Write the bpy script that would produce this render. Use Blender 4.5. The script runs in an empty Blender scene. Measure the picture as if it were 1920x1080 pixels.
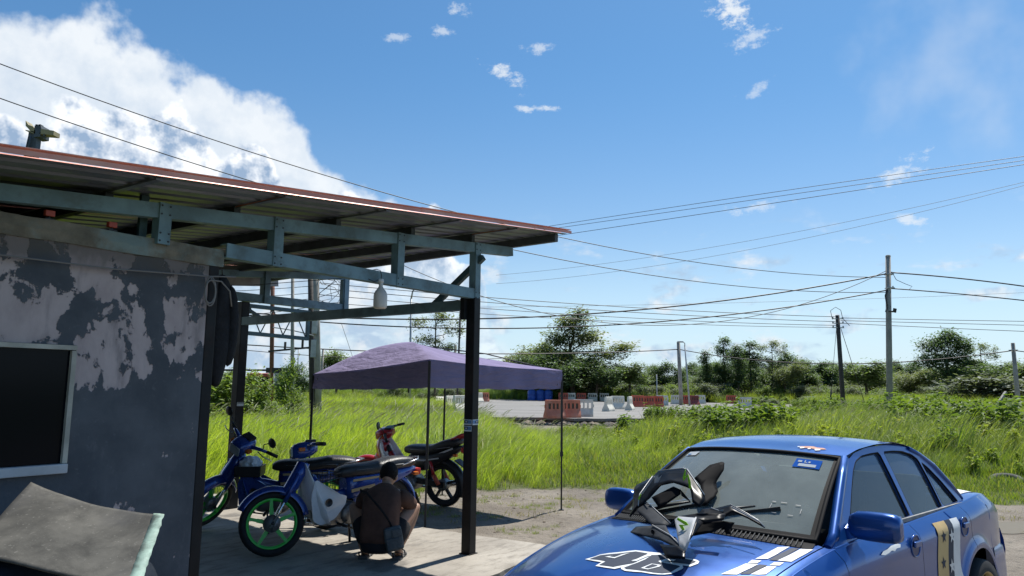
import bpy, bmesh, math, random
import numpy as np
from mathutils import Vector, Matrix, noise as mnoise
R = math.radians
random.seed(7)
rng = np.random.default_rng(7)
scene = bpy.context.scene
COL = scene.collection

# ------------------------------------------------------------------ camera, sky, sun, exposure
F_PX, PITCH, ROLL, CAM_H = 1387.0, 7.56, 0.8, 1.6
cam_data = bpy.data.cameras.new('camera')
cam = bpy.data.objects.new('camera', cam_data); COL.objects.link(cam)
cam_data.sensor_width = 36.0; cam_data.lens = 36.0 * F_PX / 1920.0
cam_data.clip_start = 0.05; cam_data.clip_end = 6000
_p, _r = R(PITCH), R(ROLL)
C_FW = Vector((0, math.cos(_p), math.sin(_p)))
_up = Vector((0, -math.sin(_p), math.cos(_p))); _rt = Vector((1, 0, 0))
C_RT = _rt * math.cos(_r) + _up * math.sin(_r)
C_UP = -_rt * math.sin(_r) + _up * math.cos(_r)
C_O = Vector((0, 0, CAM_H))
m = Matrix.Identity(4)
for i in range(3):
    m[i][0] = C_RT[i]; m[i][1] = C_UP[i]; m[i][2] = -C_FW[i]; m[i][3] = C_O[i]
cam.matrix_world = m
scene.camera = cam

SUN_EL, SUN_AZ = 61.0, 36.0          # azimuth measured from +Y towards +X
SKY_STRENGTH, SUN_STRENGTH, EXPOSURE = 0.088, 4.6, 0.50
sun_data = bpy.data.lights.new('sun', 'SUN'); sun = bpy.data.objects.new('sun', sun_data); COL.objects.link(sun)
sun_data.energy = SUN_STRENGTH; sun_data.angle = R(0.5); sun_data.color = (1.0, 0.955, 0.88)
_d = Vector((math.sin(R(SUN_AZ)) * math.cos(R(SUN_EL)), math.cos(R(SUN_AZ)) * math.cos(R(SUN_EL)), math.sin(R(SUN_EL))))
sun.rotation_euler = _d.to_track_quat('Z', 'Y').to_euler()
scene.view_settings.view_transform = 'Standard'; scene.view_settings.look = 'None'
scene.view_settings.exposure = EXPOSURE; scene.view_settings.gamma = 1.0
scene.view_settings.use_curve_mapping = False
scene.render.engine = 'CYCLES'
scene.cycles.max_bounces = 8; scene.cycles.transparent_max_bounces = 16
scene.cycles.use_denoising = True
scene.cycles.caustics_reflective = False; scene.cycles.caustics_refractive = False

# ------------------------------------------------------------------ node helper
class NT:
    def __init__(s, tree): s.t = tree; s.n = tree.nodes; s.l = tree.links
    def node(s, ty, ins=None, **props):
        nd = s.n.new(ty)
        for k, v in props.items(): setattr(nd, k, v)
        for k, v in (ins or {}).items():
            if isinstance(v, bpy.types.NodeSocket): s.l.new(v, nd.inputs[k])
            else: nd.inputs[k].default_value = v
        return nd
    def math(s, op, a, b=0.0, c=0.0, clamp=False):
        return s.node('ShaderNodeMath', {0: a, 1: b, 2: c}, operation=op, use_clamp=clamp).outputs[0]
    def vmath(s, op, a, b=(0, 0, 0)):
        nd = s.node('ShaderNodeVectorMath', {0: a, 1: b}, operation=op); return nd.outputs[0]
    def noise(s, vec, scale, detail=4, rough=0.5, dist=0.0, dim='3D'):
        return s.node('ShaderNodeTexNoise', {'Vector': vec, 'Scale': scale, 'Detail': detail, 'Roughness': rough, 'Distortion': dist}, noise_dimensions=dim)
    def smooth(s, x, a, b, lo=0.0, hi=1.0):
        return s.node('ShaderNodeMapRange', {'Value': x, 'From Min': a, 'From Max': b, 'To Min': lo, 'To Max': hi}, interpolation_type='SMOOTHSTEP').outputs[0]
    def lin(s, x, a, b, lo=0.0, hi=1.0):
        return s.node('ShaderNodeMapRange', {'Value': x, 'From Min': a, 'From Max': b, 'To Min': lo, 'To Max': hi}).outputs[0]
    def mix(s, f, a, b, blend='MIX'):
        nd = s.n.new('ShaderNodeMix'); nd.data_type = 'RGBA'; nd.blend_type = blend
        for idx, v in ((0, f), (6, a), (7, b)):
            if isinstance(v, bpy.types.NodeSocket): s.l.new(v, nd.inputs[idx])
            else: nd.inputs[idx].default_value = v if idx == 0 else (tuple(v) + (1.0,) if len(v) == 3 else v)
        return nd.outputs[2]
    def ramp(s, f, stops):
        nd = s.node('ShaderNodeValToRGB', {0: f}); cr = nd.color_ramp
        while len(cr.elements) < len(stops): cr.elements.new(0.5)
        for e, (p, c) in zip(cr.elements, stops):
            e.position = p; e.color = tuple(c) + (1.0,) if len(c) == 3 else c
        return nd.outputs[0]
    def curve(s, f, pts):
        nd = s.node('ShaderNodeFloatCurve', {1: f}); c = nd.mapping.curves[0]
        while len(c.points) < len(pts): c.points.new(0.5, 0.5)
        for p, (x, y) in zip(c.points, pts): p.location = (x, y); p.handle_type = 'AUTO_CLAMPED'
        nd.mapping.update(); return nd.outputs[0]

# ------------------------------------------------------------------ world: sky and clouds
world = bpy.data.worlds.new('World'); scene.world = world; world.use_nodes = True
wt = NT(world.node_tree)
for nd in list(wt.n): wt.n.remove(nd)
w_out = wt.node('ShaderNodeOutputWorld')
sky = wt.node('ShaderNodeTexSky', sky_type='NISHITA', sun_disc=False, sun_elevation=R(SUN_EL), sun_rotation=R(SUN_AZ),
              altitude=0, air_density=1.0, dust_density=0.4, ozone_density=2.6)
tc = wt.node('ShaderNodeTexCoord')
dirv = wt.node('ShaderNodeVectorMath', {0: tc.outputs['Generated']}, operation='NORMALIZE').outputs[0]
sx = wt.node('ShaderNodeSeparateXYZ', {0: dirv})
el = wt.math('MULTIPLY', wt.math('ARCSINE', sx.outputs[2]), 180 / math.pi)
az = wt.math('MULTIPLY', wt.math('ARCTAN2', sx.outputs[0], sx.outputs[1]), 180 / math.pi)
ae = wt.node('ShaderNodeCombineXYZ', {0: az, 1: el, 2: 0.0}).outputs[0]
# a deeper blue overhead, paler towards the horizon
skyc = wt.mix(wt.smooth(el, 0.0, 26.0, 0.0, 1.0), (1.03, 1.02, 1.0), (0.56, 0.88, 1.03))
skyc = wt.mix(1.0, sky.outputs[0], skyc, 'MULTIPLY')
skyc = wt.mix(wt.smooth(el, -2.0, 12.0, 0.75, 0.0), skyc, (4.6, 6.6, 8.6))
# --- the tall cumulus over the roof: its upper edge as elevation over azimuth (it goes on, lower, to the left)
azn = wt.lin(az, -120.0, 60.0)
edge = wt.math('MULTIPLY', wt.curve(azn, [(0, .06), (.2, .25), (.34, .48), (.42, .565), (.462, .58), (.498, .585), (.52, .570), (.540, .555), (.548, .50), (.572, .48), (.582, .42),
                                          (.592, .39), (.610, .35), (.640, .29), (.652, .18), (.67, .03), (.72, 0), (1, 0)]), 40.0)
n_big = wt.noise(ae, 0.14, 4, 0.55, 0.0, '2D').outputs[0]
n_med = wt.noise(ae, 0.42, 4, 0.60, 0.0, '2D').outputs[0]
puff = wt.node('ShaderNodeTexVoronoi', {'Vector': ae, 'Scale': 0.26, 'Smoothness': 0.5}, feature='SMOOTH_F1', voronoi_dimensions='2D').outputs[0]
w_big = wt.math('MULTIPLY', wt.math('SUBTRACT', n_big, 0.5), 7.0)
w_med = wt.math('MULTIPLY', wt.math('SUBTRACT', n_med, 0.5), 3.4)
depth = wt.math('ADD', wt.math('SUBTRACT', edge, el), wt.math('ADD', w_big, w_med))
cum = wt.math('MULTIPLY', wt.smooth(depth, -0.5, 1.5), wt.smooth(el, 5.0, 12.0, 0.3, 1.0))
# lower and nearer bank of rounded heads in front of the tall veil
edge_b = wt.math('MULTIPLY', wt.curve(azn, [(0, .05), (.3, .30), (.45, .40), (.48, .415), (.515, .45), (.54, .42), (.560, .395), (.575, .345), (.60, .325), (.62, .315), (.635, .29), (.652, .22), (.67, .02), (.75, -0.0), (1, 0)]), 40.0)
bank_d = wt.math('ADD', wt.math('SUBTRACT', edge_b, el),
                 wt.math('ADD', wt.math('MULTIPLY', wt.math('SUBTRACT', 0.55, puff), 4.4), wt.math('MULTIPLY', w_med, .75)))
bank = wt.math('MULTIPLY', wt.smooth(bank_d, -0.1, 0.5), wt.smooth(el, 6.0, 11.5, 0.25, 1.0))
# relief of the heads: difference of the billows towards the light (up and right)
n_off = wt.noise(wt.vmath('ADD', ae, (-0.7, -1.0, 0.0)), 0.42, 4, 0.60, 0.0, '2D').outputs[0]
rel = wt.math('SUBTRACT', n_off, n_med)
rim = wt.smooth(bank_d, 0.0, 2.6, 0.42, -0.06)
veil_t = wt.math('ADD', wt.math('ADD', wt.smooth(depth, 0.0, 7.0, 0.95, 0.62), wt.math('MULTIPLY', w_big, 0.06)), wt.math('MULTIPLY', rel, 0.5), clamp=True)
bank_t = wt.math('ADD', wt.math('ADD', 0.44, rim), wt.math('ADD', wt.math('MULTIPLY', rel, 2.6), wt.math('MULTIPLY', w_big, 0.10)), clamp=True)
CL = 7.6
veil_c = wt.mix(veil_t, (CL * .46, CL * .62, CL * .82), (CL * 1.02, CL * 1.06, CL * 1.09))
bank_c = wt.mix(bank_t, (CL * .32, CL * .46, CL * .67), (CL * 1.22, CL * 1.24, CL * 1.26))
c1 = wt.mix(wt.math('MULTIPLY', cum, 0.90), skyc, veil_c)
c1 = wt.mix(wt.math('MULTIPLY', bank, 0.92), c1, bank_c)
# low broken grey-white cloud near the horizon on the left, thin stratus elsewhere
ae_l = wt.vmath('MULTIPLY', ae, (0.55, 1.4, 1.0))
low = wt.noise(ae_l, 0.36, 4, 0.58, 0.0, '2D').outputs[0]
low_zone = wt.math('MULTIPLY', wt.smooth(el, 15.0, 3.0), wt.smooth(az, 2.0, -12.0, 0.12, 1.0))
low_m = wt.smooth(wt.math('ADD', low, wt.math('MULTIPLY', low_zone, 0.20)), 0.54, 0.78)
low_m = wt.math('MULTIPLY', low_m, wt.smooth(el, 14.0, 8.0))
low_c = wt.mix(wt.smooth(n_med, 0.38, 0.66), (CL * .46, CL * .62, CL * .82), (CL * .92, CL * .96, CL * 1.0))
c1 = wt.mix(wt.math('MULTIPLY', low_m, 0.85), c1, low_c)
# small fair-weather clouds floating here and there
def spot(a, e, ra, re, tilt=0.0):
    da = wt.math('SUBTRACT', az, a); de = wt.math('SUBTRACT', wt.math('SUBTRACT', el, e), wt.math('MULTIPLY', da, tilt))
    q = wt.math('ADD', wt.math('POWER', wt.math('DIVIDE', da, ra), 2.0), wt.math('POWER', wt.math('DIVIDE', de, re), 2.0))
    return wt.math('SUBTRACT', 1.0, wt.math('SQRT', q))
fine = wt.noise(wt.vmath('MULTIPLY', ae, (0.75, 1.25, 1)), 0.95, 5, 0.68, 0.0, '2D').outputs[0]
fine2 = wt.math('MULTIPLY', wt.math('SUBTRACT', fine, 0.5), 3.4)
small = None
for a, e, ra, re, tl, amt in ((17.2, 27.4, 2.0, 2.0, -0.5, .95), (18.6, 25.2, 1.8, 0.8, 0.15, .6), (-0.9, 23.6, 1.8, 0.8, -0.45, .8), (1.8, 21.2, 1.9, 0.4, 0.0, .7),
                              (28.3, 14.9, 1.6, 1.0, 0.5, .7), (18.3, 13.3, 2.6, 0.5, 0.1, .45), (28.6, 11.7, 1.4, 0.6, -0.2, .7), (-4.7, 28.0, 1.0, 0.6, 0, .6),
                              (-5.9, 26.5, 1.0, 0.4, 0, .55), (-9.6, 25.9, 1.1, 0.4, 0, .5), (1.8, 25.5, 1.2, .4, 0, .55), (19.0, 21.6, 1.4, .5, .3, .45),
                              (62, 28, 5, 2, .1, .8), (-80, 22, 6, 2.4, .1, .8), (140, 26, 7, 3, .1, .8)):
    mk = wt.math('MULTIPLY', wt.smooth(wt.math('ADD', spot(a, e, ra, re, tl), fine2), 0.05, 1.15), amt)
    small = mk if small is None else wt.math('MAXIMUM', small, mk)
cir = wt.math('MULTIPLY', wt.smooth(wt.math('ADD', spot(33.0, 23.5, 9.0, 7.5, 0.3), wt.math('MULTIPLY', w_big, .32)), 0.0, 1.3), 0.34)
c1 = wt.mix(cir, c1, (CL * .80, CL * .88, CL * .98))
c1 = wt.mix(small, c1, (CL * .90, CL * .96, CL * 1.02))
world.cycles.sampling_method = 'MANUAL'; world.cycles.sample_map_resolution = 512
bg = wt.node('ShaderNodeBackground', {0: c1, 1: SKY_STRENGTH})
wt.l.new(bg.outputs[0], w_out.inputs[0])

# ------------------------------------------------------------------ geometry helpers
def px_ray(x, y):
    return (C_RT * (x - 960) + C_UP * (540 - y) + C_FW * F_PX).normalized()
def px_z(x, y, z):                       # where the ray through a photo pixel meets a height
    d = px_ray(x, y); return C_O + d * ((z - CAM_H) / d.z)
def px_y(x, y, Y):                       # ... or a distance
    d = px_ray(x, y); return C_O + d * (Y / d.y)
def px_of(P):
    v = Vector(P) - C_O; k = F_PX / v.dot(C_FW)
    return 960 + v.dot(C_RT) * k, 540 - v.dot(C_UP) * k

class MB:
    """collects shapes for one mesh"""
    def __init__(s, T=None): s.v = []; s.f = []; s.mi = []; s.sm = []; s.T = T or Matrix.Identity(4); s.cur = 0; s.smooth = False
    def add(s, vs, fs, smooth=None):
        o = len(s.v); s.v += [s.T @ Vector(p) for p in vs]
        sm = s.smooth if smooth is None else smooth
        for f in fs: s.f.append(tuple(i + o for i in f)); s.mi.append(s.cur); s.sm.append(sm)
        return s
    def box(s, c, d, rot=None, taper=1.0, bev=0.0):
        x, y, z = d[0] / 2, d[1] / 2, d[2] / 2
        M = Matrix.Translation(Vector(c)) @ (rot if rot else Matrix.Identity(4))
        if bev > 0:
            bm = bmesh.new(); bmesh.ops.create_cube(bm, size=1.0)
            for v in bm.verts:
                t = taper if v.co.z > 0 else 1.0
                v.co = Vector((v.co.x * d[0] * t, v.co.y * d[1] * t, v.co.z * d[2]))
            bmesh.ops.bevel(bm, geom=list(bm.edges), offset=bev, segments=2, affect='EDGES', profile=0.6)
            bm.verts.index_update()
            vs = [M @ v.co for v in bm.verts]; fs = [[v.index for v in f.verts] for f in bm.faces]; bm.free()
            return s.add(vs, fs)
        vs = [(-x, -y, -z), (x, -y, -z), (x, y, -z), (-x, y, -z), (-x * taper, -y * taper, z), (x * taper, -y * taper, z), (x * taper, y * taper, z), (-x * taper, y * taper, z)]
        return s.add([M @ Vector(v) for v in vs], [(0, 3, 2, 1), (4, 5, 6, 7), (0, 1, 5, 4), (1, 2, 6, 5), (2, 3, 7, 6), (3, 0, 4, 7)])
    def bar(s, a, b, w, h, up=(0, 0, 1)):
        a, b = Vector(a), Vector(b); d = (b - a).normalized(); u = Vector(up)
        sd = d.cross(u)
        if sd.length < 1e-4: sd = d.cross(Vector((1, 0, 0)))
        sd.normalize(); u = sd.cross(d)
        vs = [p + sd * (i * w / 2) + u * (j * h / 2) for p in (a, b) for i, j in ((-1, -1), (1, -1), (1, 1), (-1, 1))]
        return s.add(vs, [(0, 1, 2, 3), (7, 6, 5, 4), (0, 4, 5, 1), (1, 5, 6, 2), (2, 6, 7, 3), (3, 7, 4, 0)])
    def tube(s, pts, r, n=8, cap=True, closed=False, smooth=True, flat=1.0):
        pts = [Vector(p) for p in pts]; m_ = len(pts)
        rs = r if isinstance(r, (list, tuple)) else [r] * m_
        vs = []; prev = None
        for i, p in enumerate(pts):
            if closed: d = pts[(i + 1) % m_] - pts[i - 1]
            else: d = pts[min(i + 1, m_ - 1)] - pts[max(i - 1, 0)]
            d.normalize()
            if prev is None:
                a = d.cross(Vector((0, 0, 1)))
                if a.length < 1e-3: a = d.cross(Vector((1, 0, 0)))
            else: a = prev - d * prev.dot(d)
            a.normalize(); prev = a; b = d.cross(a)
            for k in range(n):
                t = 2 * math.pi * k / n
                vs.append(p + a * (math.cos(t) * rs[i]) + b * (math.sin(t) * rs[i] * flat))
        fs = []
        for i in range(m_ if closed else m_ - 1):
            j = (i + 1) % m_
            for k in range(n):
                fs.append((i * n + k, i * n + (k + 1) % n, j * n + (k + 1) % n, j * n + k))
        s.add(vs, fs, smooth)
        if cap and not closed:
            o = len(s.v) - len(vs)
            s.f.append(tuple(o + k for k in range(n))[::-1]); s.mi.append(s.cur); s.sm.append(False)
            s.f.append(tuple(o + (m_ - 1) * n + k for k in range(n))); s.mi.append(s.cur); s.sm.append(False)
        return s
    def lathe(s, prof, n=16, axis='Z', at=(0, 0, 0), smooth=True):
        vs = []; fs = []
        for (r, h) in prof:
            for k in range(n):
                t = 2 * math.pi * k / n; a, b = r * math.cos(t), r * math.sin(t)
                q = (a, b, h) if axis == 'Z' else ((a, h, b) if axis == 'Y' else (h, a, b))
                vs.append(Vector(q) + Vector(at))
        for i in range(len(prof) - 1):
            for k in range(n): fs.append((i * n + k, i * n + (k + 1) % n, (i + 1) * n + (k + 1) % n, (i + 1) * n + k))
        return s.add(vs, fs, smooth)
    def grid(s, rows, smooth=True, closed=False):
        n = len(rows[0]); vs = [p for r_ in rows for p in r_]; fs = []
        for i in range(len(rows) - 1):
            for k in range(n if closed else n - 1):
                j = (k + 1) % n
                fs.append((i * n + k, i * n + j, (i + 1) * n + j, (i + 1) * n + k))
        return s.add(vs, fs, smooth)
    def loft(s, secs, cap=True, smooth=True):
        n = len(secs[0]); s.grid(secs, smooth, closed=True)
        if cap:
            o = len(s.v) - n * len(secs)
            s.f.append(tuple(o + k for k in range(n))[::-1]); s.mi.append(s.cur); s.sm.append(False)
            s.f.append(tuple(o + (len(secs) - 1) * n + k for k in range(n))); s.mi.append(s.cur); s.sm.append(False)
        return s
    def prism(s, poly, h, M=None):
        n = len(poly); M = M or Matrix.Identity(4)
        vs = [M @ Vector((p[0], p[1], 0)) for p in poly] + [M @ Vector((p[0], p[1], h)) for p in poly]
        fs = [tuple(range(n))[::-1], tuple(range(n, 2 * n))] + [(i, (i + 1) % n, (i + 1) % n + n, i + n) for i in range(n)]
        return s.add(vs, fs)
    def mesh(s, name, mats):
        me = bpy.data.meshes.new(name); me.from_pydata([tuple(v) for v in s.v], [], s.f)
        for mm in (mats if isinstance(mats, (list, tuple)) else [mats]): me.materials.append(mm)
        me.polygons.foreach_set('material_index', s.mi); me.polygons.foreach_set('use_smooth', s.sm); me.update()
        return me
    def build(s, name, mats, parent=None, fix=True, solid=0.0, subd=0, weld=False, sharp=None):
        me = s.mesh(name, mats)
        if fix:
            bm = bmesh.new(); bm.from_mesh(me)
            if weld: bmesh.ops.remove_doubles(bm, verts=bm.verts, dist=1e-4)
            bmesh.ops.recalc_face_normals(bm, faces=bm.faces); bm.to_mesh(me); bm.free()
        if sharp: me.set_sharp_from_angle(angle=R(sharp))
        o = bpy.data.objects.new(name, me); COL.objects.link(o)
        if solid: md = o.modifiers.new('solid', 'SOLIDIFY'); md.thickness = solid; md.offset = 0
        if subd: md = o.modifiers.new('sub', 'SUBSURF'); md.levels = subd; md.render_levels = subd
        if parent is not None: o.parent = parent
        return o

def tag(o, label=None, cat=None, group=None, kind=None):
    if label: o['label'] = label
    if cat: o['category'] = cat
    if group: o['group'] = group
    if kind: o['kind'] = kind
    return o
def thing(name, label, cat, loc=(0, 0, 0), rz=0.0, group=None):
    o = bpy.data.objects.new(name, None); COL.objects.link(o); o.location = loc; o.rotation_euler = (0, 0, rz); o.empty_display_size = 0.1
    return tag(o, label, cat, group)
def obj(name, me, parent=None, M=None):
    o = bpy.data.objects.new(name, me); COL.objects.link(o)
    if parent is not None: o.parent = parent
    if M is not None: o.matrix_local = M
    return o

# ------------------------------------------------------------------ materials
def mat(name, col=(.5, .5, .5), rough=.6, metal=0.0, var=0.0, vscale=6.0, bump=0.0, bscale=30.0, coat=0.0, spec=0.5, dirt=None, dscale=3.0, damt=.5, trans=0.0, obj_rand=0.0, emit=None):
    mt = bpy.data.materials.new(name); mt.use_nodes = True; t = NT(mt.node_tree)
    p = t.n['Principled BSDF']; p.inputs['Roughness'].default_value = rough; p.inputs['Metallic'].default_value = metal
    p.inputs['Coat Weight'].default_value = coat; p.inputs['Coat Roughness'].default_value = 0.06; p.inputs['Specular IOR Level'].default_value = spec
    c = None
    geo = t.node('ShaderNodeTexCoord').outputs['Object']
    col4 = tuple(col) + (1.0,)
    p.inputs['Base Color'].default_value = col4
    if var > 0:
        nz = t.noise(geo, vscale, 5, 0.6).outputs[0]
        c = t.mix(t.smooth(nz, .3, .7), tuple(x * (1 - var) for x in col), tuple(min(1, x * (1 + var)) for x in col))
    if dirt is not None:
        nz = t.noise(geo, dscale, 6, 0.65).outputs[0]
        c = t.mix(t.math('MULTIPLY', t.smooth(nz, .48, .68), damt), c if c is not None else col, dirt)
        t.l.new(t.lin(nz, .3, .7, max(0, rough - .1), min(1, rough + .2)), p.inputs['Roughness'])
    if obj_rand > 0:
        rnd = t.node('ShaderNodeObjectInfo').outputs['Random']
        c = t.mix(1.0, c if c is not None else col, t.mix(rnd, (1 - obj_rand,) * 3, (1 + obj_rand,) * 3), 'MULTIPLY')
    if c is not None: t.l.new(c, p.inputs['Base Color'])
    if bump > 0:
        b = t.node('ShaderNodeBump', {'Strength': bump, 'Distance': 0.02, 'Height': t.noise(geo, bscale, 5, 0.6).outputs[0]})
        t.l.new(b.outputs[0], p.inputs['Normal'])
    return mt
def leaf_mat(name, a, b, trans=0.45, rough=.55, tip=None, scale=1.5):
    """thin leaves: diffuse plus light shining through"""
    mt = bpy.data.materials.new(name); mt.use_nodes = True; t = NT(mt.node_tree)
    for nd in list(t.n): t.n.remove(nd)
    out = t.node('ShaderNodeOutputMaterial')
    pos = t.node('ShaderNodeNewGeometry').outputs['Position']
    rnd = t.node('ShaderNodeNewGeometry').outputs['Random Per Island']
    ins = t.node('ShaderNodeObjectInfo').outputs['Random']
    n1 = t.noise(pos, 0.16 * scale, 4, 0.6).outputs[0]
    f = t.math('ADD', t.math('MULTIPLY', t.smooth(n1, .3, .7), .5), t.math('ADD', t.math('MULTIPLY', rnd, .35), t.math('MULTIPLY', ins, .25)), clamp=True)
    c = t.mix(f, a, b)
    if tip is not None: c = t.mix(t.math('MULTIPLY', t.smooth(rnd, .86, .97), .85), c, tip)
    df = t.node('ShaderNodeBsdfDiffuse', {0: c}); tr = t.node('ShaderNodeBsdfTranslucent', {0: t.mix(1.0, c, (1.15, 1.25, .55), 'MULTIPLY')})
    gl = t.node('ShaderNodeBsdfGlossy', {0: (.9, .95, 1, 1), 1: rough})
    m1 = t.node('ShaderNodeMixShader', {0: trans, 1: df.outputs[0], 2: tr.outputs[0]})
    m2 = t.node('ShaderNodeMixShader', {0: 0.035, 1: m1.outputs[0], 2: gl.outputs[0]})
    t.l.new(m2.outputs[0], out.inputs[0]); return mt
def glass_mat(name, tint, haze=(.5, .55, .55), haze_amt=.15, refl=1.0):
    mt = bpy.data.materials.new(name); mt.use_nodes = True; t = NT(mt.node_tree)
    for nd in list(t.n): t.n.remove(nd)
    out = t.node('ShaderNodeOutputMaterial')
    tr = t.node('ShaderNodeBsdfTransparent', {0: tuple(tint) + (1,)})
    geo = t.node('ShaderNodeTexCoord').outputs['Object']
    nz = t.noise(geo, 5.0, 6, .65).outputs[0]
    df = t.node('ShaderNodeBsdfDiffuse', {0: tuple(haze) + (1,)})
    a = t.node('ShaderNodeMixShader', {0: t.lin(nz, .3, .75, haze_amt * .85, haze_amt * 1.2), 1: tr.outputs[0], 2: df.outputs[0]})
    gl = t.node('ShaderNodeBsdfGlossy', {0: (1, 1, 1, 1), 1: 0.03})
    fr = t.node('ShaderNodeFresnel', {0: 1.5})
    b = t.node('ShaderNodeMixShader', {0: t.math('MULTIPLY', fr.outputs[0], refl), 1: a.outputs[0], 2: gl.outputs[0]})
    t.l.new(b.outputs[0], out.inputs[0]); return mt

M = {}
M['concrete_pole'] = mat('concrete_pole', (.33, .31, .28), .85, var=.2, vscale=2, bump=.2, dirt=(.16, .14, .12), dscale=.8)
M['dark_timber'] = mat('dark_timber', (.055, .05, .048), .8, var=.3, vscale=4)
M['rust_steel'] = mat('rust_steel', (.20, .085, .055), .8, var=.3, vscale=3)
M['galv'] = mat('galv', (.38, .40, .41), .5, metal=.4, var=.15, vscale=4)
M['cable'] = mat('cable', (.018, .018, .02), .55)
M['cable_grey'] = mat('cable_grey', (.20, .19, .18), .6)
M['black_metal'] = mat('black_metal', (.018, .019, .021), .42, var=.3, vscale=8, dirt=(.07, .06, .05), dscale=5, damt=.5)
M['black_plastic'] = mat('black_plastic', (.018, .018, .02), .4)
M['rubber'] = mat('rubber', (.014, .014, .015), .75, var=.3, vscale=20)
M['chrome'] = mat('chrome', (.75, .75, .76), .18, metal=1.0, dirt=(.3, .27, .24), dscale=9, damt=.4)
M['alu'] = mat('alu', (.45, .45, .45), .38, metal=.9, dirt=(.12, .11, .10), dscale=9, damt=.6)
M['white_plastic'] = mat('white_plastic', (.72, .73, .74), .35, dirt=(.45, .43, .40), dscale=6, damt=.45)

# ------------------------------------------------------------------ ground, slab, road
WA = R(90 - 35)                                  # the workshop's long axis
WP = Vector((-0.384, 7.381, 0.0))                # foot of its corner post
WAx = Vector((math.cos(WA), math.sin(WA), 0)); WBx = Vector((-math.sin(WA), math.cos(WA), 0))
def w_pt(a, b, z=0.0): return WP + WAx * a + WBx * b + Vector((0, 0, z))
def w_loc(p): q = Vector(p) - WP; return q.dot(WAx), q.dot(WBx)

def sstep(x, a, b):
    t = min(1, max(0, (x - a) / (b - a))); return t * t * (3 - 2 * t)
ROAD_NEAR = 42.0
def road_edge(x):                                 # ragged near edge of the asphalt
    return ROAD_NEAR + 1.3 * mnoise.noise((x * .35, 3.1, 0)) + .6 * mnoise.noise((x * 1.3, 9.1, 0)) + .45 * max(0, x - 5.2) + (0.9 * max(0, -4 - x))
def ground_z(x, y):
    a, b = w_loc((x, y, 0))
    # distance outside the slab rectangle
    da = max(a - 0.8, -8 - a, 0); db = max(-0.75 - b, b - 6.2, 0); ds = math.hypot(da, db)
    z = -0.127 + 0.075 * (1 - sstep(ds, 0.0, 1.6))
    if da == 0 and db == 0: z = -0.12
    z += -0.33 * sstep(y, 15, 34)
    e = road_edge(x)
    z += 0.345 * sstep(y, e - .15, e + .5)
    z -= 0.06 * sstep(y, e + 0.6, e + 1.2) * (1 - sstep(y, 92, 96))
    und = mnoise.noise((x * .5, y * .5, 0)) * .035 + mnoise.noise((x * 1.9, y * 1.9, 4)) * .014
    near_car = 1 - sstep(math.hypot(x - 1.9, y - 5.0), 2.4, 4.0)
    und *= 1 - 1.0 * sstep(x, 3.8, 5.0) * (1 - sstep(abs(y - 9.9 - .12 * (x - 7)), 1.2, 2.0))
    z += und * (1 - near_car) * (0 if (da == 0 and db == 0) else sstep(ds, 0, .5) if ds < .5 else 1)
    if y > 12: z += .10 * mnoise.noise((x * .12, y * .12, 7))
    # ruts of the track on the right, where the puddle stands
    rut = math.exp(-((y - 9.9 - .12 * (x - 7)) / .70) ** 2) * sstep(x, 4.6, 5.8)
    z -= .0 * rut
    return z
# one sheet of polar rings, fine near the camera and reaching the horizon
rad = [0.0] + list(np.geomspace(1.2, 16, 120)) + list(np.geomspace(16.2, 110, 130)) + list(np.geomspace(120, 3500, 20))
NA = 420
def ang(k): return -math.pi + 2 * math.pi * k / NA
# angles crowd towards the view direction
angs = []
for k in range(NA):
    u = -1 + 2 * k / (NA - 1); angs.append(math.pi * (0.42 * u + 0.58 * u ** 3))
gv = []; gf = []
for r_ in rad:
    for t in angs:
        x, y = r_ * math.sin(t), r_ * math.cos(t); gv.append((x, y, ground_z(x, y) if r_ < 125 else -0.15))
for i in range(len(rad) - 1):
    for k in range(NA - 1):
        gf.append((i * NA + k, i * NA + k + 1, (i + 1) * NA + k + 1, (i + 1) * NA + k))
gme = bpy.data.meshes.new('ground'); gme.from_pydata(gv, [], gf); gme.polygons.foreach_set('use_smooth', [True] * len(gf))
# how bare the soil is, per vertex (dirt yard and track against turf)
def bare(x, y):
    n = mnoise.noise((x * .45, y * .45, 2)) * .9 + mnoise.noise((x * 1.6, y * 1.6, 5)) * .5
    yard = 1 - sstep(y + n * 1.1 - .10 * max(0, x) , 12.6, 14.2)
    trk = 1 - sstep(abs(y - (9.6 + .10 * (x - 6)) + n * .5), 1.3, 2.3)
    trk *= sstep(x, 3, 5)
    if x > 3.0: yard = 1 - sstep(y + n * .9, 11.3, 12.4)
    left = 1 - sstep(y + n + .0 * x, 10.5, 11.5)
    if x < -1.5: yard = left
    e = road_edge(x)
    bank = sstep(y, 33.5 + n * 1.5, 36.5 + n * 1.5) * (1 - sstep(y, e + 3, e + 4)) * sstep(x, -.5, 1) * (1 - sstep(x + n, 6.0, 8.5))
    bank2 = sstep(y, e - .6, e - .1) * (1 - sstep(y, e + 3, e + 4))
    pt = .75 * sstep(mnoise.noise((x * .33 + 9, y * .33, 8)), .28, .5) * (1 - sstep(y, 17, 20))
    return max(yard, trk, bank, bank2, pt)
at = gme.attributes.new('bare', 'FLOAT', 'POINT')
at.data.foreach_set('value', [bare(v[0], v[1]) if v[1] > 0 and v[1] < 70 else 0.4 for v in gv])
gme.update()
mt = bpy.data.materials.new('ground'); mt.use_nodes = True; t = NT(mt.node_tree); p = t.n['Principled BSDF']; p.inputs['Roughness'].default_value = .95
pos = t.node('ShaderNodeNewGeometry').outputs['Position']
fb = t.node('ShaderNodeAttribute', attribute_name='bare').outputs['Fac']
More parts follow.
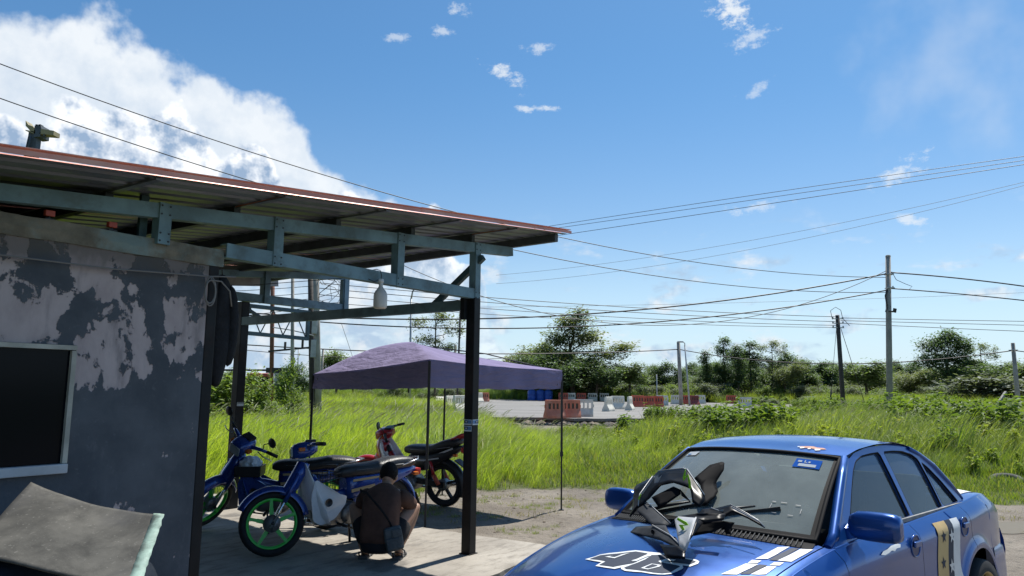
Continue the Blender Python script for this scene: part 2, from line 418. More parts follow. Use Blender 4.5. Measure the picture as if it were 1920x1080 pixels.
n1 = t.noise(pos, 1.1, 6, .65).outputs[0]; n2 = t.noise(pos, 9.0, 6, .7).outputs[0]; n3 = t.noise(pos, 45.0, 3, .7).outputs[0]
dirt = t.mix(t.smooth(n1, .3, .7), (.145, .122, .095), (.255, .222, .18))
dirt = t.mix(t.math('MULTIPLY', t.smooth(n2, .52, .68), .75), dirt, (.075, .068, .055))
dirt = t.mix(t.math('MULTIPLY', t.smooth(n3, .60, .70), .7), dirt, (.40, .37, .32))
turf = t.mix(t.smooth(n2, .3, .7), (.055, .075, .018), (.12, .13, .04))
fac = t.smooth(t.math('ADD', fb, t.math('MULTIPLY', t.math('SUBTRACT', n2, .5), .8)), .35, .65)
t.l.new(t.mix(fac, turf, dirt), p.inputs['Base Color'])
b = t.node('ShaderNodeBump', {'Strength': .9, 'Distance': .05, 'Height': t.math('ADD', n2, t.math('MULTIPLY', n3, .35))}); t.l.new(b.outputs[0], p.inputs['Normal'])
gme.materials.append(mt)
ground = bpy.data.objects.new('ground', gme); COL.objects.link(ground); tag(ground, kind='structure')

# concrete slab of the workshop, with worn edges and cracks
mt = bpy.data.materials.new('slab_concrete'); mt.use_nodes = True; t = NT(mt.node_tree); p = t.n['Principled BSDF']
pos = t.node('ShaderNodeTexCoord').outputs['Object']
st = t.vmath('MULTIPLY', pos, (1.0, 1.0, 1.0))
n1 = t.noise(st, .9, 7, .65).outputs[0]; n2 = t.noise(t.vmath('MULTIPLY', pos, (1, 3.2, 1)), 3.0, 7, .68).outputs[0]; n3 = t.noise(pos, 34.0, 3, .6).outputs[0]
c = t.mix(t.smooth(n1, .3, .7), (.24, .215, .18), (.40, .365, .31))
c = t.mix(t.math('MULTIPLY', t.smooth(n2, .47, .66), .6), c, (.15, .135, .115))
c = t.mix(t.math('MULTIPLY', t.smooth(n3, .58, .72), .35), c, (.10, .09, .08))
oil = t.noise(t.vmath('ADD', pos, (7.3, 2.2, 0)), 1.3, 4, .5).outputs[0]
c = t.mix(t.math('MULTIPLY', t.smooth(oil, .60, .70), .6), c, (.07, .065, .06))
t.l.new(c, p.inputs['Base Color']); t.l.new(t.lin(n2, .3, .7, .62, .9), p.inputs['Roughness'])
b = t.node('ShaderNodeBump', {'Strength': .45, 'Distance': .015, 'Height': t.math('ADD', n2, t.math('MULTIPLY', n3, .4))}); t.l.new(b.outputs[0], p.inputs['Normal'])
M['slab'] = mt
def ragged(pts, amp, step=.12, seed=0):
    out = []
    for i in range(len(pts)):
        a, b_ = Vector(pts[i]).to_2d(), Vector(pts[(i + 1) % len(pts)]).to_2d(); n = max(1, int((b_ - a).length / step))
        nv = (b_ - a).normalized().orthogonal()
        for k in range(n):
            q = a.lerp(b_, k / n); q = q + nv * (amp * mnoise.noise((q.x * 2.1 + seed, q.y * 2.1, seed)) + .4 * amp * mnoise.noise((q.x * 7 + seed, q.y * 7, seed))) * (0 if k == 0 else 1)
            out.append((q.x, q.y))
    return out
def slab(name, poly, ztop, th, amp, seed):
    mb = MB(); pl = ragged(poly, amp, seed=seed); n = len(pl)
    bm = bmesh.new(); top = [bm.verts.new((x, y, ztop)) for x, y in pl]; bot = [bm.verts.new((x * 1.0, y, ztop - th)) for x, y in pl]
    bm.faces.new(top)
    for i in range(n): bm.faces.new((top[i], bot[i], bot[(i + 1) % n], top[(i + 1) % n]))
    bmesh.ops.triangulate(bm, faces=[f for f in bm.faces if len(f.verts) > 4]); bmesh.ops.recalc_face_normals(bm, faces=bm.faces)
    me = bpy.data.meshes.new(name); bm.to_mesh(me); bm.free(); me.materials.append(M['slab'])
    o = bpy.data.objects.new(name, me); COL.objects.link(o); o.location = WP; o.rotation_euler = (0, 0, WA); return tag(o, kind='structure')
slab('concrete_slab', [(-8, -.70), (-.9, -.69), (.80, -.55), (.72, 1.2), (.75, 6.2), (-8, 6.2)], 0.0, .2, .035, 3)
slab('concrete_apron', [(-4.2, -.73), (-.9, -.72), (.25, -.66), (.1, -1.25), (-1.3, -1.45), (-4.2, -1.4)], -.028, .2, .06, 8)

# asphalt of the unfinished road and its broken edge
mt = bpy.data.materials.new('asphalt'); mt.use_nodes = True; t = NT(mt.node_tree); p = t.n['Principled BSDF']; p.inputs['Roughness'].default_value = .9
pos = t.node('ShaderNodeNewGeometry').outputs['Position']
n1 = t.noise(t.vmath('MULTIPLY', pos, (.22, 1, 1)), .30, 5, .6).outputs[0]; n2 = t.noise(pos, 5, 5, .7).outputs[0]
c = t.mix(t.smooth(n1, .3, .7), (.17, .165, .155), (.25, .24, .225))
c = t.mix(t.math('MULTIPLY', t.smooth(n2, .5, .7), .5), c, (.13, .125, .12)); t.l.new(c, p.inputs['Base Color'])
M['asphalt'] = mt
xs = [x * .25 for x in range(-13, 130)] + [70]
mb = MB()
rows = [[(x, (road_edge(x) if -13 < x < 34 else 44) - .1 + (.25 * mnoise.noise((x * 3.3, 1, 1))), -.115) for x in xs], [(-7.2 + (x + 3.25) * 1.10 + (0 if x > -3 else -.2), 95, -.115) for x in xs]]
mb.grid(rows, smooth=False); mb.grid([rows[0], [(x, y + .06 + .12 * mnoise.noise((x * 4, 2, 2)), -.27) for x, y, z in rows[0]]], smooth=False)
road = mb.build('road', M['asphalt']); tag(road, kind='structure')

# puddle in the rut of the track
mt = mat('puddle_water', (.17, .135, .085), .35, spec=.12)
pl = ragged([(5.6, 9.45), (7.5, 9.35), (9.5, 9.6), (12, 9.9), (12, 10.9), (7.6, 10.45), (5.8, 10.2)], .14, .15, 5)
bm = bmesh.new(); bm.faces.new([bm.verts.new((x, y, -.121)) for x, y in pl]); me = bpy.data.meshes.new('puddle_water'); bm.to_mesh(me); bm.free(); me.materials.append(mt)
tag(obj('puddle_water', me), kind='structure')

# broken lumps along the asphalt edge
def rock_mesh(seed, n=1):
    bm = bmesh.new(); bmesh.ops.create_icosphere(bm, subdivisions=n, radius=1.0)
    for v in bm.verts:
        d = v.co.normalized(); v.co = d * (1 + .45 * mnoise.noise(d * 1.7 + Vector((seed, 0, 0)))); v.co.z *= .65
    me = bpy.data.meshes.new('lump'); bm.to_mesh(me); bm.free(); return me
M['clod'] = mat('clod', (.22, .18, .135), .95, var=.35, vscale=3, bump=.6)
M['clod_grey'] = mat('clod_grey', (.12, .11, .10), .95, var=.35, vscale=3, bump=.6)

# ------------------------------------------------------------------ grass and weeds (scattered clumps, geometry nodes)
def blade(mb, base, h, w, az_, lean, droop, seg=4, twist=0.0):
    """one curved grass blade: leaning along az_, tip bending over"""
    dx, dy = math.sin(az_), math.cos(az_); px, py = math.cos(az_ + twist), -math.sin(az_ + twist)
    vs = []; x = y = 0.0; z = 0.0; th = lean
    for i in range(seg + 1):
        t_ = i / seg; ww = w * (1 - t_ ** 1.8) * (.55 + .45 * min(1, t_ * 4)) + .0006
        vs += [(base[0] + x - px * ww, base[1] + y - py * ww, z), (base[0] + x + px * ww, base[1] + y + py * ww, z)]
        st_ = h / seg; x += dx * math.sin(th) * st_; y += dy * math.sin(th) * st_; z += math.cos(th) * st_; th += droop / seg * (0.5 + t_)
    mb.add(vs, [(2 * i, 2 * i + 1, 2 * i + 3, 2 * i + 2) for i in range(seg)], True)
def clump(name, n, rad_, h, w, wind, lean, droop, material, seed, seg=4, plume=0):
    rs = random.Random(seed); mb = MB()
    for k in range(n):
        r_ = rad_ * math.sqrt(rs.random()); a = rs.random() * 6.283
        az_ = wind + rs.gauss(0, .75) if wind is not None else rs.random() * 6.283
        hh = h * rs.uniform(.55, 1.15)
        blade(mb, (r_ * math.cos(a), r_ * math.sin(a)), hh, w * rs.uniform(.6, 1.2), az_, lean * rs.uniform(.3, 1.5), droop * rs.uniform(.5, 1.5), seg, rs.uniform(-1.2, 1.2))
    for k in range(plume):                       # pale seed heads
        mb.cur = 1
        a = rs.random() * 6.283; r_ = rad_ * rs.random(); az_ = (wind or 0) + rs.gauss(0, .5)
        x, y = r_ * math.cos(a), r_ * math.sin(a); L = h * rs.uniform(1.0, 1.25)
        blade(mb, (x, y), L, .003, az_, lean * .8, droop * .6, 4)
        q = [Vector((x + math.sin(az_) * L * s_, y + math.cos(az_) * L * s_, L * z_)) for s_, z_ in ((.34, .86), (.42, .93), (.52, .98))]
        mb.tube(q, [.003, .009, .002], 4, False)
    return mb.mesh(name, material)
def leafy(name, n, h, spread, leaf, material, seed, stems=5):
    """broad-leaved weed: a few stems carrying many leaf-shaped faces"""
    rs = random.Random(seed); mb = MB()
    for s_ in range(stems):
        a = rs.random() * 6.283; ln = rs.uniform(.1, 1.0) * spread; hh = h * rs.uniform(.6, 1.1); tx, ty = math.cos(a) * ln, math.sin(a) * ln
        mb.cur = 1; mb.tube([(tx * .1, ty * .1, 0), (tx * .5, ty * .5, hh * .55), (tx, ty, hh)], [.008, .006, .002], 3, False)
        mb.cur = 0
        for k in range(n):
            t_ = rs.uniform(.12, 1.0); q = Vector((tx * t_ ** 1.2, ty * t_ ** 1.2, hh * t_)); b = rs.random() * 6.283; L = leaf * rs.uniform(.6, 1.3)
            d = Vector((math.cos(b), math.sin(b), rs.uniform(-.5, .6))).normalized(); sd = d.cross(Vector((0, 0, 1))).normalized() * L * .26
            sd = sd + Vector((0, 0, rs.uniform(-.3, .3) * L * .3))
            mid = q + d * L * .5 + Vector((0, 0, .08 * L)); tip = q + d * L - Vector((0, 0, .16 * L))
            mb.add([q, mid + sd, tip, mid - sd], [(0, 1, 2, 3)])
    return mb.mesh(name, material)

M['lalang'] = leaf_mat('lalang_blade', (.26, .37, .028), (.50, .56, .095), .58, tip=(.54, .50, .18))
M['plume'] = leaf_mat('grass_plume', (.42, .42, .24), (.50, .48, .30), .4)
M['turf'] = leaf_mat('turf_blade', (.14, .21, .024), (.29, .34, .060), .50, tip=(.34, .28, .11))
M['weed'] = leaf_mat('weed_leaf', (.10, .17, .026), (.22, .29, .055), .48)
M['weed_b'] = leaf_mat('weed_leaf_bright', (.18, .27, .03), (.38, .42, .07), .50, tip=(.44, .40, .13))
M['stem'] = mat('weed_stem', (.10, .12, .04), .8)
M['dry'] = leaf_mat('dry_blade', (.20, .20, .05), (.32, .27, .09), .4, tip=(.42, .34, .16))

def scatter(name, meshes, pts, label, cat=None):
    """pts: rows of (x, y, z, rot, scale, tilt); each point carries one clump"""
    src = bpy.data.collections.new(name + '_sources')
    for k, me in enumerate(meshes):
        o = bpy.data.objects.new('%s_clump_%02d' % (name, k), me); src.objects.link(o)
    pts = np.array(pts, dtype=float)
    me = bpy.data.meshes.new(name); me.from_pydata([tuple(p_[:3]) for p_ in pts], [], [])
    for an, col_ in (('rotz', 3), ('scl', 4)):
        a = me.attributes.new(an, 'FLOAT', 'POINT'); a.data.foreach_set('value', pts[:, col_])
    o = bpy.data.objects.new(name, me); COL.objects.link(o)
    ng = bpy.data.node_groups.new(name + '_scatter', 'GeometryNodeTree')
    ng.interface.new_socket('Geometry', in_out='INPUT', socket_type='NodeSocketGeometry'); ng.interface.new_socket('Geometry', in_out='OUTPUT', socket_type='NodeSocketGeometry')
    N = NT(ng); gi = N.node('NodeGroupInput'); go = N.node('NodeGroupOutput')
    ci = N.node('GeometryNodeCollectionInfo', {'Collection': src, 'Separate Children': True, 'Reset Children': True})
    ra = N.node('GeometryNodeInputNamedAttribute', {'Name': 'rotz'}, data_type='FLOAT'); sa = N.node('GeometryNodeInputNamedAttribute', {'Name': 'scl'}, data_type='FLOAT')
    rot = N.node('ShaderNodeCombineXYZ', {2: ra.outputs[0]})
    e2r = N.node('FunctionNodeEulerToRotation', {0: rot.outputs[0]})
    sc = N.node('ShaderNodeCombineXYZ', {0: sa.outputs[0], 1: sa.outputs[0], 2: sa.outputs[0]})
    ri = N.node('FunctionNodeRandomValue', data_type='INT'); ri.inputs['Min'].default_value = 0; ri.inputs['Max'].default_value = len(meshes) - 1
    ip = N.node('GeometryNodeInstanceOnPoints', {'Points': gi.outputs[0], 'Instance': ci.outputs[0], 'Pick Instance': True, 'Instance Index': ri.outputs[2], 'Rotation': e2r.outputs[0], 'Scale': sc.outputs[0]})
    N.l.new(ip.outputs[0], go.inputs[0])
    md = o.modifiers.new('scatter', 'NODES'); md.node_group = ng
    tag(o, label, cat, kind='stuff'); return o

WIND = R(75)
lal = [clump('lalang', 66, .36, .95, .0066, WIND, .30, 1.25, [M['lalang'], M['plume']], 10 + k, 5, plume=(1 if k < 2 else 0)) for k in range(5)]
lal.append(clump('dry_stalk', 30, .34, .85, .006, WIND, .28, 1.0, [M['dry'], M['plume']], 33, 5, plume=1))
tall = [clump('tall_grass', 54, .42, 1.25, .0098, WIND, .22, 1.3, [M['weed_b'], M['plume']], 40 + k, 5, plume=1 if k == 0 else 0) for k in range(4)]
turf_m = [clump('turf_tuft', 34, .20, .17, .005, None, .45, .9, [M['turf']], 60 + k, 3) for k in range(4)]
dry_m = [clump('dry_tuft', 26, .22, .11, .004, None, .8, .9, [M['dry']], 70 + k, 3) for k in range(3)]
weed_m = [leafy('weed', 34, 1.15, .42, .17, [M['weed'], M['stem']], 80 + k, 7) for k in range(4)]
weedb_m = [leafy('weed_bright', 30, .9, .40, .15, [M['weed_b'], M['stem']], 90 + k, 7) for k in range(3)]
reed_m = [clump('reed', 30, .30, 1.5, .016, WIND, .20, 1.1, [M['weed'], M['plume']], 100 + k, 5) for k in range(3)]

def in_view(x, y, mrg=1.5):
    return abs(x) < (.74 * y + mrg)
def slab_in(x, y, mrg=.25):
    a, b_ = w_loc((x, y, 0)); return -8 < a < .8 + mrg and -.7 - mrg < b_ < 6.3 + mrg
def pad(x, y): return mnoise.noise((x * .23, y * .23, 11))
P_lal = []; P_tall = []; P_turf = []; P_dry = []; P_weed = []; P_weedb = []; P_reed = []
def rnd_pts(x0, x1, y0, y1, dens):
    n = int((x1 - x0) * (y1 - y0) * dens); return zip(rng.uniform(x0, x1, n), rng.uniform(y0, y1, n))
def right_edge(x): return 15.5 + 0.0 * x                        # where the tall growth on the right begins
# tall lalang on the left, thinning to the middle
for x, y in rnd_pts(-40, 9, 10.2, 62, 8.0):
    if not in_view(x, y) or slab_in(x, y): continue
    if y > road_edge(x) - 1.2 and x > -.072 * y - .6: continue
    e = 11.4 + .35 * max(0, x + 3.5) + 1.1 * pad(x * 2, y * 2)
    if x > 0.5: e = 13.4 + 1.3 * x + pad(x * 2, y * 2)
    if y < e or (x > 3.0 and y > 31): continue
    if x > 5 and random.random() < .6: continue
    if bare(x, y) > .55: continue
    if y > 28 and random.random() > .55: continue
    k = .55 + .45 * sstep(y, e, e + 4)
    low = 1 - .35 * sstep(x, -2, 2) - .30 * sstep(x / y, -.06, .0) * sstep(y, 19, 28)
    P_lal.append((x, y, ground_z(x, y) - .03, random.gauss(0, .35) + 1.3 * pad(x * 1.6, y * 1.6), k * low * random.uniform(.8, 1.2) * (1 + .3 * pad(x, y)), 0))
# the right-hand field: bright grass in front, weeds and reeds rising behind
for x, y in rnd_pts(2, 60, 12.5, 62, 6.5):
    if not in_view(x, y): continue
    if y > road_edge(x) - .5 and x < 22: continue
    edge_y = 15.2 + .9 * pad(x * 2, y * 2) + max(0, (5.0 - x)) * 2.2
    if y < edge_y or (bare(x, y) > .5): continue
    if x < 7.4 and y > 33.5: continue
    pd = pad(x, y); far = sstep(y, edge_y, edge_y + 8)
    if x / y < .145 and y > 22: pd = -1; far = .0
    if x / y < .40 and y > 24: far *= .45; pd -= .05
    z = ground_z(x, y) - .03
    if x / y > .42: far *= 1.35
    if y > 34 and random.random() > .6: continue
    if pd > .17 and y > edge_y + 2.5:
        if random.random() < .55: P_weed.append((x, y, z, random.random() * 6.28, (.75 + .5 * far) * random.uniform(.7, 1.15), 0))
        elif random.random() < .5: P_reed.append((x, y, z, random.gauss(0, .4), random.uniform(.6, 1.0), 0))
        else: P_tall.append((x, y, z, random.gauss(0, .5), random.uniform(.6, 1.0), 0))
    else:
        if random.random() < .2: P_weedb.append((x, y, z, random.random() * 6.28, random.uniform(.6, 1.1) * (.5 + .5 * far), 0))
        P_tall.append((x, y, z, random.gauss(0, .5), (.42 + .5 * far) * random.uniform(.75, 1.15), 0))
# short turf between yard and tall growth, tufts in the dirt
for x, y in rnd_pts(-13, 17, 9.6, 24, 20):
    if not in_view(x, y) or slab_in(x, y, .1): continue
    bv = bare(x, y); z = ground_z(x, y) - .01
    if bv < .5: P_turf.append((x, y, z, random.random() * 6.28, random.uniform(.6, 1.35) * (1.5 if y > 15.5 else 1), 0))
    elif random.random() < .22 + .6 * max(0, pad(x * 4, y * 4)): P_dry.append((x, y, z, random.random() * 6.28, random.uniform(.35, .9), 0))
for x, y in rnd_pts(-2.5, 3.2, 7.6, 12.5, 30):
    if slab_in(x, y, .03): continue
    if mnoise.noise((x * 1.5, y * 1.5, 31)) > .18: P_turf.append((x, y, ground_z(x, y) - .01, random.random() * 6.28, random.uniform(.18, .42), 0))
# rough growth on the far side of the road, below the trees
for x, y in rnd_pts(-75, 95, 95, 120, 1.1):
    if in_view(x, y, 6): P_reed.append((x, y, -.2, random.random() * 6.28, random.uniform(.6, 1.25), 0))
for x, y in rnd_pts(14, 70, 60, 96, 1.3):
    if in_view(x, y, 4) and (x > 24 + .45 * (y - 60) or (y > 93 and x > 14)): P_tall.append((x, y, -.15, random.random() * 6.28, random.uniform(.8, 1.4), 0)); 
for x, y in rnd_pts(-60, -8, 44, 96, .8):
    if in_view(x, y, 4) and x < -14 - .05 * (y - 44): P_tall.append((x, y, -.15, random.random() * 6.28, random.uniform(.6, 1.1), 0))
scatter('lalang_grass', lal, P_lal, 'tall bright lalang grass bending in the wind behind the shelter')
scatter('tall_weed_grass', tall, P_tall, 'tall yellow green grass filling the field on the right')
scatter('short_turf', turf_m, P_turf, 'short green turf between the dirt yard and the tall grass')
scatter('dry_tufts', dry_m, P_dry, 'dry straw tufts on the bare dirt yard')
scatter('dark_weeds', weed_m, P_weed, 'dark broad leaved weeds rising in the right hand field')
scatter('bright_weeds', weedb_m, P_weedb, 'bright green leafy weeds among the grass')
scatter('reed_grass', reed_m, P_reed, 'coarse dark reeds at the back of the fields')

# ------------------------------------------------------------------ workshop: wall, posts, trusses, roof (local x along the wall, y away from the yard)
M['teal'] = mat('teal_paint', (.155, .255, .295), .55, var=.25, vscale=3, dirt=(.10, .13, .13), dscale=7, damt=.55)
M['teal_dark'] = mat('teal_dark_steel', (.06, .11, .125), .55, var=.3, vscale=4)
M['purlin'] = mat('purlin_steel', (.085, .098, .108), .6, var=.3, vscale=4)
M['salmon'] = mat('salmon_flashing', (.66, .26, .19), .5, var=.2, vscale=2, dirt=(.70, .46, .36), dscale=1.2, damt=.6)
M['glass_dark'] = mat('dark_window_glass', (.004, .006, .009), .12, spec=.10)
M['frame_cream'] = mat('cream_frame', (.44, .42, .35), .55, var=.2, vscale=6, dirt=(.30, .28, .24), dscale=4)
M['post_black'] = mat('post_black', (.011, .0115, .0125), .45, spec=.25, var=.35, vscale=5, dirt=(.06, .032, .022), dscale=2.2, damt=.4)
# peeling paint over pinkish plaster
mt = bpy.data.materials.new('peeling_wall'); mt.use_nodes = True; t = NT(mt.node_tree); p = t.n['Principled BSDF']; p.inputs['Roughness'].default_value = .85
ob = t.node('ShaderNodeTexCoord').outputs['Object']; sep = t.node('ShaderNodeSeparateXYZ', {0: ob}); zz = sep.outputs[2]
e1 = t.noise(ob, 2.6, 8, .60, .25).outputs[0]; e2 = t.noise(t.vmath('MULTIPLY', ob, (1, 1, .55)), 5.5, 6, .62, .2).outputs[0]; e3 = t.noise(ob, 26, 4, .6).outputs[0]
zwob = t.math('ADD', zz, t.math('MULTIPLY', t.math('SUBTRACT', t.noise(ob, 1.5, 3, .5).outputs[0], .5), .55))
zone = t.curve(t.lin(zwob, 0.6, 2.5), [(0, .05), (.10, .30), (.16, .20), (.24, .04), (.48, .02), (.53, .46), (.60, .74), (.66, .70), (.74, .54), (.84, .54), (.93, .70), (1.0, .78)])
pk = t.math('ADD', t.math('ADD', t.math('MULTIPLY', t.math('SUBTRACT', e1, .5), 1.5), t.math('MULTIPLY', t.math('SUBTRACT', e2, .5), 1.25)), t.math('ADD', .5, t.math('MULTIPLY', t.math('SUBTRACT', zone, .5), .55)))
peel = t.smooth(pk, .535, .575)
plaster = t.mix(t.smooth(e2, .3, .7), (.38, .305, .295), (.52, .43, .415))
plaster = t.mix(t.math('MULTIPLY', t.smooth(t.noise(t.vmath('MULTIPLY', ob, (1, 1, .25)), 7, 5, .6).outputs[0], .52, .7), .55), plaster, (.13, .12, .12))
paint = t.mix(t.smooth(e1, .3, .7), (.062, .070, .082), (.108, .118, .132))
paint = t.mix(t.math('MULTIPLY', t.smooth(e3, .58, .72), .3), paint, (.17, .18, .20))
scuff = t.noise(t.vmath('MULTIPLY', ob, (2.2, 1, .7)), 4.0, 7, .7).outputs[0]
paint = t.mix(t.math('MULTIPLY', t.smooth(scuff, .58, .72), .30), paint, (.24, .24, .26))
c = t.mix(peel, paint, plaster)
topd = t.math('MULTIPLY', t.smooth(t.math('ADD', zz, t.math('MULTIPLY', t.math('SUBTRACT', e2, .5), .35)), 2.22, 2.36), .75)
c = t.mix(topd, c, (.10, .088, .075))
t.l.new(c, p.inputs['Base Color'])
b = t.node('ShaderNodeBump', {'Strength': .6, 'Distance': .012, 'Height': t.math('ADD', peel, t.math('ADD', e2, t.math('MULTIPLY', e3, .4)))}); b.invert = True; t.l.new(b.outputs[0], p.inputs['Normal'])
M['wall'] = mt
M['cap'] = mat('weathered_cap', (.19, .17, .13), .9, var=.4, vscale=5, dirt=(.22, .31, .31), dscale=3.0, damt=.8, bump=.7, bscale=14)
# roof sheeting: bare underside, faded red top
mt = bpy.data.materials.new('roof_sheet'); mt.use_nodes = True; t = NT(mt.node_tree); p = t.n['Principled BSDF']
nz = t.node('ShaderNodeSeparateXYZ', {0: t.node('ShaderNodeNewGeometry').outputs['True Normal']}).outputs[2]
ob = t.node('ShaderNodeTexCoord').outputs['Object']; e1 = t.noise(t.vmath('MULTIPLY', ob, (1, 5, 1)), 1.6, 5, .6).outputs[0]
und = t.mix(t.smooth(e1, .3, .7), (.115, .128, .155), (.18, .195, .225)); und = t.mix(t.math('MULTIPLY', t.smooth(t.noise(ob, 2.2, 5, .6).outputs[0], .56, .7), .4), und, (.20, .16, .12))
t.l.new(t.mix(t.math('GREATER_THAN', nz, 0.0), und, (.55, .20, .14)), p.inputs['Base Color']); p.inputs['Roughness'].default_value = .42; p.inputs['Metallic'].default_value = .25
M['roof'] = mt

shop = thing('workshop_shelter', 'open workshop shelter with peeling dark wall, steel trusses and low sheet roof', 'building', WP, WA)
def roof_z(a): return 3.145 + .105 * a
# walls with a window opening
WX0, WX1, WZ0, WZ1 = -5.3, -3.74, 1.075, 1.80
mb = MB()
for (a0, a1, z0, z1) in ((-7.5, WX0, 0, 2.40), (WX1, -2.93, 0, 2.40), (WX0, WX1, 0, WZ0), (WX0, WX1, WZ1, 2.40)):
    mb.box(((a0 + a1) / 2, .075, (z0 + z1) / 2), (a1 - a0, .15, z1 - z0))
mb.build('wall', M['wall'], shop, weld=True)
M['inner'] = mat('inner_wall', (.05, .05, .052), .9, var=.3)
MB().box((-3.0, 2.6, 1.2), (.13, 4.9, 2.4)).build('end_wall', M['inner'], shop)
MB().box((-5.25, 5.1, 1.2), (4.35, .13, 2.4)).build('back_wall', M['inner'], shop)
MB().box((-7.45, 2.6, 1.2), (.1, 4.85, 2.4)).build('end_wall', M['inner'], shop)
# rough concrete cap on the wall
mb = MB(); rows = []
for i in range(47):
    a = -7.5 + i * (4.67 / 46); n1 = .012 * mnoise.noise((a * 3, 1, 0)); n2 = .014 * mnoise.noise((a * 6, 5, 0))
    rows.append([(a, -.012 + n2, 2.385 + n1), (a, -.018 + n1, 2.44 + n2), (a, -.008, 2.505 + n1 * 1.4), (a, .155, 2.51 + n2), (a, .16, 2.40)])
mb.loft(rows, smooth=False); mb.build('wall_cap', M['cap'], shop)
# window
M['frame_white'] = mat('white_sill', (.50, .51, .52), .5, var=.1, dirt=(.4, .4, .4), dscale=5)
win = MB().box(((WX0 + WX1) / 2, .012, (WZ0 + WZ1) / 2), (WX1 - WX0 - .05, .006, WZ1 - WZ0 - .05)).build('window', M['glass_dark'], shop); win['label'] = 'dark window glass'
fw = .026
cx_, cz_ = (WX0 + WX1) / 2, (WZ0 + WZ1) / 2
MB().box((cx_, .0, WZ1 - fw / 2 - .002), (WX1 - WX0 - .004, .035, fw)).build('frame', M['frame_cream'], win)
for xx in (WX0 + fw / 2 + .002, WX1 - fw / 2 - .002): MB().box((xx, .0, cz_ + .012), (fw, .035, WZ1 - WZ0 - .062 - fw)).build('frame', M['frame_cream'], win)
MB().box((cx_, -.005, WZ0 + .028), (WX1 - WX0 - .004, .055, .052), bev=.005).build('sill', M['frame_white'], win)
# corner column and posts
def post(a, b_, h, w, d, name='post', m_='post_black'):
    return MB().box((a, b_, h / 2), (w, d, h), bev=.008).build(name, M[m_], shop)
post(-2.89, .072, 2.40, .075, .15, 'corner_column')
mp = post(0, 0, 2.47, .098, .105)
p2 = post(0.14, 3.98, 2.66, .12, .12)
MB().box((0, 0, .004), (.125, .13, .008)).build('base_plate', M['post_black'], mp)
# stickers round the corner post
M['sticker_blue'] = mat('sticker_blue', (.10, .22, .42), .4); M['sticker_white'] = mat('sticker_white', (.62, .66, .68), .4); M['sticker_black'] = mat('sticker_black', (.03, .035, .05), .4)
def stickers(par, a, b_, z, s_=1.0, rows_=2):
    # one band with a pale frame, dark field and small white arrow, on the two faces that show
    for k in range(rows_):
        for face in ((0, -1), (-1, 0)):
            if k == 1 and face == (0, -1): continue
            cx, cy = a + face[0] * .0495 * s_, b_ + face[1] * .0530 * s_
            zz_ = z - k * .062
            def q(w, h, out, dz, m_, du=0.0):
                if face[1]: MB().box((cx + du, cy - out, zz_ + dz), (w, .002, h)).build('sticker', M[m_], par)
                else: MB().box((cx - out, cy + du, zz_ + dz), (.002, w, h)).build('sticker', M[m_], par)
            q(.092 * s_, .052, .0012, 0, 'sticker_white'); q(.086 * s_, .034, .0030, .003, 'sticker_blue'); q(.046 * s_, .024, .0048, .004, 'sticker_black', .02)
            q(.020 * s_, .010, .0066, .004, 'sticker_white', .015)
stickers(mp, 0, 0, 1.245)
MB().box((0.14, 3.917, 1.32), (.10, .002, .05)).build('sticker', M['sticker_white'], p2)
MB().box((0.14, 3.914, 1.335), (.09, .002, .012)).build('sticker', M['sticker_black'], p2)
# front truss
def chan(mb, a0, z0, a1, z1, b_, h, w, lip=.016):
    """box-lipped channel: web to the yard, two flanges"""
    mb.bar((a0, b_, z0), (a1, b_, z1), .012, h); mb.bar((a0, b_ + w / 2, z0 + h / 2 - .004), (a1, b_ + w / 2, z1 + h / 2 - .004), w, .008); mb.bar((a0, b_ + w / 2, z0 - h / 2 + .004), (a1, b_ + w / 2, z1 - h / 2 + .004), w, .008)
def up_z(a): return 2.985 + .090 * a
mb = MB(); chan(mb, -7.3, up_z(-7.3), .63, up_z(.63), -.03, .095, .07); mb.build('upper_chord', M['teal'], shop)
mb = MB(); chan(mb, -2.83, 2.505, .055, 2.512, -.035, .10, .08); mb.build('lower_chord', M['teal'], shop)
M['bolt'] = mat('bolt', (.05, .055, .06), .5, metal=.5)
BOLT = MB().lathe([(0, -.053), (.006, -.053), (.0065, -.047)], 6, 'Y', smooth=False).mesh('bolt', M['bolt'])
for a, zb in ((-5.0, 2.47), (-4.2, 2.47), (-3.29, 2.47), (-2.41, 2.45), (-1.11, 2.455), (.005, 2.455)):
    if a < -3.5: continue
    zt = up_z(a) + .05
    w_ = MB().box((a, -.043, (zt + zb) / 2), (.082, .010, zt - zb)).box((a - .037, .0, (zt + zb) / 2), (.008, .07, zt - zb)).box((a + .037, .0, (zt + zb) / 2), (.008, .07, zt - zb)).build('web_post', M['teal'], shop)
    for dx in (-.028, .028):
        for z_ in (zb + .02, zb + .07, zt - .02, zt - .075): obj('bolt', BOLT, w_, Matrix.Translation((a + dx, 0, z_)))
MB().box((-3.36, .10, 2.66), (.05, .03, .42)).build('web_post', M['teal_dark'], shop)
# knee brace and tie beam to the back post
MB().bar((.02, -.095, 2.885), (.02, .56, 2.415), .05, .06).build('knee_brace', M['teal_dark'], shop)
mb = MB(); mb.bar((0, .06, 2.405), (.12, 3.95, 2.40), .07, .105); mb.build('tie_beam', M['teal'], shop)
MB().bar((.14, 4.05, 2.44), (.14, 5.6, 2.42), .06, .09).build('tie_beam', M['teal_dark'], shop)
# ragged strip hanging at the post head
MB().box((-.09, .05, 2.36), (.05, .05, .22)).build('post_head_sleeve', M['post_black'], shop)
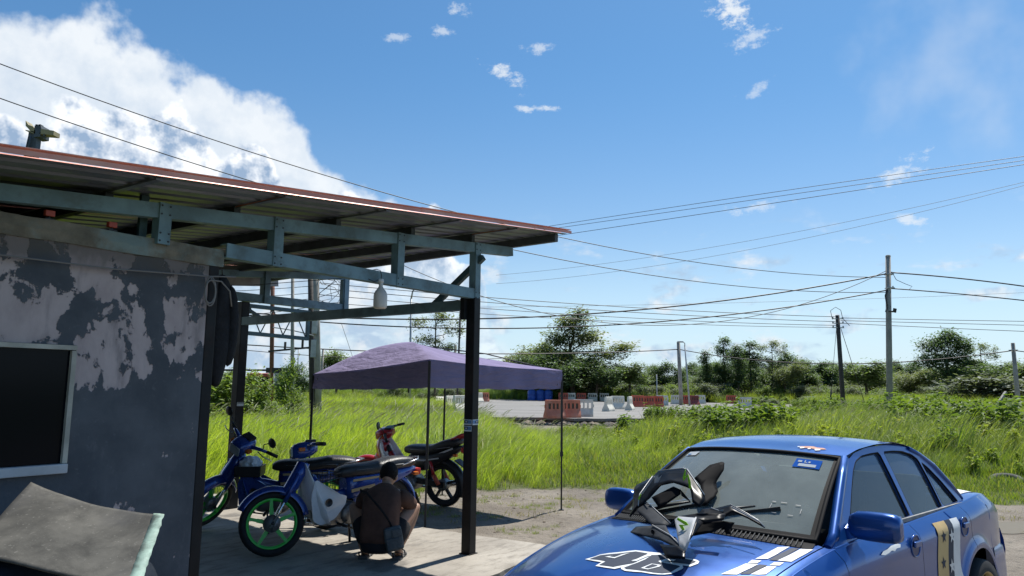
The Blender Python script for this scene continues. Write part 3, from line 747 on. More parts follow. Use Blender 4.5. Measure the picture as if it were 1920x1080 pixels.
# back truss
mb = MB(); chan(mb, -1.2, 2.715, 1.97, 2.745, 3.96, .11, .08); mb.build('lower_chord', M['teal'], shop)
mb = MB(); chan(mb, -7.3, roof_z(-7.3) - .12, 2.0, roof_z(2.0) - .12, 3.96, .09, .07); mb.build('upper_chord', M['teal'], shop)
for a in (.47, 1.90):
    MB().box((a, 3.945, (2.67 + roof_z(a) - .08) / 2), (.085, .03, roof_z(a) - .08 - 2.67)).box((a - .05, 3.99, (2.67 + roof_z(a) - .08) / 2), (.01, .08, roof_z(a) - .08 - 2.67)).build('web_post', M['teal'], shop)
# lattice rail at the far corner
mb = MB(); mb.bar((.85, 5.5, 2.80), (2.49, 5.5, 2.80), .06, .06)
mb.build('lattice_rail', M['teal_dark'], shop)
MB().bar((.85, 5.5, 2.375), (2.49, 5.5, 2.35), .06, .06).build('lattice_rail', M['teal_dark'], shop)
MB().bar((2.48, 5.5, 2.34), (2.48, 5.5, 2.83), .05, .05, (1, 0, 0)).build('lattice_end', M['teal_dark'], shop)
MB().bar((.84, 5.5, 2.34), (.84, 5.5, 3.15), .05, .05, (1, 0, 0)).build('lattice_end', M['teal_dark'], shop)
zig = [.88, 1.1, 1.32, 1.54, 1.76, 1.98, 2.2, 2.44]
for i in range(len(zig) - 1):
    MB().tube([(zig[i], 5.5, 2.38 if i % 2 else 2.79), (zig[i + 1], 5.5, 2.79 if i % 2 else 2.38)], .010, 5).build('lattice_bar', M['teal_dark'], shop)
MB().bar((.14, 3.98, 2.60), (.55, 3.98, 2.42), .03, .04).build('knee_brace', M['teal_dark'], shop)
# purlins across
def right_a(b_): return .95 + (b_ + .54) / 6.04 * .84
for a in (-5.6, -4.6, -3.6, -2.7, -1.75, -.85, .05):
    mb = MB(); zz_ = roof_z(a) - .05
    mb.bar((a, .06, zz_), (a, 5.55, zz_), .05, .085)
    mb.build('purlin', M['purlin'], shop); MB().bar((a, -.50, zz_ + .036), (a, .06, zz_ + .036), .04, .012).build('purlin_end', M['roof'], shop)
mb = MB(); mb.bar((.80, -.48, roof_z(.8) - .05), (1.62, 5.5, roof_z(1.62) - .05), .05, .085); mb.build('purlin', M['purlin'], shop)
MB().bar((1.9, 3.0, roof_z(1.6) - .13), (1.45, 3.0, roof_z(1.45) - .13), .03, .04).build('purlin', M['purlin'], shop)
# corrugated sheets, each its own piece, lapped over its neighbour; ribs run along the slope
def sheet(b0, b1, k):
    mb = MB(); nper = 4; rows = [[], []]
    prof = [(0, 0), (.30, 0), (.40, .022), (.60, .022), (.70, 0)]
    ys = []
    for i in range(nper):
        for u, h in prof: ys.append((b0 + (b1 - b0) * (i + u) / nper, h))
    ys.append((b1, 0))
    na = 14
    out = []
    for j in range(na + 1):
        row = []
        for y, h in ys:
            a1 = right_a(y) + .006 * math.sin(k * 9 + y * 3); a = -7.6 + (a1 + 7.6) * j / na
            row.append((a, y, roof_z(a) + h + .0035 * (k % 2) + .004 * mnoise.noise((a, y, 3))))
        out.append(row)
    mb.grid(out, smooth=False); return mb.build('roof_sheet', M['roof'], shop, fix=False, solid=.0022)
nb = 8; b_lo, b_hi = -.52, 5.62
for k in range(nb):
    w_ = (b_hi - b_lo) / nb; sheet(b_lo + k * w_, b_lo + (k + 1) * w_ + .01, k)
# salmon edge flashing in lengths, lapped
pts = [-7.6, -4.55, -3.55, -1.4, .97]
for k in range(len(pts) - 1):
    a0, a1 = pts[k] - .03, pts[k + 1]; off = .003 * (k % 2)
    b0 = -.56; mb = MB()
    mb.bar((a0, b0 - off, roof_z(a0) + .012), (a1, b0 - off, roof_z(a1) + .012), .006, .026); mb.bar((a0, b0 + .045, roof_z(a0) + .037 + off), (a1, b0 + .045, roof_z(a1) + .037 + off), .09, .005)
    mb.build('edge_flashing', M['salmon'], shop)
MB().box((1.2, 5.60, roof_z(1.2) - .04), (1.4, .02, .24), Matrix.Rotation(-math.atan(.105), 4, 'Y')).build('fascia_board', mat('fascia_grey', (.36, .34, .31), .8, var=.2), shop)

# small red clamp blocks on the wall cap
M['red_box'] = mat('red_box', (.42, .07, .04), .5, var=.2)
for a, z_, lb in ((-3.945, 2.575, 'left'), (-3.59, 2.585, 'right')):
    th = thing('clamp_block', 'small faded red clamp block on the wall cap, %s' % ('nearer the left picture edge' if lb == 'left' else 'nearer the truss post'), 'clamp', w_pt(a, .02, 2.51), WA, 'red clamp blocks on the wall cap')
    MB().box((0, 0, .036), (.05, .035, .034), bev=.004).build('block', M['red_box'], th); MB().tube([(0, 0, -.005), (0, 0, .025)], .007, 6).build('bolt', M['bolt'], th)
    MB().box((0, -.0, .002), (.05, .04, .006)).build('foot', M['bolt'], th)

# hanging lamp made of a white jug under the lower chord
lp = thing('hanging_lamp', 'white jug shaped lamp hanging on a wire from the lower truss beam', 'lamp', w_pt(-1.40, -.10, 2.23), WA)
MB().lathe([(0, .0), (.045, .0), (.056, .012), (.058, .03), (.058, .10), (.055, .125), (.043, .15), (.024, .172), (.017, .19), (.019, .215), (.016, .225), (0, .226)], 20).build('lamp_body', mat('milky_plastic', (.66, .62, .56), .35, var=.12, vscale=8), lp)
MB().lathe([(0, .222), (.023, .222), (.025, .232), (.022, .25), (0, .252)], 14).build('cap', M['white_plastic'], lp)
MB().tube([(0, 0, .25), (.004, 0, .28), (.008, .02, .325), (0, .06, .338), (0, .11, .335)], .0035, 5).build('wire', M['cable'], lp)
MB().tube([(0, 0, .25), (-.05, .03, .225), (-.09, .06, .245), (-.13, .12, .26), (-.6, 1.0, .19), (-.9, 1.9, .22), (-.8, 2.9, .32)], .003, 5).build('lead', M['cable'], lp)

# cable along the wall with a coil at the corner
pts = [(-7.2, -.045, 2.33), (-5.2, -.045, 2.295), (-4.2, -.04, 2.262), (-3.6, -.04, 2.268), (-3.2, -.04, 2.292), (-2.95, -.05, 2.305), (-2.86, -.06, 2.315), (-2.76, -.055, 2.325)]
tag(MB().tube([w_pt(*q) for q in pts], .0055, 6).build('wall_cable', M['cable_grey']), 'thin grey cable strung across the peeling wall', 'cable')
cl = []
for k in range(40):
    t_ = k / 39 * 4 * math.pi; cl.append(w_pt(-2.945 + .040 * math.sin(t_) + .004 * math.sin(t_ / 2), -.05 - .012 * (k / 39), 2.205 - (.004 * (k // 20)) + (.098 - .02 * (k >= 20)) * math.cos(t_)))
cl += [w_pt(-2.87, -.06, 2.28), w_pt(-2.80, -.06, 2.22), w_pt(-2.76, -.03, 2.12)]
tag(MB().tube(cl, .0055, 6).build('coiled_cable', M['cable_grey']), 'loop of grey cable hanging at the wall corner', 'cable')

# dark jacket hanging on the corner column
mb = MB(); rows = []
sil = [(0, .02), (.03, .045), (.08, .075), (.18, .085), (.35, .09), (.55, .082), (.72, .06), (.80, .025)]
for h, w_ in sil:
    ring = []
    for k in range(14):
        t_ = 2 * math.pi * k / 14; f = 1 + .18 * math.sin(3 * t_ + h * 9) + .12 * mnoise.noise((math.cos(t_) * 2, math.sin(t_) * 2, h * 5))
        ring.append((w_ * 1.0 * math.cos(t_) * f, w_ * .75 * math.sin(t_) * f, -h))
    rows.append(ring)
jk = thing('hanging_jacket', 'black jacket hanging against the dark corner column', 'jacket', w_pt(-2.745, .12, 2.36), WA)
mb.loft(rows); mb.build('body', mat('black_cloth', (.012, .013, .016), .9, var=.4, vscale=12, bump=.5), jk, subd=1)
mb = MB(); mb.tube([(.05, -.03, -.06), (.085, -.05, -.28), (.08, -.045, -.52), (.06, -.03, -.66)], [.03, .042, .038, .03], 8); mb.build('sleeve', bpy.data.materials['black_cloth'], jk, subd=1)
MB().tube([(0, 0, -.02), (-.02, -.02, .03), (-.09, -.02, .03)], .005, 5).build('hook', M['bolt'], jk)

# ------------------------------------------------------------------ canopy tent
M['tent'] = mat('tent_cloth', (.30, .23, .40), .8, var=.12, vscale=2.5, dirt=(.36, .28, .38), dscale=2, damt=.5, bump=.25, bscale=9)
def cloth_mat(name, top, under, trans):
    mt = bpy.data.materials.new(name); mt.use_nodes = True; t = NT(mt.node_tree)
    for nd in list(t.n): t.n.remove(nd)
    out = t.node('ShaderNodeOutputMaterial'); pos = t.node('ShaderNodeTexCoord').outputs['Object']
    n = t.noise(pos, 2.2, 6, .6).outputs[0]; c = t.mix(t.smooth(n, .3, .7), tuple(x * .88 for x in top), tuple(x * 1.1 for x in top))
    bk = t.node('ShaderNodeNewGeometry').outputs['Backfacing']
    c2 = c
    wr = t.noise(t.vmath('MULTIPLY', pos, (1.0, 1.0, 4.0)), 3.2, 4, .55, .4).outputs[0]
    b = t.node('ShaderNodeBump', {'Strength': .8, 'Distance': .06, 'Height': wr})
    df = t.node('ShaderNodeBsdfDiffuse', {0: c2, 'Normal': b.outputs[0]}); tr = t.node('ShaderNodeBsdfTranslucent', {0: under + (1,)})
    mx = t.node('ShaderNodeMixShader', {0: trans, 1: df.outputs[0], 2: tr.outputs[0]}); t.l.new(mx.outputs[0], out.inputs[0]); return mt
M['tent'] = cloth_mat('tent_cloth', (.255, .225, .355), (.06, .075, .26), .10)
TF, TR, TL = Vector((-.97, 8.87, 1.905)), Vector((.735, 10.70, 1.835)), Vector((-2.80, 10.575, 1.735))
TB = Vector((-1.09, 12.40, 1.80))
tent = thing('canopy_tent', 'faded purple pop-up canopy tent on thin black legs beyond the motorcycles', 'tent', (TF.x, TF.y, 0))
o0 = Vector((TF.x, TF.y, 0))
cor = [TF - o0, TR - o0, TB - o0, TL - o0]
cen = (cor[0] + cor[1] + cor[2] + cor[3]) / 4
apex = Vector((cen.x - .42, cen.y - .02, 2.235))
VAL = [.33, .255, .22, .205]
mb = MB()
def tent_side(c0, c1, dent, side):
    rows = []; n, mrow = 16, 12
    for j in range(mrow + 1):
        t_ = j / mrow; row = []
        for i in range(n + 1):
            s_ = i / n; q = c0.lerp(c1, s_).lerp(apex, t_)
            # cloth sags between the hips and arches over the frame's elbow
            sag = -.022 * math.sin(math.pi * s_) * (1 - t_) - .02 * math.sin(math.pi * t_) * math.sin(math.pi * s_)
            hips = (.04, -.05, -.04, .07); arch = (hips[side] * (1 - s_) + hips[(side + 1) % 4] * s_ + (-.01, -.05, -.03, .035)[side] * math.sin(math.pi * s_)) * math.sin(math.pi * t_ ** 1.25)
            wr = .010 * mnoise.noise((q.x * 5, q.y * 5, 2.0)) * (1 - t_)
            rnd = -.03 * t_ ** 5
            row.append(q + Vector((0, 0, sag + arch + wr + rnd + 0 * dent)))
        rows.append(row)
    mb.grid(rows)
for k in range(4): tent_side(cor[k], cor[(k + 1) % 4], (-.05, -.03, .0, .04)[k], k)
mb.build('canopy', M['tent'], tent, weld=True)
for k in range(4):
    c0, c1 = cor[k], cor[(k + 1) % 4]; dn = (c1 - c0).normalized(); outn = Vector((dn.y, -dn.x, 0)); mbv = MB(); rows = []
    for j in range(5):
        t_ = j / 4; row = []
        for i in range(31):
            s_ = i / 30; sag = -.022 * math.sin(math.pi * s_); q = c0.lerp(c1, s_)
            w_ = .012 * math.sin(s_ * 37 + k) * t_ + .02 * mnoise.noise((s_ * 6 + k * 9, t_ * 1.5, 0))
            hem = -.012 * abs(math.sin(s_ * math.pi * 5)) * t_
            row.append(q + Vector((0, 0, sag * (1 - t_ * .4) - (VAL[k] * (1 - s_) + VAL[(k + 1) % 4] * s_) * t_ + hem)) + outn * (.006 + w_))
        rows.append(row)
    mbv.grid(rows); mbv.build('valance', M['tent'], tent)
for c_ in cor:
    g = ground_z(c_.x + o0.x, c_.y + o0.y)
    mb = MB(); mb.bar((c_.x, c_.y, .62), (c_.x, c_.y, c_.z - .02), .030, .030); mb.bar((c_.x, c_.y, g), (c_.x, c_.y, .9), .022, .022); mb.box((c_.x, c_.y, g + .006), (.07, .07, .012))
    mb.box((c_.x, c_.y, .66), (.045, .045, .06))
    mb.build('leg', M['black_metal'], tent)
for k in range(4):                                  # scissor frame under the valance
    c0, c1 = cor[k], cor[(k + 1) % 4]
    for h in range(2):
        inn = ((cen - (c0 + c1) / 2) * Vector((1, 1, 0))).normalized() * .10; a, b_ = c0.lerp(c1, h * .5) + inn, c0.lerp(c1, h * .5 + .5) + inn
        for z0, z1 in ((-.07, -.20), (-.20, -.07)):
            MB().bar(a + Vector((0, 0, z0)), b_ + Vector((0, 0, z1)), .012, .022).build('scissor_bar', M['black_metal'], tent)
for k in range(4):
    MB().tube([cor[k] + Vector((0, 0, -.03)), (cor[k] + apex) / 2 + Vector((0, 0, .02)), apex - Vector((0, 0, .06))], .009, 5).build('rafter', M['black_metal'], tent)
MB().tube([apex - Vector((0, 0, .03)), apex - Vector((0, 0, .75))], .012, 6).build('centre_pole', M['black_metal'], tent)

# ------------------------------------------------------------------ poles
def pole(name, label, px_top, px_bot, Y, r0, r1, m_, group='poles along the road', n=10):
    T_, B_ = px_y(px_top[0], px_top[1], Y), px_y(px_bot[0], px_bot[1], Y)
    d = (T_ - B_) / (T_.z - B_.z); g = ground_z(B_.x, Y) if Y < 110 else -.15
    base = B_ + d * (g - .1 - B_.z); th = thing(name, label, 'pole', base, 0, group)
    L = T_ - base
    MB().tube([(0, 0, 0), L * .5, L], [r0, (r0 + r1) / 2, r1], n).build('shaft', M[m_], th)
    return th, base, T_
def part(th, mb, name, m_): return mb.build(name, M[m_], th)
P1, b1, t1 = pole('utility_pole', 'tall grey concrete utility pole standing in weeds behind the blue car', (1665, 480), (1668, 742), 45, .19, .15, 'concrete_pole')
lt = t1 - b1
part(P1, MB().lathe([(0, .05), (.12, .05), (.155, .0), (.155, -.06)], 10, at=lt), 'cap', 'concrete_pole')
for dz in (-1.15, -2.0):
    part(P1, MB().box(lt + Vector((0, 0, dz)), (.42, .40, .06)).box(lt + Vector((.20, 0, dz + .06)), (.06, .06, .16)).box(lt + Vector((-.20, 0, dz + .03)), (.06, .06, .12)), 'clamp_band', 'galv')
part(P1, MB().box(lt + Vector((0, 0, -3.45)), (.45, .42, .05)).bar(lt + Vector((-.26, 0, -3.5)), lt + Vector((-.20, 0, -3.3)), .05, .2).bar(lt + Vector((.26, 0, -3.25)), lt + Vector((.20, 0, -3.5)), .05, .2), 'clamp_band', 'dark_timber')
part(P1, MB().tube([lt + Vector((-.2, -.1, -2.1)), lt + Vector((-.34, -.1, -2.5)), lt + Vector((-.30, -.1, -2.9)), lt + Vector((-.22, -.1, -3.5)), lt + Vector((-.22, -.1, -4.7)), lt + Vector((-.22, -.1, -8))], [.05, .05, .04, .03, .022, .02], 5), 'cable_drop', 'cable')
part(P1, MB().tube([lt + Vector((.1, -.15, -1.0)), lt + Vector((.35, -.15, -1.5)), lt + Vector((.9, -.15, -1.75)), lt + Vector((1.3, -.15, -1.9)), lt + Vector((1.1, -.15, -2.1)), lt + Vector((.4, -.1, -2.05))], .018, 5), 'cable_drop', 'cable')
P2, b2, t2 = pole('utility_pole', 'leaning black timber service pole left of the concrete pole', (1570, 591), (1581, 757), 50, .16, .13, 'dark_timber')
lt = t2 - b2
for dz in (-.25, -.55, -.85): part(P2, MB().box(lt + Vector((0, -.05, dz)), (.75, .12, .05)).lathe([(0, 0), (.05, 0), (.05, .12), (0, .13)], 6, at=lt + Vector((-.34, -.05, dz))).lathe([(0, 0), (.05, 0), (.05, .12), (0, .13)], 6, at=lt + Vector((.34, -.05, dz))), 'insulator_rack', 'galv')
part(P2, MB().tube([lt + Vector((-.35, 0, -.3)), lt + Vector((-.45, 0, .3)), lt + Vector((-.1, 0, .55)), lt + Vector((.25, 0, .35)), lt + Vector((.35, 0, -.2)), lt + Vector((.8, 0, -.7))], .02, 5), 'cable_drop', 'cable')
gnd_e = Vector((1.9, 0, -8.0))
part(P2, MB().tube([lt + Vector((.2, 0, -.9)), lt + Vector((1.6, 0, -6.0))], .02, 5), 'stay_wire', 'cable')
part(P2, MB().tube([lt + Vector((-.1, 0, -.9)), lt + Vector((-.75, 0, -6.0))], .015, 5).tube([lt + Vector((-.62, 0, -5.0)), lt + Vector((-.72, 0, -5.8))], .05, 5), 'stay_wire', 'cable')
P3, b3, t3 = pole('utility_pole', 'distant grey concrete pole beside the tall lamp, before the tree line', (1272, 641), (1276, 730), 78, .22, .18, 'concrete_pole')
P4, b4, t4 = pole('utility_pole', 'grey pole by the right edge of the picture', (1899, 643), (1908, 742), 62, .21, .15, 'concrete_pole')
part(P4, MB().box(t4 - b4 + Vector((0, 0, -.6)), (.5, .45, .06)), 'clamp_band', 'galv')
P5, b5, t5 = pole('utility_pole', 'thick concrete pole with cable clutter left of the canopy tent', (592, 470), (596, 722), 38, .17, .15, 'concrete_pole', 'poles behind the shelter')
lt = t5 - b5
part(P5, MB().box(lt + Vector((.18, -.1, -4.0)), (.28, .2, .7), bev=.02).box(lt + Vector((.18, -.1, -5.1)), (.28, .2, .9), bev=.02), 'cable_box', 'galv')
cb = MB()
rs = random.Random(5)
for k in range(9):
    q0 = lt + Vector((.05, -.12, -.9 - .1 * k)); q1 = lt + Vector((rs.uniform(.7, 1.6), -.1, -1.1 - rs.random() * .9)); q2 = lt + Vector((rs.uniform(.3, 1.6), 0, -2.0 - rs.random()))
    cb.tube([q0, (q0 + q1) / 2 + Vector((0, 0, rs.uniform(-.4, .5))), q1, (q1 + q2) / 2 + Vector((.3, 0, rs.uniform(-.3, .3))), q2, lt + Vector((.1, -.1, -2.5 - rs.random()))], .014, 4)
part(P5, cb, 'tangled_cable', 'cable')
part(P5, MB().tube([lt + Vector((.2, -.1, -5.0)), lt + Vector((.35, -.1, -6.0)), lt + Vector((.25, -.1, -8))], .04, 5), 'cable_drop', 'cable')
P6, b6, t6 = pole('utility_pole', 'brown steel pole standing close against the thick concrete pole', (582, 490), (585, 722), 38.6, .15, .14, 'dark_timber', 'poles behind the shelter')
part(P6, MB().bar(Vector((.0, 0, 4.0)), Vector((-2.6, .4, 3.75)), .09, .09).box((-1.7, .25, 4.05), (.10, .1, .4)).box((-.75, .1, 4.15), (.10, .1, .4)), 'cross_arm', 'dark_timber')
P7, b7, t7 = pole('utility_pole', 'rust red steel pole with a short cross arm behind the shelter', (512, 470), (509, 720), 40, .115, .11, 'rust_steel', 'poles behind the shelter')
part(P7, MB().bar(Vector((-3.9, 0, 2.75)), Vector((1.3, 0, 2.8)), .10, .10).box((.4, -.05, 2.78), (1.6, .1, .28)), 'cross_arm', 'dark_timber')
P8, b8, t8 = pole('utility_pole', 'thin grey pole wrapped in climbing vine', (549, 480), (548, 722), 36, .10, .075, 'concrete_pole', 'poles behind the shelter')
P9, b9, t9 = pole('street_lamp', 'street lamp with curved arm rising behind the canopy tent peak', (771, 560), (768, 742), 60, .11, .075, 'galv', 'street lamps'); P9['category'] = 'street lamp'
lt = t9 - b9
part(P9, MB().tube([lt, lt + Vector((.1, 0, .6)), lt + Vector((.45, 0, 1.05)), lt + Vector((1.0, -.1, 1.25)), lt + Vector((1.7, -.2, 1.28))], [.075, .065, .055, .05, .045], 7), 'arm', 'galv')
part(P9, MB().box(lt + Vector((2.0, -.22, 1.27)), (.75, .28, .14), bev=.04), 'lamp_head', 'galv')
P10, b10, t10 = pole('street_lamp', 'small street lamp next to the distant concrete pole', (1284, 648), (1291, 735), 76, .10, .06, 'galv', 'street lamps'); P10['category'] = 'street lamp'
lt = t10 - b10
part(P10, MB().tube([lt, lt + Vector((.0, 0, .25)), lt + Vector((-.3, 0, .42))], [.05, .05, .04], 6), 'arm', 'galv')
part(P10, MB().box(lt + Vector((-.45, 0, .38)), (.6, .3, .14), bev=.04), 'lamp_head', 'galv')
P11, b11, t11 = pole('metal_pole', 'slim dark pole seen just left of the main black post', (864, 560), (857, 750), 52, .075, .065, 'dark_timber', 'poles behind the shelter')
P12, b12, t12 = pole('metal_pole', 'short far pole beyond the canopy, left of the slim dark pole', (854, 646), (852, 700), 95, .20, .16, 'concrete_pole', 'poles behind the shelter')
pole('metal_pole', 'slim pole beside the round tree left of the canopy', (606, 655), (603, 705), 75, .12, .10, 'concrete_pole', 'poles behind the shelter')
pole('metal_pole', 'faint thin lamp pole right of the vine pole', (560, 655), (557, 715), 90, .09, .07, 'galv', 'poles behind the shelter')
pole('marker_post', 'thin pale marker post before the tree line', (1231, 702), (1232, 742), 85, .07, .06, 'galv', 'marker posts')

# ------------------------------------------------------------------ overhead cables: each runs in 3D between its supports, sag set by its middle
ncab = 0
def cable(label, a, b, mid, r, group='overhead cables', m_='cable', ext=None):
    """a, b: (pixel x, pixel y, distance); mid: pixel row of the cable at mid span"""
    A_, B_ = px_y(*a), px_y(*b)
    N_ = 36; best = 0.0
    tm = .5
    if isinstance(mid, tuple):                    # the row is given at a certain pixel column
        l_, h_ = 0.0, 1.0
        for _ in range(40):
            tm = (l_ + h_) / 2
            if px_of(A_.lerp(B_, tm))[0] < mid[0]: l_ = tm
            else: h_ = tm
        mid = mid[1]
    mpt = A_.lerp(B_, tm)
    lo, hi = -6.0, 12.0
    for _ in range(40):                           # find the sag that puts mid span on that row
        s_ = (lo + hi) / 2; y = px_of(mpt - Vector((0, 0, s_)))[1]
        if y < mid: lo = s_
        else: hi = s_
    sag = (lo + hi) / 2 / (4 * tm * (1 - tm))
    pts = [A_.lerp(B_, k / N_) - Vector((0, 0, sag * 4 * (k / N_) * (1 - k / N_))) for k in range(N_ + 1)]
    o = MB().tube(pts, r, 5).build('overhead_cable', M[m_]); tag(o, label, 'cable', group); return o
cable('upper of the two cables running from the top left corner down behind the roof', (-60, 97, 24), (1661, 520, 45), (620, 331), .020)
cable('lower of the two cables running from the left edge down behind the roof', (-60, 163, 24), (1661, 548, 45), (700, 404), .020)
cable('thin sagging service wire looping up to the top of the concrete pole', (740, 490, 40), (1661, 508, 45), 610, .020)
cable('thick black cable from the concrete pole leftwards, upper of the thick pair', (200, 560, 42), (1663, 513, 45), 596, .042)
cable('thick black cable from the concrete pole leftwards, lower of the thick pair', (300, 570, 42), (1663, 544, 45), 615, .036)
cable('thick cable leaving the concrete pole to the right, upper one', (1670, 511, 45), (2300, 610, 45), 546, .042)
cable('thick cable leaving the concrete pole to the right, lower one', (1672, 541, 45), (2300, 618, 45), 571, .036)
cable('cable from the distant concrete pole sagging left across the big tree', (380, 641, 60), (1272, 655, 78), 663, .050)
cable('cable from the distant concrete pole to the pole at the right edge', (1273, 655, 78), (1900, 657, 62), 682, .045)
cable('cable leaving the right edge pole out of the picture', (1900, 657, 62), (2300, 665, 60), 672, .04)
cable('topmost low voltage line from the clutter pole to the black service pole', (594, 530, 38), (1566, 594, 50), 574, .020)
cable('second low voltage line from the clutter pole to the black service pole', (594, 540, 38), (1566, 603, 50), 583, .020)
cable('third low voltage line from the clutter pole to the black service pole', (594, 552, 38), (1568, 610, 50), 594, .018)
cable('lowest low voltage line from the clutter pole to the black service pole', (594, 566, 38), (1568, 614, 50), 602, .016)
cable('topmost line leaving the black service pole to the right', (1576, 596, 50), (2200, 606, 50), 602, .020)
cable('middle line leaving the black service pole to the right', (1576, 601, 50), (2200, 616, 50), 609, .020)
cable('lowest line leaving the black service pole to the right', (1576, 606, 50), (2200, 632, 50), 620, .020)
cable('highest of the three parallel lines rising to the right edge', (980, 432, 70), (2000, 282, 48), 368, .022)
cable('middle of the three parallel lines rising to the right edge', (1000, 434, 70), (2000, 289, 48), 375, .022)
cable('lowest of the three parallel lines rising to the right edge', (1010, 447, 70), (2000, 296, 48), 386, .024)
cable('faint upper line of the pair crossing the sky above the concrete pole', (930, 516, 85), (2000, 322, 55), 460, .016, m_='cable_grey')
cable('faint lower line of the pair crossing the sky above the concrete pole', (930, 532, 85), (2000, 326, 55), 477, .016, m_='cable_grey')
cable('faint level line crossing low behind the concrete pole', (880, 576, 90), (2000, 545, 90), 566, .018, m_='cable_grey')
cable('faint lower level line crossing far behind the black pole', (1130, 690, 120), (2000, 672, 110), 692, .02, m_='cable_grey')
for k, (ya, yb, ym) in enumerate(((548, 536, 545), (556, 549, 557), (566, 560, 568), (600, 575, 592))):
    cable(('highest', 'second', 'third', 'lowest')[k] + ' of the wires between the rust red pole and the clutter pole', (330, ya, 41), (588, yb, 38.2), ym, .016, 'wires behind the shelter')
cable('sagging wire low behind the shelter from the back post side', (380, 648, 50), (940, 672, 60), 672, .025, 'wires behind the shelter')
cable('thin stay wire slanting down beside the clutter pole', (640, 606, 40), (668, 690, 41), 648, .012, 'wires behind the shelter', 'cable_grey')
cable('grey conduit wire slanting between rust pole and clutter pole', (512, 614, 39.5), (590, 630, 38), 620, .03, 'wires behind the shelter', 'galv')

# ------------------------------------------------------------------ piling rig mast showing above the roof on the left
M['rig_yellow'] = mat('rig_yellow', (.30, .26, .14), .6, var=.2, vscale=1, dirt=(.12, .11, .10), dscale=1)
M['rig_dark'] = mat('rig_dark', (.06, .075, .09), .6, var=.2, vscale=1)
RY = 70.0; rt_ = px_y(67, 243, RY); rb = px_y(62, 285, RY); dr = (rt_ - rb) / (rt_.z - rb.z)
rbase = rb + dr * (-.15 - rb.z)
rig = thing('piling_rig', 'yellow and dark piling rig mast poking above the roof at far left', 'machine', rbase)
Lr = rt_ - rbase; k_ = RY / F_PX
MB().bar((0, 0, 0), Lr * .985, 17 * k_, 14 * k_, (0, 1, 0)).build('mast', M['rig_dark'], rig)
def rp(x, y): return px_y(x, y, RY - .6) - rbase
def rpoly(pts, th): 
    v = [rp(*q) for q in pts]; mbq = MB(); n = len(v); mbq.add([q for q in v] + [q + Vector((0, th, 0)) for q in v], [tuple(range(n)), tuple(range(2 * n - 1, n - 1, -1))] + [(i, (i + 1) % n, (i + 1) % n + n, i + n) for i in range(n)]); return mbq
rpoly([(48, 226), (53, 234), (62, 237), (66, 244), (66, 250), (57, 246), (52, 240), (48, 236)], 1.0).build('jib_beak', M['rig_yellow'], rig)
rpoly([(47, 243), (66, 247), (66, 251), (48, 245)], .8).build('lower_arm', M['rig_yellow'], rig)
rpoly([(74, 241), (101, 245), (100, 253), (74, 251)], 1.0).build('head_beam', M['rig_yellow'], rig)
rpoly([(65, 235), (76, 234), (77, 240), (75, 256), (63, 257)], 1.4).build('head_block', M['rig_dark'], rig)
rpoly([(81, 251), (83, 251), (83, 255), (81, 255)], .3).build('hook', M['rig_dark'], rig)
for x_ in (68, 74): rpoly([(x_ - 2, 233), (x_ + 2, 233), (x_ + 1, 236), (x_ - 1, 236)], .5).build('sheave', M['rig_dark'], rig)
mb = MB()
for dx in (0, 4): mb.tube([rp(54 + dx, 255), rp(48 + dx, 281), rp(40 + dx, 320)], .06, 5)
for i in range(9): mb.tube([rp(53.5 - i, 257 + i * 4.3), rp(57.5 - i, 258.3 + i * 4.3)], .05, 4)
mb.build('ladder', M['rig_dark'], rig)
MB().box((1.5, 0, 1.9), (5.5, 2.6, 2.0), bev=.2).build('cab_body', M['rig_yellow'], rig)
for yy in (-1.5, 1.5): MB().box((1.5, yy, .5), (5.2, .7, 1.0), bev=.3).build('track', M['rig_dark'], rig)

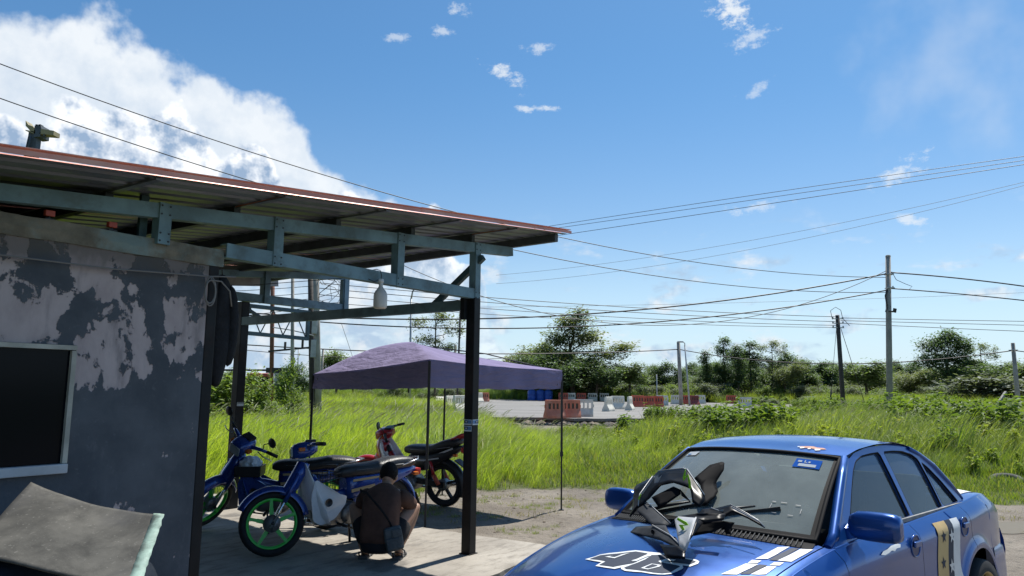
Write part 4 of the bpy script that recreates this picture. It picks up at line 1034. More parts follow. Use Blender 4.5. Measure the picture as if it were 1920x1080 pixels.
# ------------------------------------------------------------------ trees: trunk, limbs, and crowns of many leaf faces
M['bark'] = mat('bark', (.12, .095, .07), .95, var=.3, vscale=2)
M['bark_pale'] = mat('bark_pale', (.25, .22, .18), .95, var=.3, vscale=2)
LEAF = {  # greens lightened and blued: slight distance haze put into the leaf colours
    'dark': leaf_mat('leaf_dark', (.075, .125, .060), (.160, .225, .105), .46),
    'mid': leaf_mat('leaf_mid', (.105, .160, .062), (.215, .275, .115), .46),
    'olive': leaf_mat('leaf_olive', (.140, .175, .085), (.265, .290, .150), .46),
    'bright': leaf_mat('leaf_bright', (.13, .20, .040), (.26, .33, .08), .46),
    'grey': leaf_mat('leaf_grey', (.12, .145, .10), (.22, .245, .18), .40)}
def tree_mesh(seed, H, lobes, nleaf, leaf, limb_r, leafmat, bark='bark', trunk_top=.55, feather=.35, hang=0.0, dens=2.3):
    """lobes: (x, y, z, rx, ry, rz, weight) in units of the height H.  Returns (trunk mesh, crown mesh)"""
    rs = random.Random(seed); tr = MB(); nleaf = int(nleaf * dens); leaf *= 1.35
    lean = Vector((rs.uniform(-.04, .04), rs.uniform(-.03, .03), 0)) * H
    top = Vector((lean.x, lean.y, trunk_top * H))
    tr.tube([(0, 0, -.3), lean * .3 + Vector((0, 0, .25 * H)), top], [limb_r * 1.25, limb_r, limb_r * .6], 7)
    cw = MB()
    tot = sum(l[6] for l in lobes)
    for (lx, ly, lz, rx, ry, rz, w) in lobes:
        c = Vector((lx, ly, lz)) * H; st = Vector((lean.x * .7, lean.y * .7, min(trunk_top * .92, max(.2, lz - rz * 1.3)) * H))
        mid = st.lerp(c, .55) + Vector((rs.uniform(-.03, .03), rs.uniform(-.03, .03), -.02)) * H
        tr.tube([st, mid, c + Vector((0, 0, rz * .4 * H))], [limb_r * .5, limb_r * .3, limb_r * .08], 5, False)
        n = max(6, int(nleaf * w / tot)); nsub = max(4, int(n / 30))
        for q in range(nsub):                     # twigs: clusters of leaves, so sky shows between them
            u = Vector((rs.gauss(0, 1), rs.gauss(0, 1), rs.gauss(0, 1))).normalized(); k = rs.random() ** .45
            if rs.random() < feather: k *= rs.uniform(1.0, 1.22)
            tc_ = c + Vector((u.x * rx, u.y * ry, u.z * rz)) * H * k
            if rs.random() < .4: tr.tube([c.lerp(tc_, .2), c.lerp(tc_, .6) + Vector((0, 0, -.01 * H)), tc_], [limb_r * .12, limb_r * .08, limb_r * .03], 3, False)
            cr = leaf * rs.uniform(1.2, 2.4)
            for j in range(n // nsub):
                d = Vector((rs.gauss(0, 1), rs.gauss(0, 1), rs.gauss(0, .7) - hang)) * cr * .55
                pq = tc_ + d; a = rs.random() * 6.283; L = leaf * rs.uniform(.55, 1.25)
                e1 = Vector((math.cos(a), math.sin(a), rs.uniform(-.7, .5))).normalized() * L; e2 = e1.cross(Vector((rs.uniform(-.5, .5), rs.uniform(-.5, .5), 1))).normalized() * L * .42
                cw.add([pq - e1 * .5, pq + e2 * .5, pq + e1 * .5 - Vector((0, 0, .1 * L)), pq - e2 * .5], [(0, 1, 2, 3)])
    return tr.mesh('trunk', M[bark]), cw.mesh('crown', LEAF[leafmat])
def lobes_round(rs, n, w=.30, z0=.45, z1=.85):
    out = []
    for k in range(n):
        a = rs.random() * 6.283; r_ = rs.random() ** .5 * w; s_ = rs.uniform(.11, .19)
        out.append((math.cos(a) * r_, math.sin(a) * r_, rs.uniform(z0, z1), s_ * 1.15, s_ * 1.15, s_ * .85, s_))
    return out
rs = random.Random(3)
TREE = {
    'big': tree_mesh(1, 11, [(0, 0, .82, .16, .14, .15, 3), (-.12, .05, .66, .17, .15, .12, 3), (.14, 0, .68, .14, .14, .11, 2.4), (.30, 0, .50, .14, .12, .07, 1.6), (-.33, 0, .48, .18, .15, .11, 2.8), (.44, 0, .58, .12, .1, .04, 1.0),
                             (0, 0, .42, .22, .2, .14, 3.4), (.05, 0, .95, .07, .06, .05, .7), (-.5, 0, .40, .12, .12, .07, 1.2), (.22, .1, .36, .2, .18, .1, 2.2), (-.2, 0, .3, .25, .2, .1, 2.4)], 6200, .30, .20, 'olive', trunk_top=.62, feather=.6, dens=2.2),
    'slim': tree_mesh(2, 8, [(0, 0, .45, .09, .09, .16, 2), (.03, 0, .68, .075, .075, .13, 1.6), (-.03, 0, .86, .06, .06, .1, 1.2), (0, 0, .98, .035, .03, .05, .5)], 1500, .26, .09, 'dark', trunk_top=.9),
    'slim2': tree_mesh(3, 8, [(0, 0, .42, .10, .10, .2, 2), (.07, 0, .72, .09, .08, .1, 1.2), (-.07, 0, .80, .07, .08, .08, 1.0), (.02, 0, .94, .06, .05, .05, .7)], 1300, .26, .09, 'dark', trunk_top=.9, feather=.6),
    'airy': tree_mesh(4, 9, [(-.2, 0, .88, .13, .1, .05, 1), (.05, 0, .95, .14, .1, .05, 1.1), (.2, 0, .80, .13, .1, .05, 1), (-.12, 0, .70, .16, .12, .06, 1.2), (.12, 0, .62, .13, .1, .05, 1), (0, 0, .5, .16, .12, .07, 1.2), (-.24, 0, .58, .08, .08, .04, .5), (.26, 0, .92, .06, .06, .03, .4)], 2000, .25, .10, 'olive', trunk_top=.92, feather=.8, dens=1.6),
    'round': tree_mesh(5, 6, lobes_round(rs, 9, .30, .42, .82), 2600, .24, .13, 'mid'),
    'round_dark': tree_mesh(6, 6, lobes_round(rs, 10, .34, .38, .82), 2800, .25, .13, 'dark'),
    'round_olive': tree_mesh(7, 6, lobes_round(rs, 9, .32, .40, .80), 2400, .25, .13, 'olive'),
    'broad': tree_mesh(8, 8, [(-.25, 0, .78, .16, .14, .10, 2), (.0, 0, .88, .18, .15, .10, 2.4), (.22, 0, .78, .15, .12, .09, 2), (-.3, 0, .58, .16, .12, .09, 1.8), (.05, 0, .62, .22, .18, .12, 2.6), (.3, 0, .55, .13, .12, .08, 1.4), (-.05, 0, .42, .24, .2, .12, 2.4)], 3800, .27, .16, 'dark', trunk_top=.66, feather=.55),
    'shrub': tree_mesh(9, 2.6, lobes_round(rs, 9, .38, .25, .80), 1300, .15, .04, 'bright', trunk_top=.3),
    'shrub_g': tree_mesh(10, 2.6, lobes_round(rs, 9, .40, .25, .78), 1300, .16, .04, 'grey', trunk_top=.3),
}
def plant(kind, label, cat, pos, s_, rz=0.0, sz=1.0, name='tree', group=None):
    th = thing(name, label, cat, pos, rz, group)
    th.scale = (s_, s_, s_ * sz)
    obj('trunk', TREE[kind][0], th); obj('crown', TREE[kind][1], th); return th
HT = {'big': 11, 'slim': 8, 'slim2': 8, 'airy': 9, 'round': 6, 'round_dark': 6, 'round_olive': 6, 'broad': 8, 'shrub': 2.6, 'shrub_g': 2.6}
def tree_px(kind, label, x, ytop, Y, wid=1.0, cat='tree', name='tree', group=None, rz=None):
    """height so that the top reaches the photo row, standing at distance Y"""
    top = px_y(x, ytop, Y); g = ground_z(top.x, Y) if Y < 110 else -.15
    s_ = (top.z - g) / HT[kind] * wid; sz = 1 / wid
    return plant(kind, label, cat, (top.x, Y, g), s_, rz if rz is not None else random.uniform(-.4, .4), sz, name, group)
FW = 'trees along the far side of the road'
tree_px('big', 'tall feathery tree, the largest, rising behind the canopy\'s right end', 1075, 580, 98, 1.25, group=FW, rz=0)
tree_px('round_dark', 'dense dark tree at the foot of the tallest tree, left side', 1028, 660, 94, 1.5, group=FW)
tree_px('round_olive', 'pale grey green tree left of the tallest tree', 985, 640, 104, 1.1, group=FW)
tree_px('round_dark', 'dark rounded tree right below the tallest tree', 1118, 668, 95, 1.4, group=FW)
tree_px('round', 'mid green tree right of the tallest tree with spreading top', 1180, 676, 97, 1.6, group=FW)
tree_px('slim', 'narrow dark tree left of the distant concrete pole', 1323, 662, 100, 1.1, group=FW)
tree_px('slim2', 'tallest of the slim dark trees between the two far poles', 1358, 632, 102, .9, group=FW)
tree_px('slim', 'dark columnar tree right beside the tallest slim tree', 1382, 652, 99, 1.2, group=FW)
tree_px('slim2', 'slim dark tree with open top, third of the slim row', 1407, 640, 101, 1.15, group=FW)
tree_px('airy', 'open branched tree at the right end of the slim row', 1447, 640, 100, .9, group=FW)
tree_px('round_olive', 'olive tree with drooping side left of the black service pole', 1470, 672, 98, 1.0, group=FW)
tree_px('round', 'low green tree just left of the black service pole', 1515, 698, 104, 1.5, group=FW)
tree_px('round', 'green tree seen between the black pole and the concrete pole', 1622, 672, 92, 1.6, group=FW)
tree_px('round_olive', 'small tree just right of the concrete utility pole', 1706, 686, 92, 1.3, group=FW)
tree_px('broad', 'large dark spreading tree right of the concrete utility pole', 1775, 617, 88, 1.0, group=FW, rz=.2)
tree_px('airy', 'side tree with open crown touching the large spreading tree', 1838, 645, 90, .8, group=FW)
tree_px('round_dark', 'dark tree filling the gap left of the right edge pole', 1860, 680, 86, 1.8, group=FW)
tree_px('round', 'broad green tree at the right picture edge', 1925, 672, 84, 1.5, group=FW)
BW = 'trees behind the shelter and tent'
tree_px('airy', 'sparse tree with fine leaves rising beyond the canopy peak', 820, 586, 72, .95, group=BW, rz=.3)
tree_px('round', 'round green tree left of the canopy tent', 634, 652, 80, 1.1, group=BW)
tree_px('round', 'smaller round tree close to the canopy roof slope', 664, 664, 84, 1.0, group=BW)
tree_px('shrub', 'bright leafy bush beside the back post', 470, 668, 34, .9, 'bush', 'bush', BW)
tree_px('shrub', 'bright bush between wall corner and back post', 425, 676, 32, 1.2, 'bush', 'bush', BW)
tree_px('shrub', 'leafy bush left of the vine covered pole', 497, 690, 33, .8, 'bush', 'bush', BW)
tree_px('round_dark', 'dark green tree behind the vine covered pole', 565, 680, 60, .9, group=BW)
tree_px('shrub', 'climbing vine on the thin grey pole', 547, 642, 35.6, .45, 'vine', 'vine', BW)
tree_px('round', 'green tree far behind the back post', 440, 690, 70, 1.2, group=BW)
tree_px('shrub_g', 'grey green bush under the right edge pole', 1880, 690, 70, 2.2, 'bush', 'bush', FW)
tree_px('shrub_g', 'pale leaved bush left of the right edge pole', 1830, 694, 72, 2.0, 'bush', 'bush', FW)

# the wood behind reads as one mass
wood = [TREE[k][1] for k in ('round', 'round_dark', 'round_olive', 'broad')]
pts = []
def wood_top(x):        # rough height of the tree line over the picture
    return 1.0 + .22 * mnoise.noise((x * .06, 0, 0)) + .15 * mnoise.noise((x * .2, 3, 0))
for k in range(900):
    x = rng.uniform(-95, 120); y = rng.uniform(103, 150)
    if x < 2 and random.random() < .75: continue
    pts.append((x, y, -1.6, random.random() * 6.28, wood_top(x) * random.uniform(.72, 1.08) * (.55 if x < 0 else 1), 0))
scatter('far_wood', wood, pts, 'dense green wood forming the tree line on the horizon')
pts = []
for k in range(420):
    x = rng.uniform(2, 110); y = rng.uniform(96, 104)
    if in_view(x, y, 5): pts.append((x, y, -.3, random.random() * 6.28, random.uniform(.6, 1.25), 0))
for k in range(200):
    x = rng.uniform(24, 75); y = rng.uniform(56, 92)
    if in_view(x, y, 5) and x > 26: pts.append((x, y, -.3, random.random() * 6.28, random.uniform(.25, .6), 0))
for k in range(160):
    x = rng.uniform(-75, -4); y = rng.uniform(92, 104)
    if in_view(x, y, 5): pts.append((x, y, -.3, random.random() * 6.28, random.uniform(.4, .9), 0))
scatter('scrub', [TREE['shrub'][1], TREE['shrub_g'][1], TREE['round_olive'][1] if False else TREE['shrub'][1]], pts, 'low scrub along the foot of the tree line')

# ------------------------------------------------------------------ water-filled road barriers
M['bar_red'] = mat('barrier_red', (.52, .10, .055), .6, var=.2, vscale=1.5, dirt=(.30, .17, .12), dscale=2, damt=.5)
M['bar_red2'] = mat('barrier_red_faded', (.58, .19, .11), .65, var=.2, vscale=1.5, dirt=(.42, .30, .24), dscale=2, damt=.5)
M['bar_red_shaded'] = mat('barrier_red_shaded', (.20, .035, .03), .6, var=.2, vscale=1.5)  # darker copy of the barrier red, shade put into the colour
M['bar_white'] = mat('barrier_white', (.66, .64, .56), .6, var=.12, vscale=1.5, dirt=(.40, .37, .30), dscale=2, damt=.6)
M['slot'] = mat('barrier_slot', (.10, .10, .08), .9)
def barrier_mesh(open_):
    """jersey profile with four slots through the upper web: built from strips so that the openings are real"""
    L, H = 1.15, 1.0
    prof = [(.27, 0), (.27, .12), (.235, .20), (.125, .40), (.10, .46)]
    mb = MB()
    for sgn in (1, -1):
        mb.grid([[(-L / 2, sgn * y, z) for y, z in prof], [(L / 2, sgn * y, z) for y, z in prof]], smooth=False)
    for e in (-1, 1): mb.add([(e * L / 2, y, z) for y, z in prof] + [(e * L / 2, -y, z) for y, z in reversed(prof)], [tuple(range(10))])
    ys = .10
    # web with four slots: solid rows above and below, pillars between
    xs_ = [-L / 2, -.43, -.27, -.17, -.03, .07, .21, .31, .45, L / 2]
    z0, z1 = .50, .80
    def blk(x0, x1, za, zb, ya, yb):
        mb.add([(x0, -ya, za), (x1, -ya, za), (x1, ya, za), (x0, ya, za), (x0, -yb, zb), (x1, -yb, zb), (x1, yb, zb), (x0, yb, zb)], [(0, 1, 5, 4), (1, 2, 6, 5), (2, 3, 7, 6), (3, 0, 4, 7), (4, 5, 6, 7), (0, 3, 2, 1)])
    blk(-L / 2, L / 2, .46, z0, ys, .098); blk(-L / 2, L / 2, z1, H - .03, .082, .075); blk(-L / 2 + .02, L / 2 - .02, H - .03, H, .075, .06)
    for i in range(0, len(xs_) - 1, 2): blk(xs_[i], xs_[i + 1], z0, z1, .098, .082)
    mb.cur = 1
    if not open_: blk(-.44, .46, z0, z1, .03, .03)
    mb.cur = 0
    for e in (-1, 1): blk(min(e * L / 2, e * (L / 2 + .05)), max(e * L / 2, e * (L / 2 + .05)), .55, .72, .035, .035)
    return mb
BM = {}
for cname in ('bar_red', 'bar_red2', 'bar_red_shaded', 'bar_white'):
    BM[cname] = barrier_mesh(cname == 'bar_white').mesh('barrier', [M[cname], M['slot']])
nb_ = 0
def barrier(label, x, ybot, colour, rot, zb=-.115, Y=None, lean=0.0, s_=1.0):
    q = px_z(x, ybot, zb) if Y is None else Vector((px_y(x, ybot, Y).x, Y, zb))
    o = obj('road_barrier', BM[colour]); o.location = q; o.rotation_euler = (R(lean), 0, R(rot)); o.scale = (s_,) * 3
    tag(o, label, 'barrier', 'water-filled barriers on the road'); return o
barrier('faded red barrier nearest the yard, left end of the front trio', 1040, 784, 'bar_red2', 24)
barrier('faded red barrier in the middle of the front trio behind the tent leg', 1069, 783, 'bar_red2', 14)
barrier('cream white barrier at the right end of the front trio', 1094, 781, 'bar_white', -6)
barrier('white barrier seen end-on right of the front trio', 1141, 771, 'bar_white', 62, s_=1.05)
barrier('white slotted barrier just behind the end-on one', 1158, 767, 'bar_white', 25, s_=1.05)
barrier('white barrier end-on against the red row', 1181, 769, 'bar_white', 70, s_=1.05)
barrier('red barrier left end of the middle red row', 1196, 763, 'bar_red', 14, s_=1.05)
barrier('red barrier, second in the middle red row above the weeds', 1216, 763, 'bar_red', 6)
barrier('red barrier, third in the middle red row above the weeds', 1232, 763, 'bar_red', 3)
barrier('white barrier ending the middle red row', 1242, 760, 'bar_white', -4)
barrier('white barrier half hidden by weeds left of the dark red one', 1268, 758, 'bar_white', 6)
barrier('red barrier beside the dark red one', 1287, 758, 'bar_red', 5)
barrier('dark red barrier in shade, right group', 1302, 759, 'bar_red_shaded', 30)
barrier('white barrier right of the dark red one', 1313, 757, 'bar_white', 0)
barrier('lone red barrier left of the last white barrier', 1371, 757, 'bar_red', 4)
barrier('white barrier furthest right on the asphalt', 1397, 765, 'bar_white', -8)
barrier('red barrier at left end of the far row', 1056, 752, 'bar_red', 0)
barrier('white barrier second in the far row', 1070, 752, 'bar_white', 0)
barrier('red barrier third in the far row', 1090, 752, 'bar_red', 0)
barrier('white barrier fourth in the far row', 1111, 752, 'bar_white', 0)
barrier('white barrier at right end of the far row', 1133, 752, 'bar_white', 0)
barrier('white barrier facing sideways left of the main post', 898, 754, 'bar_white', 60)
barrier('red barrier right beside the main black post', 907, 753, 'bar_red2', 20)
barrier('white slotted barrier between tent leg and main post', 861, 770, 'bar_white', 55, s_=1.05)
barrier('white barrier leaning over beside the back tent leg', 846, 769, 'bar_white', 65, lean=-8)
barrier('fallen white barrier behind the tent', 828, 756, 'bar_white', 20, lean=-55)
barrier('far white barrier seen under the canopy edge', 822, 742, 'bar_white', 4, s_=1.1)
barrier('far red barrier under the canopy edge, right of the white', 845, 742, 'bar_red', 4, s_=1.1)
barrier('red barrier glimpsed above the grass left of centre', 668, 738, 'bar_red', 4, s_=1.3)
barrier('red barrier glimpsed above the grass below the canopy corner', 640, 738, 'bar_red', 4, s_=1.3)
barrier('white barrier far right behind the weeds', 1521, 758, 'bar_white', 10)
# blue tanks by the trees
M['tank'] = mat('tank_blue', (.03, .10, .42), .5, var=.15, vscale=1)
for k, (x, lb) in enumerate(((997, 'left'), (1013, 'middle'), (1028, 'right'))):
    q = Vector((px_y(x, 748, 93).x, 93, -.115)); th = thing('water_tank', '%s one of the three blue plastic tanks before the big tree' % lb, 'tank', q, .2 * k, 'blue tanks by the trees')
    MB().lathe([(0, 0), (.52, 0), (.54, .05), (.52, .30), (.54, .34), (.52, .38), (.52, .72), (.54, .76), (.52, .80), (.52, 1.10), (.42, 1.24), (.22, 1.30), (0, 1.31)], 16).build('tank_body', M['tank'], th)
    MB().lathe([(0, 1.36), (.2, 1.36), (.22, 1.29)], 12).build('lid', M['tank'], th)
# red kiosk and board glimpsed behind the shelter
q = px_y(487, 712, 75); q.z = -.15
th = thing('red_truck', 'red truck cab glimpsed over the grass behind the shelter', 'truck', q, .2)
MB().box((0, 0, 1.55), (2.3, 2.2, 2.3), bev=.15).build('cab', M['bar_red'], th); MB().box((.2, -1.11, 1.95), (1.5, .03, .8)).build('windscreen', M['glass_dark'], th)
MB().box((3.0, .2, 1.5), (3.6, 2.2, .5)).build('flatbed', M['rig_dark'], th)
for xx in (-.5, 2.2, 3.8):
    for yy in (-.95, 1.0): MB().lathe([(0, -.14), (.48, -.14), (.5, 0), (.48, .14), (0, .14)], 14, 'Y', (xx, yy, .5)).build('wheel', M['rubber'], th)
q = px_y(535, 716, 60); q.z = -.15
th = thing('board_stand', 'grey board on a frame behind the grass near the rust red pole', 'board', q, .1)
MB().box((0, 0, 2.1), (1.8, .06, .9)).build('board', M['galv'], th)
for xx in (-.7, .7): MB().bar((xx, 0, 0), (xx, 0, 1.7), .07, .07, (0, 1, 0)).build('leg', M['rig_dark'], th)

# broken concrete prop and old tyre in the right field, litter
q = px_y(1868, 757, 36)
tag(MB().bar(px_y(1860, 772, 36), px_y(1886, 735, 36.6), .10, .10).build('broken_beam', M['concrete_pole']), 'broken grey beam leaning in the weeds at right', 'beam')
q = px_z(1888, 900, -.1)
ty = MB(); ty.tube([(.30 * math.cos(a), .30 * math.sin(a), 0) for a in [2 * math.pi * k / 28 for k in range(28)]], .085, 10, closed=True)
o = ty.build('worn_wheel_ring', mat('grey_tyre', (.07, .07, .068), .85, var=.3)); o.scale = (.85,) * 3; o.location = (q.x, q.y, -.13); o.rotation_euler = (R(14), R(-8), 0); tag(o, 'old grey tyre lying in the grass at the right edge', 'tyre')
q = px_z(987, 895, -.12)
mb = MB(); rows = []
for j in range(6):
    rows.append([(-.1 + .04 * i, -.06 + .024 * j, .02 + .035 * mnoise.noise((i * .8, j * .8, 4)) + .03) for i in range(6)])
mb.grid(rows, smooth=False); o = mb.build('paper_scrap', M['white_plastic']); o.location = (q.x, q.y, ground_z(q.x, q.y)); tag(o, 'crumpled white paper scrap on the turf edge', 'litter')
# clods and broken asphalt lumps along the road edge
lumps = [rock_mesh(k) for k in range(3)]
for me in lumps: me.materials.append(M['clod'])
lumps_g = [rock_mesh(k + 7) for k in range(3)]
for me in lumps_g: me.materials.append(M['clod_grey'])
pts = []; pg = []
for k in range(420):
    x = rng.uniform(-6, 11); e = road_edge(x); d = abs(rng.normal(0, .8)); y = e - .2 - d
    (pg if rng.random() < .6 else pts).append((x, y, ground_z(x, y) + .02, rng.uniform(0, 6.28), rng.uniform(.06, .24) * (1.2 if d < .5 else .7), 0))
for k in range(260):
    x = rng.uniform(-2, 4); y = rng.uniform(8, 13.5)
    if slab_in(x, y, .1): continue
    pts.append((x, y, ground_z(x, y), rng.uniform(0, 6.28), rng.uniform(.006, .028), 0))
scatter('earth_lumps', lumps, pts, 'brown earth clods along the broken road edge')
scatter('asphalt_lumps', lumps_g, pg, 'grey broken asphalt lumps along the road edge')

# ------------------------------------------------------------------ the blue car (local: x forward from the front axle, y to its left, z up)
def paint_mat(name, col, flake=.35):
    mt = bpy.data.materials.new(name); mt.use_nodes = True; t = NT(mt.node_tree); p = t.n['Principled BSDF']
    ob = t.node('ShaderNodeTexCoord').outputs['Object']
    n = t.noise(ob, 1.6, 5, .6).outputs[0]; d = t.noise(ob, 22, 6, .7).outputs[0]
    c = t.mix(t.smooth(n, .3, .7), tuple(x * .85 for x in col), tuple(min(1, x * 1.12) for x in col))
    c = t.mix(t.math('MULTIPLY', t.smooth(d, .60, .78), .07), c, (.22, .25, .30)); t.l.new(c, p.inputs['Base Color'])
    p.inputs['Metallic'].default_value = flake; t.l.new(t.lin(n, .3, .7, .26, .40), p.inputs['Roughness']); p.inputs['Coat Weight'].default_value = .7; t.l.new(t.lin(d, .35, .75, .03, .16), p.inputs['Coat Roughness'])
    return mt
M['blue'] = paint_mat('blue_paint', (.006, .066, .29), .50)
M['seal'] = mat('black_seal', (.012, .012, .013), .7, spec=.12)
M['windscreen'] = glass_mat('windscreen_glass', (.70, .78, .74), (.46, .52, .49), .31, .9)
M['side_glass'] = glass_mat('side_glass', (.20, .24, .26), (.3, .36, .40), .10, 1.0)
M['decal_white'] = mat('decal_white', (.74, .76, .76), .4, var=.1, vscale=5); M['decal_grey'] = mat('decal_grey', (.040, .050, .075), .6, spec=.2)
M['gold'] = mat('gold_decal', (.55, .39, .16), .45, var=.1, vscale=4); M['gold_rim'] = mat('gold_rim', (.42, .33, .16), .4, metal=.6)
M['trim_grey'] = mat('weathered_trim', (.20, .21, .22), .5, var=.3, vscale=12, dirt=(.4, .4, .4), dscale=14)
M['interior'] = mat('car_interior', (.11, .115, .12), .8, var=.2); M['dash'] = mat('dashboard', (.035, .037, .04), .7)
CAR_O = Vector((0.692, 4.157, -0.127)); CAR_YAW = R(-139)
car = thing('blue_sedan', 'blue four door sedan with number 46 on its bonnet and gold and white door stripes', 'car', CAR_O, CAR_YAW)
CAR_ROLL = R(1.3); car.rotation_euler = (CAR_ROLL, 0, CAR_YAW)          # it stands on uneven dirt
CAR_M = Matrix.Translation(CAR_O) @ Matrix.Rotation(CAR_YAW, 4, 'Z') @ Matrix.Rotation(CAR_ROLL, 4, 'X'); CAR_I = CAR_M.inverted()
def car_px(px, py, **k):
    """local point where the ray through a photo pixel meets a plane x=, y= or z= of the car"""
    ax, v = list(k.items())[0]; i = 'xyz'.index(ax); o = CAR_I @ C_O; d = (CAR_I.to_3x3() @ px_ray(px, py)); return o + d * ((v - o[i]) / d[i])
def lerp_tab(x, tab):
    if x <= tab[0][0]: return tab[0][1]
    for (x0, v0), (x1, v1) in zip(tab, tab[1:]):
        if x <= x1: 
            u = (x - x0) / (x1 - x0); return v0 + (v1 - v0) * u
    return tab[-1][1]
def smooth_tab(tab):
    xs_ = [q[0] for q in tab]; ys_ = [q[1] for q in tab]
    # monotone-ish cubic (Catmull-Rom) for smooth outlines
    def f(x):
        if x <= xs_[0]: return ys_[0]
        if x >= xs_[-1]: return ys_[-1]
        i = max(j for j in range(len(xs_) - 1) if xs_[j] <= x); h = xs_[i + 1] - xs_[i]; u = (x - xs_[i]) / h
        m0 = (ys_[i + 1] - ys_[i - 1]) / (xs_[i + 1] - xs_[i - 1]) if i > 0 else (ys_[1] - ys_[0]) / h
        m1 = (ys_[i + 2] - ys_[i]) / (xs_[i + 2] - xs_[i]) if i + 2 < len(xs_) else (ys_[i + 1] - ys_[i]) / h
        return (2 * u ** 3 - 3 * u ** 2 + 1) * ys_[i] + (u ** 3 - 2 * u ** 2 + u) * h * m0 + (-2 * u ** 3 + 3 * u ** 2) * ys_[i + 1] + (u ** 3 - u ** 2) * h * m1
    return f
half_w = smooth_tab([(-3.60, .64), (-3.48, .73), (-3.1, .81), (-2.6, .842), (-1.6, .848), (-.6, .845), (0, .835), (.4, .80), (.62, .73), (.76, .62), (.84, .42)])
# height of the shoulder (edge between side and top) and of the middle of bonnet / boot lid
z_sh = smooth_tab([(-3.60, .80), (-3.5, .87), (-3.35, .92), (-3.1, .958), (-2.6, .935), (-1.6, .90), (-.75, .876), (-.45, .838), (-.25, .80), (0, .735), (.18, .67), (.5, .56), (.72, .49), (.84, .43)])
z_mid = smooth_tab([(-3.60, .87), (-3.5, .95), (-3.35, .985), (-3.1, 1.005), (-2.8, 1.0), (-1.6, .96), (-.75, .945), (-.4, .922), (-.1, .885), (.2, .825), (.5, .74), (.72, .65), (.84, .53)])
def top_z(x, y):
    """painted upper surface (bonnet, boot lid)"""
    w = half_w(x) - .075; u = min(1, abs(y) / w); return z_sh(x) + (z_mid(x) - z_sh(x)) * (1 - u ** 2.2)
ARCH = {'f': 0.0, 'r': -2.62}; ARCH_R = .365
def side_y(x, z):
    """outer body side: slight tumble-in above and below the waist"""
    w = half_w(x); zs = z_sh(x)
    if z > zs - .10: w -= .07 * ((z - (zs - .10)) / .10) ** 2
    if z < .42: w -= .055 * ((.42 - z) / .25) ** 1.5
    for k in ARCH.values():                          # flared arches
        r_ = math.hypot(x - k, z - .29); w += .028 * math.exp(-((r_ - ARCH_R - .02) / .045) ** 2) * (1 if z > .2 else 0)
    return w
def sill_z(x):
    for k in ARCH.values():
        d = abs(x - k)
        if d < ARCH_R: return .29 + math.sqrt(ARCH_R ** 2 - d ** 2)
    return .19 if -3.3 < x < .6 else .24
xs_ = sorted(set([round(-3.60 + .04 * i, 3) for i in range(112)] + [.84] + [k + s_ * ARCH_R * c for k in ARCH.values() for s_ in (-1, 1) for c in (1.0, .9999, .97, .9, .78, .6, .35)]))
xs_ = [x for x in xs_ if -3.60 <= x <= .84]
def side_panel(sgn, x0, x1, name, parent, zcut=None):
    mb = MB(); rows = []
    for x in [x0] + [q for q in xs_ if x0 + .005 < q < x1 - .005] + [x1]:
        zb, zt = sill_z(x), z_sh(x); col_ = []
        for j in range(15):
            z = zb + (zt - zb) * (j / 14); col_.append((x, sgn * side_y(x, z), z))
        rows.append(col_)
    mb.grid(rows); return mb.build(name, M['blue'], parent)
SEAM = .005
for sgn in (1, -1):
    fe = side_panel(sgn, -.705, .84, 'front_wing', car)
    d1 = side_panel(sgn, -1.675, -.705 - SEAM, 'front_door', car); d2 = side_panel(sgn, -2.54, -1.675 - SEAM, 'rear_door', car)
    side_panel(sgn, -3.60, -2.54 - SEAM, 'rear_wing', car)
    # pull handles in round recesses
    for dpar, hx, hz in ((d1, -1.57, .80), (d2, -2.40, .82)):
        y = side_y(hx, hz)
        mb = MB(); mb.tube([(hx + .062 * math.cos(a), sgn * (y + .002), hz + .062 * math.sin(a)) for a in [2 * math.pi * k / 24 for k in range(24)]], .006, 6, closed=True); mb.build('handle_ring', M['blue'], dpar)
        mb = MB(); n_ = 20; mb.add([(hx + .055 * math.cos(2 * math.pi * k / n_), sgn * (y + .0035), hz + .055 * math.sin(2 * math.pi * k / n_)) for k in range(n_)], [tuple(range(n_))]); mb.build('handle_cup', mat('cup_dark', (.01, .03, .12), .35) if 'cup_dark' not in bpy.data.materials else bpy.data.materials['cup_dark'], dpar)
        MB().box((hx, sgn * (y + .014), hz + .012), (.095, .018, .034), bev=.007).build('handle', M['blue'], dpar)
# inner dark liners so nothing shows through the arches
MB().box((-1.3, 0, .42), (4.0, 1.36, .40)).build('underbody', M['seal'], car)
